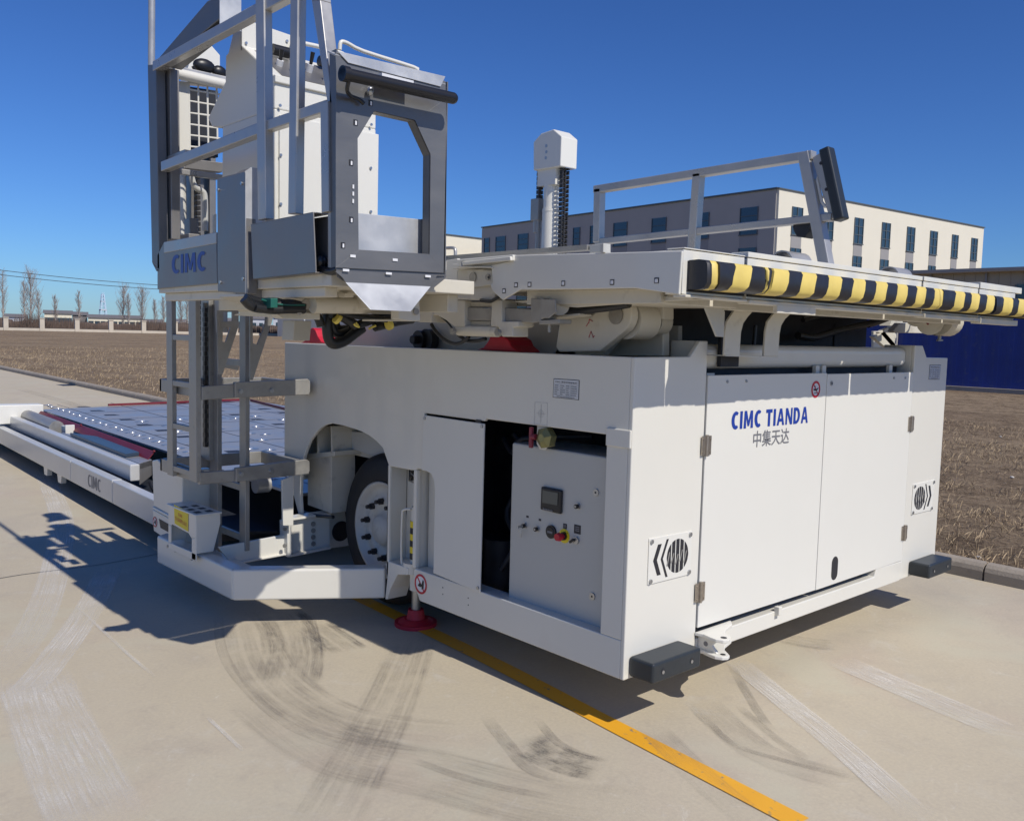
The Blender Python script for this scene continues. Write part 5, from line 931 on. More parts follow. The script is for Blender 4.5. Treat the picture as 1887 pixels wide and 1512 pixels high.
b = MB(); b.tube([(1,-0.266,2.492),(1,-0.233,2.501),(1,-0.231,2.486),(1,-0.259,2.383),(1,-0.277,2.361),(1,-0.304,2.359)], 0.008, 8, 1); b.build('grab_handle', 'white2', SR)
b = MB(); b.prism([(1,-0.112,2.285),(1,-0.22,2.29),(1,-0.2,2.246),(1,-0.179,2.222),(1,-0.138,2.23),(1,-0.119,2.259)], (0.08, 0, 0)); b.tube([(1,-0.199,2.267),(1,-0.22,2.285)], 0.01, 6, 1); b.build('socket_lamp', 'dark', SR, 0.004)
b = MB()
for q in [(0.97,-0.263,2.556),(0.97,-0.297,2.433)]: b.disc(q, (-1, 0, 0), 0.008, 0.004)
b.build_split('bolt_hole', 'ink', SR)

# ---- chain mast of the main lift
YM = 2.0
MA = bpy.data.objects.new('chain_mast', None); COL.objects.link(MA); MA.parent = LD; MA.empty_display_size = 0.1
xh = 1.54
f0 = [Vector(p_) for p_ in [(1.54,2.284,2.892),(1.54,2.292,3.09),(1.54,2.216,3.14),(1.54,2.092,3.151),(1.54,2.011,3.092),(1.54,2.013,2.891)]]
b = MB(); b.prism(f0, (0.16, 0, 0)); b.build('mast_hood', 'white2', MA, 0.006)
ym_ = f0[4].y
b = MB(); b.box(xh + 0.05, xh + 0.14, ym_ + 0.002, ym_ + 0.1, f0[5].z - 0.004, f0[5].z + 0.0)
for q in [(1.539,2.157,3.046),(1.539,2.155,3.004),(1.539,2.159,2.964)]: b.disc(q, (-1, 0, 0), 0.011, 0.003)
b.build_split('bolt', 'bolt', MA)
cq0 = (1.62,2.176,2.565); cx_, cy0 = 1.62, cq0[1]
b = MB(); b.cyl((cx_, cy0, 1.55), (cx_, cy0, 2.62), 0.062, 28); b.cyl((cx_, cy0, 2.62), (cx_, cy0, 2.78), 0.056, 28); b.box(cx_ - 0.055, cx_ + 0.055, cy0 - 0.09, cy0 + 0.09, 2.78, 2.90); b.ring((cx_, cy0, 2.60), (0, 0, 1), 0.060, 0.0645, 0.006); b.build('lift_cylinder', 'white', MA)
cq = (1.62,2.051,2.555)
b = MB()
for i in range(42):
    z = 1.62 + i * 0.0315
    b.box(cq[0] - 0.034, cq[0] - 0.024, cq[1] - 0.015, cq[1] + 0.015, z, z + 0.026).box(cq[0] + 0.024, cq[0] + 0.034, cq[1] - 0.015, cq[1] + 0.015, z, z + 0.026).box(cq[0] - 0.006, cq[0] + 0.006, cq[1] - 0.013, cq[1] + 0.013, z + 0.006, z + 0.034)
    b.cyl((cq[0] - 0.036, cq[1], z + 0.013), (cq[0] + 0.036, cq[1], z + 0.013), 0.008, 8)
b.build('chain', 'chain', MA)
lq = (1.6,2.291,2.764)
b = MB(); b.box(lq[0] - 0.03, lq[0] + 0.03, lq[1] - 0.035, lq[1] + 0.045, 2.545, 2.70); b.cyl((lq[0], lq[1], 2.46), (lq[0], lq[1], 2.545), 0.03, 12); b.cyl((lq[0], lq[1] - 0.01, 1.6), (lq[0], lq[1] - 0.01, 2.5), 0.018, 12); b.build('chain_anchor', 'galv', MA, 0.003)
b = MB()
for i in range(8): z = 2.70 + i * 0.0315; b.box(lq[0] - 0.02, lq[0] + 0.02, lq[1] - 0.03, lq[1] - 0.0, z, z + 0.026)
b.build('chain', 'chain', MA)

# ================================================================ rear lifting deck on the left
RD = bpy.data.objects.new('rear_platform', None); COL.objects.link(RD); RD.parent = LD; RD.empty_display_size = 0.2
# outer side beam (slightly splayed)
M['beam'] = mat('satin_white_beam', (0.60, 0.60, 0.58), 0.30, metal=0.25, var=0.05, scale=2, bump=0.04, bscale=2)
P0 = (-0.324,4.5,0.375); P1 = (-0.058,10.35,0.375); d_ = (Vector(P1) - Vector(P0)); 
def bp(t, z, dx=0.0): p = Vector(P0) + d_ * t; return (p.x + dx, p.y, z)
for (t0, t1, za) in ((-0.05, 0.185, 0.375), (0.187, 0.42, 0.378), (0.422, 1.6, 0.375)):
    b = MB(); b.prism([bp(t0, 0.17), bp(t1, 0.17), bp(t1, za), bp(t0, za)], (0.09, 0, 0)); sb = b.build('side_beam', 'beam', RD, 0.010, 3)
    if t0 == 0.187:
        a0 = Vector((-0.25,6.857,0.111)); e_ = d_.normalized()
        ta = 0.245; tb = 0.315
        logo('lettering', 'CIMC', Vector(bp(tb, 0.215)) + Vector((-0.001, 0, 0)), -d_, (0, 0, 1), 0.115, (d_ * (tb - ta)).length, 'lgrey', sb, st=0.16)
for t in (0.50, 0.60):
    b = MB(); b.prism([bp(t, 0.08, 0.02), bp(t + 0.02, 0.08, 0.02), bp(t + 0.025, 0.17, 0.02), bp(t - 0.005, 0.17, 0.02)], (0.05, 0, 0)); b.build('support_foot', 'white', RD)
# underframe, inner rail, drive housing
b = MB(); b.prism([bp(-0.1, 0.20, 0.08), bp(1.6, 0.20, 0.08), (0.62, 14.5, 0.20), (0.25, 3.6, 0.20)], (0, 0, 0.02)); b.prism([bp(-0.1, 0.12, 0.30), bp(1.6, 0.12, 0.30), (3.9, 13.5, 0.12), (3.5, 3.2, 0.12)], (0, 0, 0.05)); b.build('underframe', 'dark', RD)
q0 = Vector((-0.121,5.586,0.5)); q1 = Vector((0.138,11.195,0.5)); qd = q1 - q0
b = MB(); b.prism([q0, q0 + Vector((0.085, 0, 0)), q1 + qd * 0.3 + Vector((0.085, 0, 0)), q1 + qd * 0.3], (0, 0, -0.15)); b.build('inner_rail', 'beam', RD, 0.012, 3)
r0 = Vector((0.199,5.877,0.56)); r1 = Vector((0.455,10.478,0.56)); rd = r1 - r0
def rp(t, dx=0, dz=0): p = r0 + rd * t; return Vector((p.x + dx, p.y, p.z + dz))
b = MB(); b.prism([q0 + Vector((0.10, 0.05, 0.0)), rp(0.0, -0.02, -0.07), rp(0.42, -0.02, -0.07), q0 + qd * 0.50 + Vector((0.10, 0, 0))], (0, 0, -0.06)); b.prism([q0 + Vector((0.10, 0.05, 0)), rp(0, -0.02, -0.07), rp(0, -0.02, -0.22), q0 + Vector((0.10, 0.05, -0.2))], (0, 0.02, 0)); b.build('drive_cover', 'deck', RD, 0.01)
b = MB(); b.prism([q0 + qd * 0.08 + Vector((0.10, 0, 0.002)), rp(0.06, -0.05, -0.065), rp(0.37, -0.05, -0.065), q0 + qd * 0.43 + Vector((0.10, 0, 0.002))], (0, 0, 0.035)); b.build('blue_cover', mat('dark_blue_cover', (0.04, 0.07, 0.11), 0.4, var=0.1), RD, 0.006)
b = MB(); c0 = q0 + qd * 0.60 + Vector((0.19, 0, -0.01)); c1 = q0 + qd * 0.98 + Vector((0.21, 0, -0.01)); b.cyl(c0, c1, 0.085, 20); b.build('roller_tube', 'galv', RD)
b = MB(); b.box(c0.x - 0.02, c0.x + 0.08, c0.y - 0.40, c0.y - 0.36, 0.42, 0.56); b.box(c0.x + 0.02, c0.x + 0.10, c0.y - 0.30, c0.y - 0.10, 0.40, 0.53); b.build('bearing_block', 'white2', RD, 0.004)
b = MB(); b.tube([(q0.x + 0.16, q0.y - 0.05, 0.34), (q0.x + 0.17, q0.y - 0.15, 0.26), (q0.x + 0.25, q0.y - 0.3, 0.24), (q0.x + 0.35, q0.y - 0.35, 0.29)], 0.022); b.build('hose', 'hose', RD)
# red guide strips
b = MB(); b.prism([rp(0), rp(1.0), rp(1.0, -0.06, -0.07), rp(0, -0.06, -0.07)], (0.012, 0, 0.0)); b.build('guide_strip', 'redstrip', RD, 0.002)
for t in (0.0, 0.56):
    b = MB(); b.sphere(rp(t, 0, 0.004), 0.013, 6); b.build('strip_end', 'redstrip', RD)
zD = 0.545
D0 = rp(-0.06, 0.06); D0.z = zD
pA = Vector((0.848,11.044,0.545)); pB = Vector((1.594,11.316,0.545)); pC = Vector((3.803,11.266,0.545)); pE = Vector((2.554,6.321,0.545))
b = MB(); b.prism([(D0.x, 3.3, zD), (r1.x + 0.10, r1.y + 0.4, zD), (pC.x, pC.y, zD), (pC.x - 0.1, 3.3, zD)], (0, 0, -0.02)); dk = b.build('deck_plate', 'deck', RD)
b = MB(); f0 = Vector((1.489,11,0.58)); f1 = Vector((3.747,11.17,0.58)); b.prism([f0, f1, f1 + Vector((0, 0, -0.03)), f0 + Vector((0, 0, -0.03))], (0, 0.03, 0)); g0_ = Vector((3.703,11.063,0.58)); g1_ = Vector((2.855,6.112,0.58)); b.prism([g0_, g1_, g1_ + Vector((0, 0, -0.06)), g0_ + Vector((0, 0, -0.06))], (0.012, 0, 0)); b.build('guide_strip', 'redstrip', RD, 0.002)
b = MB(); b.prism([(r1.x - 0.15, r1.y + 0.05, 0.40), (r1.x + 0.05, r1.y + 0.05, 0.40), (r1.x + 0.05, r1.y + 0.05, 0.64), (r1.x - 1.2, r1.y + 0.05, 0.66), (r1.x - 1.2, r1.y + 0.05, 0.40)], (0, 0.25, 0)); b.build('end_block', 'white2', RD, 0.01)
M['alu2'] = mat('polished_roller', (0.8, 0.82, 0.84), 0.18, metal=0.7)
# rollers in pockets, panel seams
ux = Vector((1, 0, 0)); x_0 = D0.x + 0.10; wd_ = pC.x - D0.x; n_ = 0
slope = (r1.x - r0.x) / (r1.y - r0.y)
def dpos(u, y): return (x_0 + u + slope * (y - r0.y), y)
roll = []
y = 3.7
rn = random.Random(11)
while y < 11.6:
    x, yy = dpos(0.16, y); roll.append((x, yy, 0.8)); y += 0.30
for r_ in range(13):
    for c_ in range(6):
        if (r_ + c_) % 2 == 0 or rn.random() < 0.55:
            x, yy = dpos(0.62 + c_ * 0.50 + (0.12 if r_ % 2 else 0), 3.9 + r_ * 0.60); roll.append((x, yy, 1.0))
            if rn.random() < 0.6: roll.append((x + 0.12, yy - 0.16, 0.8))
for i, (x, y, s_) in enumerate(roll[:95]):
    b = MB(); a_ = 0.5
    b.sphere((x + rn.uniform(-.02, .02), y + rn.uniform(-.03, .03), zD + 0.001), 0.027 * s_, 6, 1.25, 1.0, 0.7); o_ = b.build('conveyor_roller', 'alu2', RD)
    b = MB(); n8 = [(x + 0.085 * s_ * math.cos(R(45 * k)), y + 0.060 * s_ * math.sin(R(45 * k)), zD + 0.0005) for k in range(8)]; b.prism(n8, (0, 0, 0.003)); b.build('roller_pocket', 'bolt', RD)
b = MB()
for r_ in range(11):
    for c_ in range(4):
        if (r_ * 3 + c_) % 3 != 1: 
            x, yy = dpos(0.45 + c_ * 0.72, 4.2 + r_ * 0.68); b.prism([(x, yy, zD + 0.001), (x + 0.17, yy - 0.02, zD + 0.001), (x + 0.15, yy + 0.13, zD + 0.001), (x + 0.02, yy + 0.14, zD + 0.001)], (0, 0, 0.001))
b.build_split('deck_pocket', 'ink', RD)
b = MB()
for u in (0.30, 1.05, 1.80, 2.55): 
    a_ = dpos(u, 3.5); c_ = dpos(u, 11.6); b.prism([(a_[0], a_[1], zD + 0.0008), (a_[0] + 0.012, a_[1], zD + 0.0008), (c_[0] + 0.012, c_[1], zD + 0.0008), (c_[0], c_[1], zD + 0.0008)], (0, 0, 0.0006))
for r_ in range(8): a_ = dpos(0, 4.4 + r_ * 0.95); b.box(a_[0] + 0.3, a_[0] + 3.2, a_[1], a_[1] + 0.012, zD + 0.0018, zD + 0.0024)
b.build_split('panel_seam', 'ink', RD)

# ================================================================ SETTING
def gmat():
    m = bpy.data.materials.new('worn_concrete'); m.use_nodes = True; n = m.node_tree.nodes; l = m.node_tree.links; bs = n['Principled BSDF']
    tc = n.new('ShaderNodeTexCoord')
    def noise(s, d=5, r=0.6, dist=0): t = n.new('ShaderNodeTexNoise'); t.inputs['Scale'].default_value = s; t.inputs['Detail'].default_value = d; t.inputs['Roughness'].default_value = r; t.inputs['Distortion'].default_value = dist; l.new(tc.outputs['Object'], t.inputs['Vector']); return t.outputs[0]
    def ramp(i, a, b_, c=0.0, d=1.0): r = n.new('ShaderNodeMapRange'); l.new(i, r.inputs[0]); r.inputs[1].default_value = a; r.inputs[2].default_value = b_; r.inputs[3].default_value = c; r.inputs[4].default_value = d; return r.outputs[0]
    def mix(f, a, b_):
        x = n.new('ShaderNodeMix'); x.data_type = 'RGBA'; l.new(f, x.inputs[0])
        for k, v in ((6, a), (7, b_)):
            if isinstance(v, tuple): x.inputs[k].default_value = (*v, 1)
            else: l.new(v, x.inputs[k])
        return x.outputs[2]
    c = mix(ramp(noise(0.45, 4), 0.35, 0.65), (0.50, 0.435, 0.315), (0.53, 0.465, 0.35))
    c = mix(ramp(noise(1.6, 6, 0.65, 0.6), 0.50, 0.72, 0, 0.75), c, (0.44, 0.385, 0.30))
    c = mix(ramp(noise(3.1, 8, 0.7, 1.2), 0.57, 0.72, 0, 0.5), c, (0.57, 0.535, 0.46))
    c = mix(ramp(noise(0.9, 3), 0.56, 0.70, 0, 0.35), c, (0.47, 0.37, 0.295))
    c = mix(ramp(noise(60, 3), 0.35, 0.65, 0, 0.20), c, (0.30, 0.27, 0.23))
    c = mix(ramp(noise(9, 7, 0.75, 0.8), 0.54, 0.70, 0, 0.45), c, (0.40, 0.345, 0.275))
    c = mix(ramp(noise(5.5, 8, 0.8, 2.0), 0.60, 0.68, 0, 0.45), c, (0.62, 0.585, 0.51))
    c = mix(ramp(noise(1.1, 5, 0.6, 0.5), 0.55, 0.66, 0, 0.5), c, (0.50, 0.47, 0.36))
    c = mix(ramp(noise(210, 2), 0.60, 0.75, 0, 0.5), c, (0.60, 0.56, 0.49))
    c = mix(ramp(noise(23, 2), 0.755, 0.79, 0, 0.75), c, (0.66, 0.63, 0.57))
    l.new(c, bs.inputs['Base Color']); bs.inputs['Roughness'].default_value = 0.8; bs.inputs['Specular IOR Level'].default_value = 0.25
    bp_ = n.new('ShaderNodeBump'); bp_.inputs['Strength'].default_value = 0.25; bp_.inputs['Distance'].default_value = 0.004
    l.new(noise(90, 4), bp_.inputs['Height']); l.new(bp_.outputs[0], bs.inputs['Normal']); return m
M['concrete'] = gmat()
def fieldmat():
    m = bpy.data.materials.new('dry_grass_ground'); m.use_nodes = True; n = m.node_tree.nodes; l = m.node_tree.links; bs = n['Principled BSDF']
    tc = n.new('ShaderNodeTexCoord'); last = None
    def noise(s, d=6, r=0.65, st=(1, 1, 1)):
        mp = n.new('ShaderNodeMapping'); mp.inputs['Scale'].default_value = st; l.new(tc.outputs['Object'], mp.inputs[0])
        t = n.new('ShaderNodeTexNoise'); t.inputs['Scale'].default_value = s; t.inputs['Detail'].default_value = d; t.inputs['Roughness'].default_value = r; l.new(mp.outputs[0], t.inputs['Vector']); return t.outputs[0]
    def mixn(f, lo, hi, k, a, b_):
        r = n.new('ShaderNodeMapRange'); l.new(f, r.inputs[0]); r.inputs[1].default_value = lo; r.inputs[2].default_value = hi; r.inputs[4].default_value = k
        x = n.new('ShaderNodeMix'); x.data_type = 'RGBA'; l.new(r.outputs[0], x.inputs[0])
        for kk, v in ((6, a), (7, b_)):
            if isinstance(v, tuple): x.inputs[kk].default_value = (*v, 1)
            else: l.new(v, x.inputs[kk])
        return x.outputs[2]
    c = mixn(noise(0.12), 0.4, 0.6, 1, (0.24, 0.175, 0.115), (0.33, 0.25, 0.165))
    c = mixn(noise(0.35, 8), 0.52, 0.68, 0.8, c, (0.145, 0.105, 0.072))
    c = mixn(noise(0.05, 4), 0.55, 0.68, 0.7, c, (0.42, 0.29, 0.15))
    c = mixn(noise(2.5, 8, 0.75), 0.46, 0.62, 0.85, c, (0.10, 0.070, 0.046))
    c = mixn(noise(45, 4, 0.8), 0.50, 0.66, 0.6, c, (0.09, 0.065, 0.045))
    c = mixn(noise(14, 6, 0.8), 0.50, 0.68, 0.75, c, (0.45, 0.35, 0.23))
    l.new(c, bs.inputs['Base Color']); bs.inputs['Roughness'].default_value = 0.95; bs.inputs['Specular IOR Level'].default_value = 0.1
    bp_ = n.new('ShaderNodeBump'); bp_.inputs['Strength'].default_value = 0.9; bp_.inputs['Distance'].default_value = 0.08; l.new(noise(7, 8, 0.75), bp_.inputs['Height']); l.new(bp_.outputs[0], bs.inputs['Normal']); return m
M['field'] = fieldmat()
# kerb line: passes near (3.95,-0.3) ... (5.1, 30)
def kx(y): return 4.06 + 0.036 * y
b = MB(); b.add([(-400, -400, -0.02), (900, -400, -0.02), (900, 1200, -0.02), (-400, 1200, -0.02)], [[0, 1, 2, 3]]); tag(b.build('field', 'field'), kind='structure')
b = MB(); b.add([(-60, -40, 0), (kx(-40), -40, 0), (kx(300), 300, 0), (-60, 300, 0)], [[0, 1, 2, 3]]); tag(b.build('apron', 'concrete'), kind='structure')
# raised earth behind the kerb, gently uneven
b = MB(); rn = random.Random(5); nx, ny = 34, 60; V_ = []
xs_ = [0.10 + 30 * (i / nx) ** 2 for i in range(nx + 1)]; ys_ = [-25 + 85 * (j / ny) for j in range(ny + 1)]
for j in range(ny + 1):
    for i in range(nx + 1):
        t = min(1, xs_[i] / 2.0); e = 1 - max(0, (xs_[i] - 22) / 8.1)
        V_.append((kx(ys_[j]) + xs_[i], ys_[j], -0.015 + e * (0.105 - 0.03 * t + 0.05 * t * (math.sin(ys_[j] * 0.9 + xs_[i]) * 0.4 + rn.uniform(-0.3, 0.3)))))
b.add(V_, [[j * (nx + 1) + i, j * (nx + 1) + i + 1, (j + 1) * (nx + 1) + i + 1, (j + 1) * (nx + 1) + i] for j in range(ny) for i in range(nx)], True); tag(b.build('field', 'field'), kind='structure')
M['kerb'] = mat('kerb_stone', (0.33, 0.285, 0.23), 0.85, var=0.12, scale=3, bump=0.3, bscale=60, dirt=((0.14, 0.12, 0.10), 0.5))
KB = empty('kerb', (kx(0), 0, 0), 'rounded concrete kerb between the apron and the dry grass', 'kerb'); KB['kind'] = 'structure'
yk_ = -9.0
while yk_ < 90:
    L_ = 0.985; b = MB(); prof = [(0, 0.0), (0.0, 0.07), (0.012, 0.10), (0.04, 0.122), (0.075, 0.13), (0.11, 0.126), (0.14, 0.11), (0.15, 0.0)]
    z_ = random.uniform(-0.002, 0.002)
    b.prism([(kx(yk_) + p_[0] + z_, yk_, p_[1] + z_) for p_ in prof], (0.036 * L_, L_, 0)); b.build('kerb_stone', 'kerb', KB); yk_ += 1.0
# joint in the slab, painted line
def ribbon(name, pts, width, m_, z, sub=6, taper=None):
    P = [Vector((p_[0], p_[1], 0)) for p_ in pts]
    if len(P) > 2:
        Q = []
        for i in range(len(P) - 1):
            p0 = P[max(i - 1, 0)]; p1 = P[i]; p2 = P[i + 1]; p3 = P[min(i + 2, len(P) - 1)]
            for k in range(sub):
                t = k / sub; Q.append(0.5 * ((2 * p1) + (p2 - p0) * t + (2 * p0 - 5 * p1 + 4 * p2 - p3) * t * t + (3 * p1 - p0 - 3 * p2 + p3) * t ** 3))
        P = Q + [P[-1]]
    V_ = []; uv = []; s_ = 0
    for i, p in enumerate(P):
        d = (P[min(i + 1, len(P) - 1)] - P[max(i - 1, 0)]).normalized(); r_ = Vector((d.y, -d.x, 0)); s_ += (p - P[i - 1]).length if i else 0
        w_ = width if not hasattr(width, '__len__') else width[0] + (width[1] - width[0]) * i / (len(P) - 1)
        V_ += [p - r_ * w_ / 2 + Vector((0, 0, z)), p + r_ * w_ / 2 + Vector((0, 0, z))]; uv += [(0, s_), (1, s_)]
    L_ = s_
    me = bpy.data.meshes.new(name); F_ = [[2 * i, 2 * i + 1, 2 * i + 3, 2 * i + 2] for i in range(len(P) - 1)]
    me.from_pydata([tuple(v) for v in V_], [], F_); me.materials.append(M[m_]); ul = me.uv_layers.new(name='UVMap')
    for f_ in me.polygons:
        for li, vi in zip(f_.loop_indices, f_.vertices): ul.data[li].uv = (uv[vi][0], uv[vi][1] / max(L_, 1e-6))
    o = bpy.data.objects.new(name, me); COL.objects.link(o); return tag(o, kind='structure')
def stain(name, col, alpha, grooves=0, edge=0.5, brk=0.5, nscale=6.0, fine=0.3):
    m = bpy.data.materials.new(name); m.use_nodes = True; n = m.node_tree.nodes; l = m.node_tree.links; bs = n['Principled BSDF']
    bs.inputs['Base Color'].default_value = (*col, 1); bs.inputs['Roughness'].default_value = 0.85; bs.inputs['Specular IOR Level'].default_value = 0.2
    uv = n.new('ShaderNodeUVMap'); sp_ = n.new('ShaderNodeSeparateXYZ'); l.new(uv.outputs[0], sp_.inputs[0]); tc = n.new('ShaderNodeTexCoord')
    def mth(op, a, b_=None, c=None):
        x = n.new('ShaderNodeMath'); x.operation = op
        for k, v in enumerate((a, b_, c)):
            if v is None: continue
            if isinstance(v, (int, float)): x.inputs[k].default_value = v
            else: l.new(v, x.inputs[k])
        return x.outputs[0]
    def ns(s, d=5): t = n.new('ShaderNodeTexNoise'); t.inputs['Scale'].default_value = s; t.inputs['Detail'].default_value = d; l.new(tc.outputs['Object'], t.inputs['Vector']); return t.outputs[0]
    def mr(i, a, b_, c=0.0, d=1.0): r = n.new('ShaderNodeMapRange'); l.new(i, r.inputs[0]); r.inputs[1].default_value = a; r.inputs[2].default_value = b_; r.inputs[3].default_value = c; r.inputs[4].default_value = d; return r.outputs[0]
    u, v = sp_.outputs[0], sp_.outputs[1]
    e1 = mth('ABSOLUTE', mth('SUBTRACT', u, 0.5))                         # 0 centre, .5 edge
    soft = mr(e1, 0.5, 0.5 - 0.07, 0, 1)
    cv = n.new('ShaderNodeCombineXYZ'); l.new(mth('MULTIPLY', u, 22.0), cv.inputs[0]); l.new(mth('MULTIPLY', v, 5.0), cv.inputs[1])
    sn = n.new('ShaderNodeTexNoise'); sn.inputs['Scale'].default_value = 1.0; sn.inputs['Detail'].default_value = 6; sn.inputs['Roughness'].default_value = 0.7; l.new(cv.outputs[0], sn.inputs['Vector'])
    streak = mr(sn.outputs[0], 0.36, 0.64, 0.25, 1.0)
    prof = mth('MULTIPLY', soft, mr(e1, 0.12, 0.44, 1 - edge, 1))
    if grooves:
        g = mth('SINE', mth('MULTIPLY', u, 6.2832 * grooves)); prof = mth('MULTIPLY', prof, mr(g, -0.95, -0.45, 0.25, 1))
    prof = mth('MULTIPLY', prof, streak)
    ends = mth('MULTIPLY', mr(v, 0, 0.18), mr(v, 1.0, 0.82)); prof = mth('MULTIPLY', prof, ends)
    prof = mth('MULTIPLY', prof, mr(ns(nscale), 0.35, 0.62, 1 - brk, 1)); prof = mth('MULTIPLY', prof, mr(ns(140, 3), 0.35, 0.62, 1 - fine, 1))
    l.new(mth('MULTIPLY', prof, alpha), bs.inputs['Alpha']); return m
M['mark_dark'] = stain('tyre_scuff_dark', (0.15, 0.135, 0.125), 0.72, 3, 0.55, 0.75, 6.0)
M['mark_mid'] = stain('tyre_scuff_mid', (0.24, 0.215, 0.185), 0.45, 4, 0.35, 0.85, 5.0)
M['mark_faint'] = stain('tyre_scuff_faint', (0.26, 0.235, 0.20), 0.35, 0, 0.5, 0.7, 3.0)
M['mark_line'] = stain('scuff_line', (0.22, 0.20, 0.17), 0.42, 0, 0.0, 0.9, 4.0)
M['mark_light'] = stain('dusty_track', (0.76, 0.73, 0.67), 0.85, 0, 0.0, 0.5, 3.0, 0.35)
M['mark_blot'] = stain('rubber_blotch', (0.11, 0.105, 0.10), 0.72, 0, 0.0, 1.0, 9.0, 0.5)
def lm():
    m = bpy.data.materials.new('worn_yellow_paint'); m.use_nodes = True; n = m.node_tree.nodes; l = m.node_tree.links; bs = n['Principled BSDF']
    tc = n.new('ShaderNodeTexCoord'); t = n.new('ShaderNodeTexNoise'); t.inputs['Scale'].default_value = 26; t.inputs['Detail'].default_value = 8; l.new(tc.outputs['Object'], t.inputs['Vector'])
    r = n.new('ShaderNodeMapRange'); r.inputs[1].default_value = 0.62; r.inputs[2].default_value = 0.70; l.new(t.outputs[0], r.inputs[0])
    t2 = n.new('ShaderNodeTexNoise'); t2.inputs['Scale'].default_value = 5; t2.inputs['Detail'].default_value = 5; l.new(tc.outputs['Object'], t2.inputs['Vector'])
    x0 = n.new('ShaderNodeMix'); x0.data_type = 'RGBA'; l.new(t2.outputs[0], x0.inputs[0]); x0.inputs[6].default_value = (0.86, 0.43, 0.02, 1); x0.inputs[7].default_value = (0.72, 0.34, 0.02, 1)
    x = n.new('ShaderNodeMix'); x.data_type = 'RGBA'; l.new(r.outputs[0], x.inputs[0]); l.new(x0.outputs[2], x.inputs[6]); x.inputs[7].default_value = (0.30, 0.22, 0.13, 1)
    l.new(x.outputs[2], bs.inputs['Base Color']); bs.inputs['Roughness'].default_value = 0.6; return m
M['line'] = lm()
ribbon('painted_line', [(-0.057,-0.896,0.004)[:2], (-0.013,-0.427,0.004)[:2], (0.035,0.11,0.004)[:2], (0.124,1.033,0.004)[:2], (0.197,2.334,0.004)[:2], (0.256,2.988,0.004)[:2]], 0.105, 'line', 0.004)
ribbon('slab_joint', [(-1.659,4.205,0.003)[:2], (-1.324,4.254,0.003)[:2], (-0.838,4.218,0.003)[:2], (-0.341,4.29,0.003)[:2]], 0.008, 'ink', 0.003)
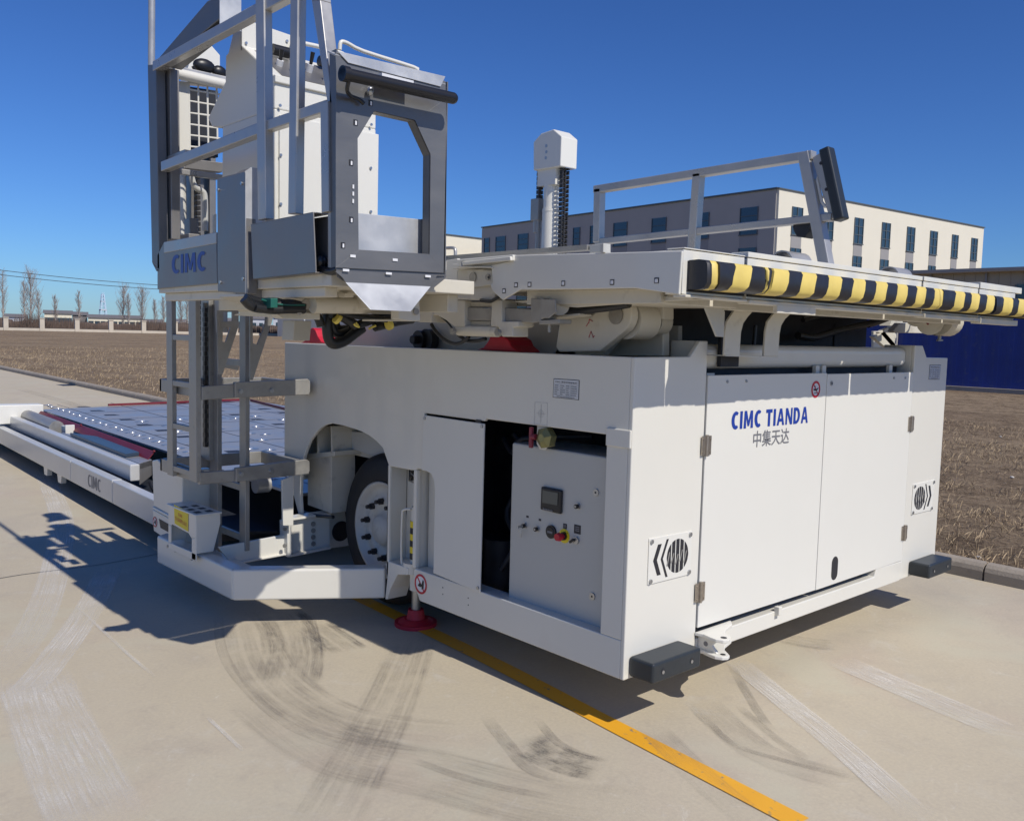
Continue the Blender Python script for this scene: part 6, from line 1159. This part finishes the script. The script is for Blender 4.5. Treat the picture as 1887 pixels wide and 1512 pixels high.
MK = [('mark_dark', 0.34, '', [(-0.344,2.55,0)[:2], (-0.441,2.165,0)[:2], (-0.611,1.785,0)[:2], (-0.861,1.388,0)[:2]]),
 ('mark_mid', 0.10, '', [(-0.206,2.374,0)[:2], (-0.425,1.914,0)[:2], (-0.585,1.609,0)[:2], (-0.762,1.344,0)[:2]]),
 ('mark_dark', 0.24, '', [(-0.306,2.122,0)[:2], (-0.376,1.599,0)[:2]]),
 ('mark_mid', (0.27, 0.30), '', [(0.056,1.596,0)[:2], (-0.393,1.12,0)[:2], (-0.815,0.705,0)[:2], (-1.393,0.174,0)[:2]]),
 ('mark_mid', 0.36, '', [(-0.557,2.445,0)[:2], (-0.854,1.627,0)[:2], (-0.914,1.04,0)[:2], (-0.796,0.69,0)[:2], (-0.572,0.405,0)[:2]]),
 ('mark_faint', 0.06, '', [(-0.645,2.646,0)[:2], (-0.905,2.017,0)[:2], (-1.024,1.518,0)[:2], (-1.072,0.95,0)[:2], (-0.959,0.528,0)[:2]]),
 ('mark_faint', 0.40, '', [(-1.008,1.437,0)[:2], (-1.036,0.654,0)[:2], (-0.851,0.232,0)[:2], (-0.648,-0.23,0)[:2], (-0.427,-0.512,0)[:2]]),
 ('mark_line', 0.05, '', [(-0.85,0.378,0)[:2], (-0.761,0.074,0)[:2], (-0.621,-0.202,0)[:2]]),
 ('mark_blot', 0.22, '', [(-0.374,0.243,0)[:2], (-0.39,0.093,0)[:2], (-0.371,-0.045,0)[:2], (-0.32,-0.176,0)[:2]]),
 ('mark_line', 0.07, '', [(-0.348,0.506,0)[:2], (-0.445,0.268,0)[:2], (-0.531,0.026,0)[:2], (-0.5,-0.141,0)[:2]]),
 ('mark_line', 0.05, '', [(-0.186,0.338,0)[:2], (-0.283,0.103,0)[:2], (-0.267,-0.069,0)[:2], (-0.226,-0.122,0)[:2]]),
 ('mark_light', 0.20, '', [(0.115,9.234,0)[:2], (-0.536,6.149,0)[:2], (-1.037,4.477,0)[:2], (-1.463,3.279,0)[:2], (-1.792,2.566,0)[:2], (-2.046,2.27,0)[:2]]),
 ('mark_light', 0.18, '', [(-0.759,4.173,0)[:2], (-1.206,3.215,0)[:2], (-1.567,2.539,0)[:2], (-1.834,2.1,0)[:2], (-2.028,1.941,0)[:2]]),
 ('mark_light', 0.34, '', [(-1.759,2.302,0)[:2], (-1.851,1.652,0)[:2], (-1.92,1.085,0)[:2], (-1.968,0.631,0)[:2]]),
 ('mark_light', 0.02, '', [(-1.253,3.32,0)[:2], (-1.304,2.332,0)[:2], (-1.314,1.856,0)[:2]]),
 ('mark_light', 0.02, '', [(-1.314,1.289,0)[:2], (-1.338,0.869,0)[:2]]),
 ('mark_light', 0.15, '', [(1.194,0.251,0)[:2], (0.875,-0.287,0)[:2], (0.612,-0.726,0)[:2], (0.305,-1.178,0)[:2]]),
 ('mark_line', 0.05, '', [(1.109,0.193,0)[:2], (0.723,-0.205,0)[:2], (0.531,-0.425,0)[:2]]),
 ('mark_line', 0.04, '', [(0.438,-0.13,0)[:2], (0.297,-0.371,0)[:2], (0.328,-0.588,0)[:2], (0.432,-0.91,0)[:2]]),
 ('mark_line', 0.05, '', [(0.662,-0.155,0)[:2], (0.492,-0.462,0)[:2], (0.416,-0.661,0)[:2]]),
 ('mark_faint', 0.20, '', [(0.573,-0.002,0)[:2], (0.322,-0.489,0)[:2], (0.365,-0.854,0)[:2]]),
 ('mark_light', 0.22, '', [(1.621,-0.141,0)[:2], (1.492,-0.614,0)[:2], (1.37,-1.108,0)[:2]]),
 ('mark_mid', 0.20, '', [(1.705,0.242,0)[:2], (1.746,0.092,0)[:2], (1.829,-0.03,0)[:2]]),
 ('mark_faint', 0.16, '', [(0.151,-0.045,0)[:2], (-0.071,-0.495,0)[:2], (-0.184,-0.809,0)[:2]]),
 ('mark_faint', 0.25, '', [(2.916,18.006,0)[:2], (3.016,16.919,0)[:2], (3.316,23.507,0)[:2]]),
]
for i, (m_, w_, _x, pts) in enumerate(MK): ribbon('tyre_mark', pts, w_, m_, 0.0015 + 0.00012 * i)
b = MB(); q = (4.852,24.191,0); b.box(q[0] - 0.25, q[0] + 0.45, q[1] - 0.15, q[1] + 0.5, 0.001, 0.004); tag(b.build('drain_grate', 'ink'), 'small dark drain grate in the concrete beside the far kerb', 'drain')

# dry straw standing and lying on the field
from mathutils import noise as MN
rn = random.Random(21)
def straw(name, n_, region, hmin, hmax, wd, m_):
    V_ = []; F_ = []
    for i in range(n_):
        x, y = region(); z = 0.05
        if MN.noise(Vector((x * 0.9, y * 0.9, 3.1))) + 0.5 * MN.noise(Vector((x * 3.1, y * 3.1, 0))) < rn.uniform(-0.35, 0.35): continue
        a = rn.uniform(0, 6.283); h = rn.uniform(hmin, hmax); lean = rn.uniform(0.2, 1.5)
        dx, dy, dz = math.cos(a) * math.sin(lean) * h, math.sin(a) * math.sin(lean) * h, math.cos(lean) * h + 0.01
        px_, py_ = -math.sin(a) * wd, math.cos(a) * wd; o = len(V_)
        V_ += [(x - px_, y - py_, z), (x + px_, y + py_, z), (x + dx * 0.6 + px_ * .6, y + dy * 0.6 + py_ * .6, z + dz * 0.75), (x + dx, y + dy, z + dz)]; F_ += [(o, o + 1, o + 2), (o, o + 2, o + 3)]
    me = bpy.data.meshes.new(name); me.from_pydata(V_, [], F_); me.materials.append(M[m_]); ob = bpy.data.objects.new(name, me); COL.objects.link(ob)
    return tag(ob, 'dry straw coloured grass covering the field beyond the kerb', 'dry grass', kind='stuff')
M['straw'] = mat('straw', (0.44, 0.33, 0.20), 0.8, var=0.35, scale=2.0)
def reg_near():
    x = 0.16 + 13 * rn.random() ** 1.7; y = rn.uniform(-6, 14); return kx(y) + x, y
def reg_left():
    x = 0.16 + 22 * rn.random() ** 1.5; y = rn.uniform(14, 62); return kx(y) + x, y
straw('dry_grass', 70000, reg_near, 0.03, 0.14, 0.0022, 'straw'); straw('dry_grass', 26000, reg_left, 0.05, 0.18, 0.006, 'straw'); M['straw_dark'] = mat('weathered_straw', (0.17, 0.12, 0.08), 0.9, var=0.3, scale=2.0); straw('dry_grass', 60000, reg_near, 0.02, 0.10, 0.003, 'straw_dark')
# pebbles and litter
b = MB()
for i in range(60): x, y = reg_near(); s_ = rn.uniform(0.01, 0.03); b.sphere((x, y, 0.09), s_, 4, 1, 1.2, 0.6)
tag(b.build('pebbles', mat('pale_stone', (0.6, 0.57, 0.52), 0.8, var=0.1)), 'pale pebbles scattered in the dry grass', 'pebbles', kind='stuff')

# ---------------------------------------------------------------- white office building
M['wall'] = mat('cream_render', (0.76, 0.71, 0.575), 0.8, var=0.02, scale=0.4)
M['wallg'] = mat('grey_render', (0.31, 0.30, 0.29), 0.8, var=0.03, scale=0.4)
M['glass'] = mat('window_glass', (0.03, 0.055, 0.075), 0.12, spec=0.8, var=0.25, scale=0.3)
M['frame'] = mat('window_frame', (0.10, 0.12, 0.13), 0.5)
BX, BY = 87.7, 53.4
OB = empty('office_building', (BX, BY, 0), 'large flat roofed cream office block with tall narrow windows behind the loader', 'building')
M['wallw'] = mat('shade_darkened_render', (0.42, 0.395, 0.36), 0.8, var=0.04, scale=0.3)  # wall render darkened in colour for the side away from the sun
b = MB(); b.box(BX, BX + 47.9, BY, BY + 56.9, 0, 18.6); b.build('wall', 'wall', OB)
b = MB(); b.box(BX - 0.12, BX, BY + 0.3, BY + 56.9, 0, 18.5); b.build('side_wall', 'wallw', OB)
b = MB(); b.box(BX - 0.2, BX + 48.0, BY - 0.15, BY + 0.15, 18.6, 18.72); b.box(BX - 0.25, BX + 0.1, BY + 0.15, BY + 57.0, 18.6, 18.78); b.build('roof_edge', 'frame', OB)
def win(u0, u1, z0, z1, face):
    b = MB(); rv = random.Random(int(u0 * 100 + z0 * 7))
    if face == 'y':
        b.box(BX + u0, BX + u1, BY - 0.04, BY - 0.01, z0, z1); f_ = b.build('window', 'glass', OB); b = MB(); yy = BY - 0.07
        for t in (1 / 3, 2 / 3): b.box(BX + u0, BX + u1, yy - 0.03, yy, z0 + (z1 - z0) * t - 0.04, z0 + (z1 - z0) * t + 0.04)
        for u in (u0, (u0 + u1) / 2, u1): b.box(BX + u - 0.05, BX + u + 0.05, yy - 0.04, yy, z0, z1)
        b.box(BX + u0 - 0.1, BX + u1 + 0.1, yy - 0.10, yy, z0 - 0.12, z0)
    else:
        b.box(BX - 0.17, BX - 0.13, BY + u0, BY + u1, z0, z1); f_ = b.build('window', 'glass', OB); b = MB(); xx_ = BX - 0.2
        for t in (0.36, 0.68): b.box(xx_ - 0.03, xx_, BY + u0, BY + u1, z0 + (z1 - z0) * t - 0.04, z0 + (z1 - z0) * t + 0.04)
        for u in (u0, u1): b.box(xx_ - 0.04, xx_, BY + u - 0.05, BY + u + 0.05, z0, z1)
        b.box(xx_ - 0.08, xx_, BY + u0 - 0.1, BY + u1 + 0.1, z0 - 0.12, z0)
    b.build('window_frame', 'frame', f_)
for (u0, u1) in ((2.51, 4.45), (8.68, 10.59), (15.09, 16.97), (21.22, 23.1), (27.2, 29.07), (33.06, 34.9), (38.93, 40.58), (44.42, 46.16)):
    for (z0, z1) in ((13.84, 16.93), (9.6, 12.3), (5.4, 8.2), (1.2, 4.0)): win(u0, u1, z0, z1, 'y')
    for (z0, z1) in ((12.3, 13.7), (8.2, 9.45), (4.0, 5.25)):
        b = MB(); b.box(BX + u0, BX + u1, BY - 0.05, BY - 0.005, z0 + 0.01, z1 - 0.01); b.build('spandrel', 'wallg', OB)
for (u0, u1, z0) in ((54.7, 56.11, 14.45), (50.46, 52.96, 14.45), (44.77, 47.26, 14.45), (33.06, 34.45, 14.5), (29.6, 30.89, 14.5), (23.7, 26.24, 13.85), (16.73, 19.18, 13.85), (9.8, 12.19, 13.85), (2.65, 5.12, 13.85)):
    win(u0, u1, z0, 16.9, 'x'); win(u0, u1, 9.6, 12.3, 'x'); win(u0, u1, 5.4, 8.2, 'x')
    if z0 < 14: b = MB(); b.box(BX - 0.16, BX - 0.12, BY + u0, BY + u1, 12.31, 13.72); b.build('spandrel', 'wallg', OB)
b = MB(); b.box(BX - 0.5, BX - 0.13, BY + 39.0, BY + 39.4, 13.4, 13.6); b.build('wall_lamp', 'signwhite', OB)
OB.rotation_euler.z = R(-4.9)
OB2 = empty('office_building', (88, 120, 0), 'second cream building peeping out left of the large office block', 'building')
b = MB(); b.box(88, 140, 120, 170, 0, 18.2); b.build('wall', 'wall', OB2)
b = MB(); b.box(87.8, 140.2, 119.8, 120.2, 18.2, 18.35); b.build('roof', 'frame', OB2)
b = MB(); b.box(97.8, 101.8, 118.8, 119.95, 11.0, 13.6); b.build('canopy', 'wallg', OB2)
b = MB(); b.box(90, 92, 119.93, 119.98, 11, 14); b.build('window', 'glass', OB2)
# warehouse with a low pitched roof
M['tan'] = mat('tan_cladding', (0.40, 0.345, 0.25), 0.75, var=0.04, scale=0.5)
M['roofg'] = mat('grey_roof_sheet', (0.36, 0.34, 0.31), 0.6, var=0.05, scale=0.5)
WH = empty('warehouse', (55, 26, 0), 'long tan warehouse with a shallow grey roof, right of the office block', 'warehouse')
b = MB(); b.box(55, 72, -14, 26.5, 0, 6.28); b.build('wall', 'tan', WH)
b = MB()
for i in range(60): y = -13.5 + i * 0.66; b.box(54.97, 55.0, y, y + 0.07, 0, 6.1)
b.build('cladding_rib', 'tan', WH)
b = MB(); b.prism([(54.4, 27.3, 6.22), (54.4, 27.3, 6.36), (63.5, 27.3, 6.9), (72.6, 27.3, 6.36), (72.6, 27.3, 6.22)], (0, -42, 0)); b.build('roof', 'roofg', WH)
b = MB(); b.cyl((54.5, 27.2, 6.2), (54.5, -14, 6.2), 0.09, 8); b.build('gutter', 'roofg', WH)
for y_ in (((55,22.176,6.138))[1], ((55,18.866,6.196))[1]):
    b = MB(); b.cyl((54.9, y_, 0), (54.9, y_, 6.2), 0.07, 8); b.build('downpipe', 'wallg', WH)
for (p0, p1, zt_, zb_) in (((55,20.474,5.754), (55,19.993,5.741), 5.45, 4.1), ((55,17.164,5.506), (55,16.637,5.493), 5.35, 2.2)):
    b = MB(); b.box(54.9, 54.96, p1[1], p0[1], zb_, zt_); f_ = b.build('window', 'glass', WH)
    b = MB()
    for t in (0.33, 0.66): b.box(54.86, 54.9, p1[1], p0[1], zb_ + (zt_ - zb_) * t - 0.04, zb_ + (zt_ - zb_) * t + 0.04)
    b.box(54.86, 54.9, p0[1] - 0.06, p0[1] + 0.06, zb_, zt_); b.build('window_frame', 'frame', f_)
# blue corrugated site hoarding
M['bluesheet'] = mat('blue_corrugated_sheet', (0.008, 0.030, 0.21), 0.45, var=0.12, scale=1.2, dirt=((0.10, 0.11, 0.16), 0.5))
HB = empty('site_hoarding', (33.2, 10, 0), 'deep blue corrugated hoarding fence standing behind the right end of the striped bumper', 'hoarding')
b = MB(); pts = []
for i in range(330):
    y = -18 + i * 0.125; pts += [(33.2 + (0.05 if (i % 4) < 2 else 0.02), y, 0.0)]
b.add([(p_[0], p_[1], 0.12) for p_ in pts] + [(p_[0], p_[1], 3.0) for p_ in pts], [[i, i + 1, i + 1 + len(pts), i + len(pts)] for i in range(len(pts) - 1)])
b.build('corrugated_sheet', 'bluesheet', HB)
b = MB(); b.box(33.3, 33.4, -18, 23.2, 0.0, 3.05); b.build('backing', 'bluesheet', HB)
b = MB(); b.box(32.9, 33.5, -18, 23.3, -0.02, 0.16); b.build('footing', 'kerb', HB)
for y_ in (14.2, 3.0, -8.0):
    b = MB(); b.box(33.1, 33.22, y_ - 0.12, y_ + 0.3, 0.12, 3.02); b.build('grey_panel', 'wallg', HB)

# ---------------------------------------------------------------- far left: fence, hedge, bare poplars, houses, mast, cables
def gp(px, D, z=0.0):                                                # a point on the ground at distance D along a bearing
    u = (px - 943.5) / 1662.5; d = Vector((0.739118 * u + 0.6725, -0.673103 * u + 0.7353, 0)).normalized(); return Vector((-2.9565 + D * d.x, -2.4705 + D * d.y, z))
M['pillar'] = mat('cream_pillar', (0.55, 0.49, 0.40), 0.85, var=0.08, scale=1)
M['bars'] = mat('dark_fence_bars', (0.06, 0.05, 0.045), 0.6)
F0 = Vector((12.0, 196.0, 0)); F1 = Vector((125.0, 170.0, 0))
FN = empty('perimeter_fence', F0, 'distant fence of cream pillars on a low wall with dark bars, across the dry field', 'fence')
fd = (F1 - F0).normalized(); fl = (F1 - F0).length; k = 0.0
b = MB(); b.bar(F0 + Vector((0, 0, 0.25)), F1 + Vector((0, 0, 0.25)), 0.3, 0.5); b.build('low_wall', 'pillar', FN)
while k < fl:
    p = F0 + fd * k; b = MB(); b.box(p.x - 0.42, p.x + 0.42, p.y - 0.3, p.y + 0.3, 0, 2.35).box(p.x - 0.5, p.x + 0.5, p.y - 0.38, p.y + 0.38, 2.35, 2.5); b.build('pillar', 'pillar', FN); k += 6.1
b = MB()
for z in (0.6, 2.05): b.bar(F0 + Vector((0, 0, z)), F1 + Vector((0, 0, z)), 0.05, 0.07)
k = 0
while k < fl: p = F0 + fd * k; b.box(p.x - 0.02, p.x + 0.02, p.y - 0.02, p.y + 0.02, 0.5, 2.2); k += 0.4
b.build('fence_bars', 'bars', FN)
# brown scrub behind the fence
M['scrub'] = mat('bare_scrub', (0.115, 0.080, 0.062), 0.95, var=0.35, scale=0.6)
b = MB(); rn = random.Random(9)
V_ = []; F_ = []
for i in range(16000):
    k = rn.uniform(-5, fl + 60); p = F0 + fd * k + Vector((-fd.y, fd.x, 0)) * rn.uniform(4, 26); h = rn.uniform(0.9, 3.2) * (0.75 + 0.25 * math.sin(k * 0.35)); w_ = rn.uniform(0.04, 0.14); a = rn.uniform(-0.5, 0.5)
    o = len(V_); V_ += [(p.x - w_, p.y + w_ * .3, 0), (p.x + w_, p.y - w_ * .3, 0), (p.x + a, p.y, h)]; F_.append((o, o + 1, o + 2))
me = bpy.data.meshes.new('scrub'); me.from_pydata(V_, [], F_); me.materials.append(M['scrub']); ob = bpy.data.objects.new('scrub', me); COL.objects.link(ob); tag(ob, 'low brown leafless scrub in a band behind the distant fence', 'scrub', kind='stuff')
b = MB(); 
for i in range(46):
    k = i * 4.2 - 8; p = F0 + fd * k + Vector((-fd.y, fd.x, 0)) * rn.uniform(24, 32); b.sphere((p.x, p.y, 0.4), 2.6, 5, 1.3, 0.6, rn.uniform(0.55, 0.85))
tag(b.build('scrub', 'scrub'), 'low brown leafless scrub in a band behind the distant fence', 'scrub', kind='stuff')
M['bark'] = mat('pale_bark', (0.38, 0.34, 0.30), 0.9, var=0.15, scale=2)
M['twig'] = mat('twigs', (0.40, 0.35, 0.32), 0.9)
def poplar(px, D, H, W_, seed, label):
    rn = random.Random(seed); base = gp(px, D); t = empty('poplar_tree', base, label, 'tree', 'bare poplars beyond the distant fence')
    b = MB(); top = base + Vector((rn.uniform(-0.3, 0.3), 0, H * 0.93)); b.cyl(base, base + (top - base) * 0.5, H * 0.016, 7, r2=H * 0.010); b.cyl(base + (top - base) * 0.5, top, H * 0.010, 6, r2=0.02); b.build('trunk', 'bark', t)
    V_ = []; F_ = []
    def seg(p, q, w0, w1):
        o = len(V_); d = (q - p); r_ = Vector((d.z, 0, -d.x)).normalized(); r2 = Vector((0.7, -0.7, 0)).cross(d).normalized() if True else r_
        s = Vector((0.74, -0.67, 0)).normalized(); s = (s - d.normalized() * s.dot(d.normalized())).normalized()
        e = d.cross(s).normalized()
        V_.extend([p - s * w0, p + s * w0, q + s * w1, q - s * w1]); F_.append((o, o + 1, o + 2, o + 3))
        o = len(V_); V_.extend([p - e * w0, p + e * w0, q + e * w1, q - e * w1]); F_.append((o, o + 1, o + 2, o + 3))
    for i in range(80):
        z = H * (0.16 + 0.80 * i / 80); a = rn.uniform(0, 6.28); L_ = W_ * (0.35 + 0.65 * math.sin(math.pi * min(1, (i / 80) * 0.9 + 0.12))) * rn.uniform(0.5, 1.1); p = base + (top - base) * (z / (H * 0.93)) if z < H * 0.93 else top
        q = p + Vector((math.cos(a) * L_, math.sin(a) * L_, L_ * rn.uniform(1.2, 2.4))); seg(p, q, 0.035, 0.010)
        for k in range(9):
            t_ = rn.uniform(0.25, 1); s_ = p + (q - p) * t_; a2 = rn.uniform(0, 6.28); l2 = L_ * rn.uniform(0.2, 0.5); e_ = s_ + Vector((math.cos(a2) * l2, math.sin(a2) * l2, l2 * rn.uniform(0.8, 2.0))); seg(s_, e_, 0.014, 0.005)
    me = bpy.data.meshes.new('crown'); me.from_pydata([tuple(v - base) for v in V_], [], F_); me.materials.append(M['twig']); o = bpy.data.objects.new('crown', me); COL.objects.link(o); o.parent = t
TR = [(10, 235, 13.5, 1.3, 'tall bare poplar at the left edge of the photo'), (49, 232, 11, 1.3, 'slim bare poplar just left of the twin-stemmed bushy one'), (60, 205, 11.8, 2.2, 'largest bare poplar with a bushy foot, in front of the distant fence'), (76, 232, 9.0, 1.1, 'small bare poplar just right of the largest one'), (105, 240, 8.2, 1.0, 'small bare poplar above the left end of the cream farmhouse'), (149, 240, 9.6, 1.0, 'single slim bare poplar between the two cream farmhouses'), (228, 238, 10.8, 2.0, 'wide bare poplar right of the lattice mast'), (239, 236, 9.0, 1.0, 'slim dark bare poplar touching the wide one right of the mast'), (264, 240, 10.4, 2.0, 'wide bare poplar nearest the ladder on its left'), (288, 250, 8.2, 1.0, 'faint bare poplar touching the ladder on its left side'), (303, 250, 9, 1.2, 'bare poplar seen right behind the left ladder stile'), (335, 245, 10, 1.6, 'bare poplar seen between the ladder rungs'), (345, 250, 9, 1.2, 'bare poplar seen between the ladder stiles, right of another')]
for i, (px_, D, H, W_, lb) in enumerate(TR): poplar(px_, D, H, W_, 40 + i, lb)
b = MB(); p = gp(60, 203)
V_ = []; F_ = []
for i in range(900):
    a = rn.uniform(0, 6.28); r_ = rn.random() ** 0.6 * 4.4; h = (1 - (r_ / 4.8) ** 2) * 4.2 * rn.uniform(0.5, 1); w_ = 0.05; o = len(V_); x, y = p.x + r_ * math.cos(a) * 1.2, p.y + r_ * math.sin(a) * 0.5; V_ += [(x - w_, y, 0), (x + w_, y, 0), (x + rn.uniform(-.8, .8), y, h)]; F_.append((o, o + 1, o + 2))
me = bpy.data.meshes.new('bush'); me.from_pydata(V_, [], F_); me.materials.append(M['scrub']); ob = bpy.data.objects.new('bush', me); COL.objects.link(ob); tag(ob, 'dark brown leafless bush at the foot of the largest poplar', 'bush')
# farmhouses
M['hwall'] = mat('cream_house_wall', (0.74, 0.68, 0.52), 0.85); M['hroof'] = mat('dull_roof', (0.16, 0.15, 0.15), 0.8); M['pale'] = mat('pale_far_block', (0.50, 0.52, 0.56), 0.8)
def house(pa, pb, D, h, label, wins=0, nm='farmhouse', wall='hwall', cat='house'):
    a = gp(pa, D); c = gp(pb, D); e = empty(nm, (a + c) / 2, label, cat, {'house': 'low farmhouses on the horizon', 'building': 'pale far buildings on the horizon'}.get(cat)); d = (c - a).normalized(); nn = Vector((-d.y, d.x, 0))
    b = MB(); b.prism([a, c, c + nn * 8, a + nn * 8], (0, 0, h)); b.build('wall', wall, e)
    b = MB(); b.prism([a - d * .4 - nn * .4 + Vector((0, 0, h + .01)), c + d * .4 - nn * .4 + Vector((0, 0, h + .01)), c + d * .4 + nn * 4 + Vector((0, 0, h + .9)), a - d * .4 + nn * 4 + Vector((0, 0, h + .9))], (0, 0, 0.15)); b.build('roof', 'hroof', e)
    for i in range(wins):
        q = a + (c - a) * ((i + 0.5) / wins); b = MB(); b.prism([q - d * .65 - nn * .06 + Vector((0, 0, h * .35)), q + d * .65 - nn * .06 + Vector((0, 0, h * .35)), q + d * .65 - nn * .06 + Vector((0, 0, h * .72)), q - d * .65 - nn * .06 + Vector((0, 0, h * .72))], nn * 0.04); b.build('window', 'glass', e)
house(85, 135, 300, 4.3, 'cream farmhouse with six dark windows, left of the single slim poplar', 6)
house(136, 163, 305, 4.1, 'dark grey shed joining the two cream farmhouses', 0, 'shed', 'hroof', 'shed')
house(165, 262, 300, 3.4, 'long cream farmhouse with a row of dark windows, right of the grey shed', 9)
house(13, 52, 320, 3.0, 'low whitish house left of the largest poplar', 0, 'farmhouse', 'pale')
house(262, 300, 300, 2.4, 'low dark barn right of the long cream farmhouse', 0, 'barn', 'hroof', 'barn')
house(392, 425, 300, 3.5, 'pale far building seen left of the winged gusset plate', 2, 'far_building', 'pale', 'building')
house(462, 500, 310, 4.5, 'pale far building seen through the winged gusset plate', 3, 'far_building', 'pale', 'building')
house(503, 570, 320, 5.0, 'pale far building seen left of the rear red stop', 4, 'far_building', 'pale', 'building')
house(326, 345, 310, 2.8, 'pale far building seen between the ladder rungs', 1, 'far_building', 'pale', 'building')
p = gp(192, 520); t = empty('lattice_mast', p, 'pale blue steel lattice mast far off above the farmhouse roofs', 'mast'); b = MB()
for (sx, sy) in ((-1, -1), (1, -1), (1, 1), (-1, 1)): b.bar(p + Vector((sx * 2.0, sy * 2.0, 0)), p + Vector((sx * .5, sy * .5, 17)), .28, .28)
for k in range(9): z = k * 2.0; w_ = 2.0 - 1.5 * z / 17; b.bar(p + Vector((-w_, -w_, z)), p + Vector((w_, -w_, z + 1.9)), .18, .18); b.bar(p + Vector((w_, -w_, z)), p + Vector((-w_, -w_, z + 1.9)), .18, .18)
b.build('lattice', mat('pale_blue_steel', (0.55, 0.66, 0.80), 0.5), t); b = MB(); b.box(p.x - 1.5, p.x + 1.5, p.y - 1.5, p.y + 1.5, 8.5, 9.1).box(p.x - 1, p.x + 1, p.y - 1, p.y + 1, 13, 13.5); b.build('platform', 'pale', t)
# overhead cables on poles
M['cable'] = mat('cable', (0.05, 0.055, 0.06), 0.6)
PL = empty('power_line', gp(-40, 150), 'pair of sagging black overhead cables strung on poles across the far left', 'power line')
def wire(pa, za, pb, zb_, D, sag, r):
    a = gp(pa, D); c = gp(pb, D); pts = []
    for i in range(17): t = i / 16; q = a + (c - a) * t; pts.append((q.x, q.y, za + (zb_ - za) * t - sag * 4 * t * (1 - t)))
    b = MB(); b.tube(pts, r, 5, 1); b.build('cable', 'cable', PL)
wire(-60, 9.4, 560, 8.0, 150, 0.9, 0.045); wire(-60, 8.75, 560, 7.4, 150, 0.9, 0.045)
b = MB(); q = gp(-60, 150); b.cyl(q, q + Vector((0, 0, 9.6)), 0.14, 8); q = gp(560, 150); b.cyl(q, q + Vector((0, 0, 8.2)), 0.14, 8); b.build('pole', 'pale', PL)
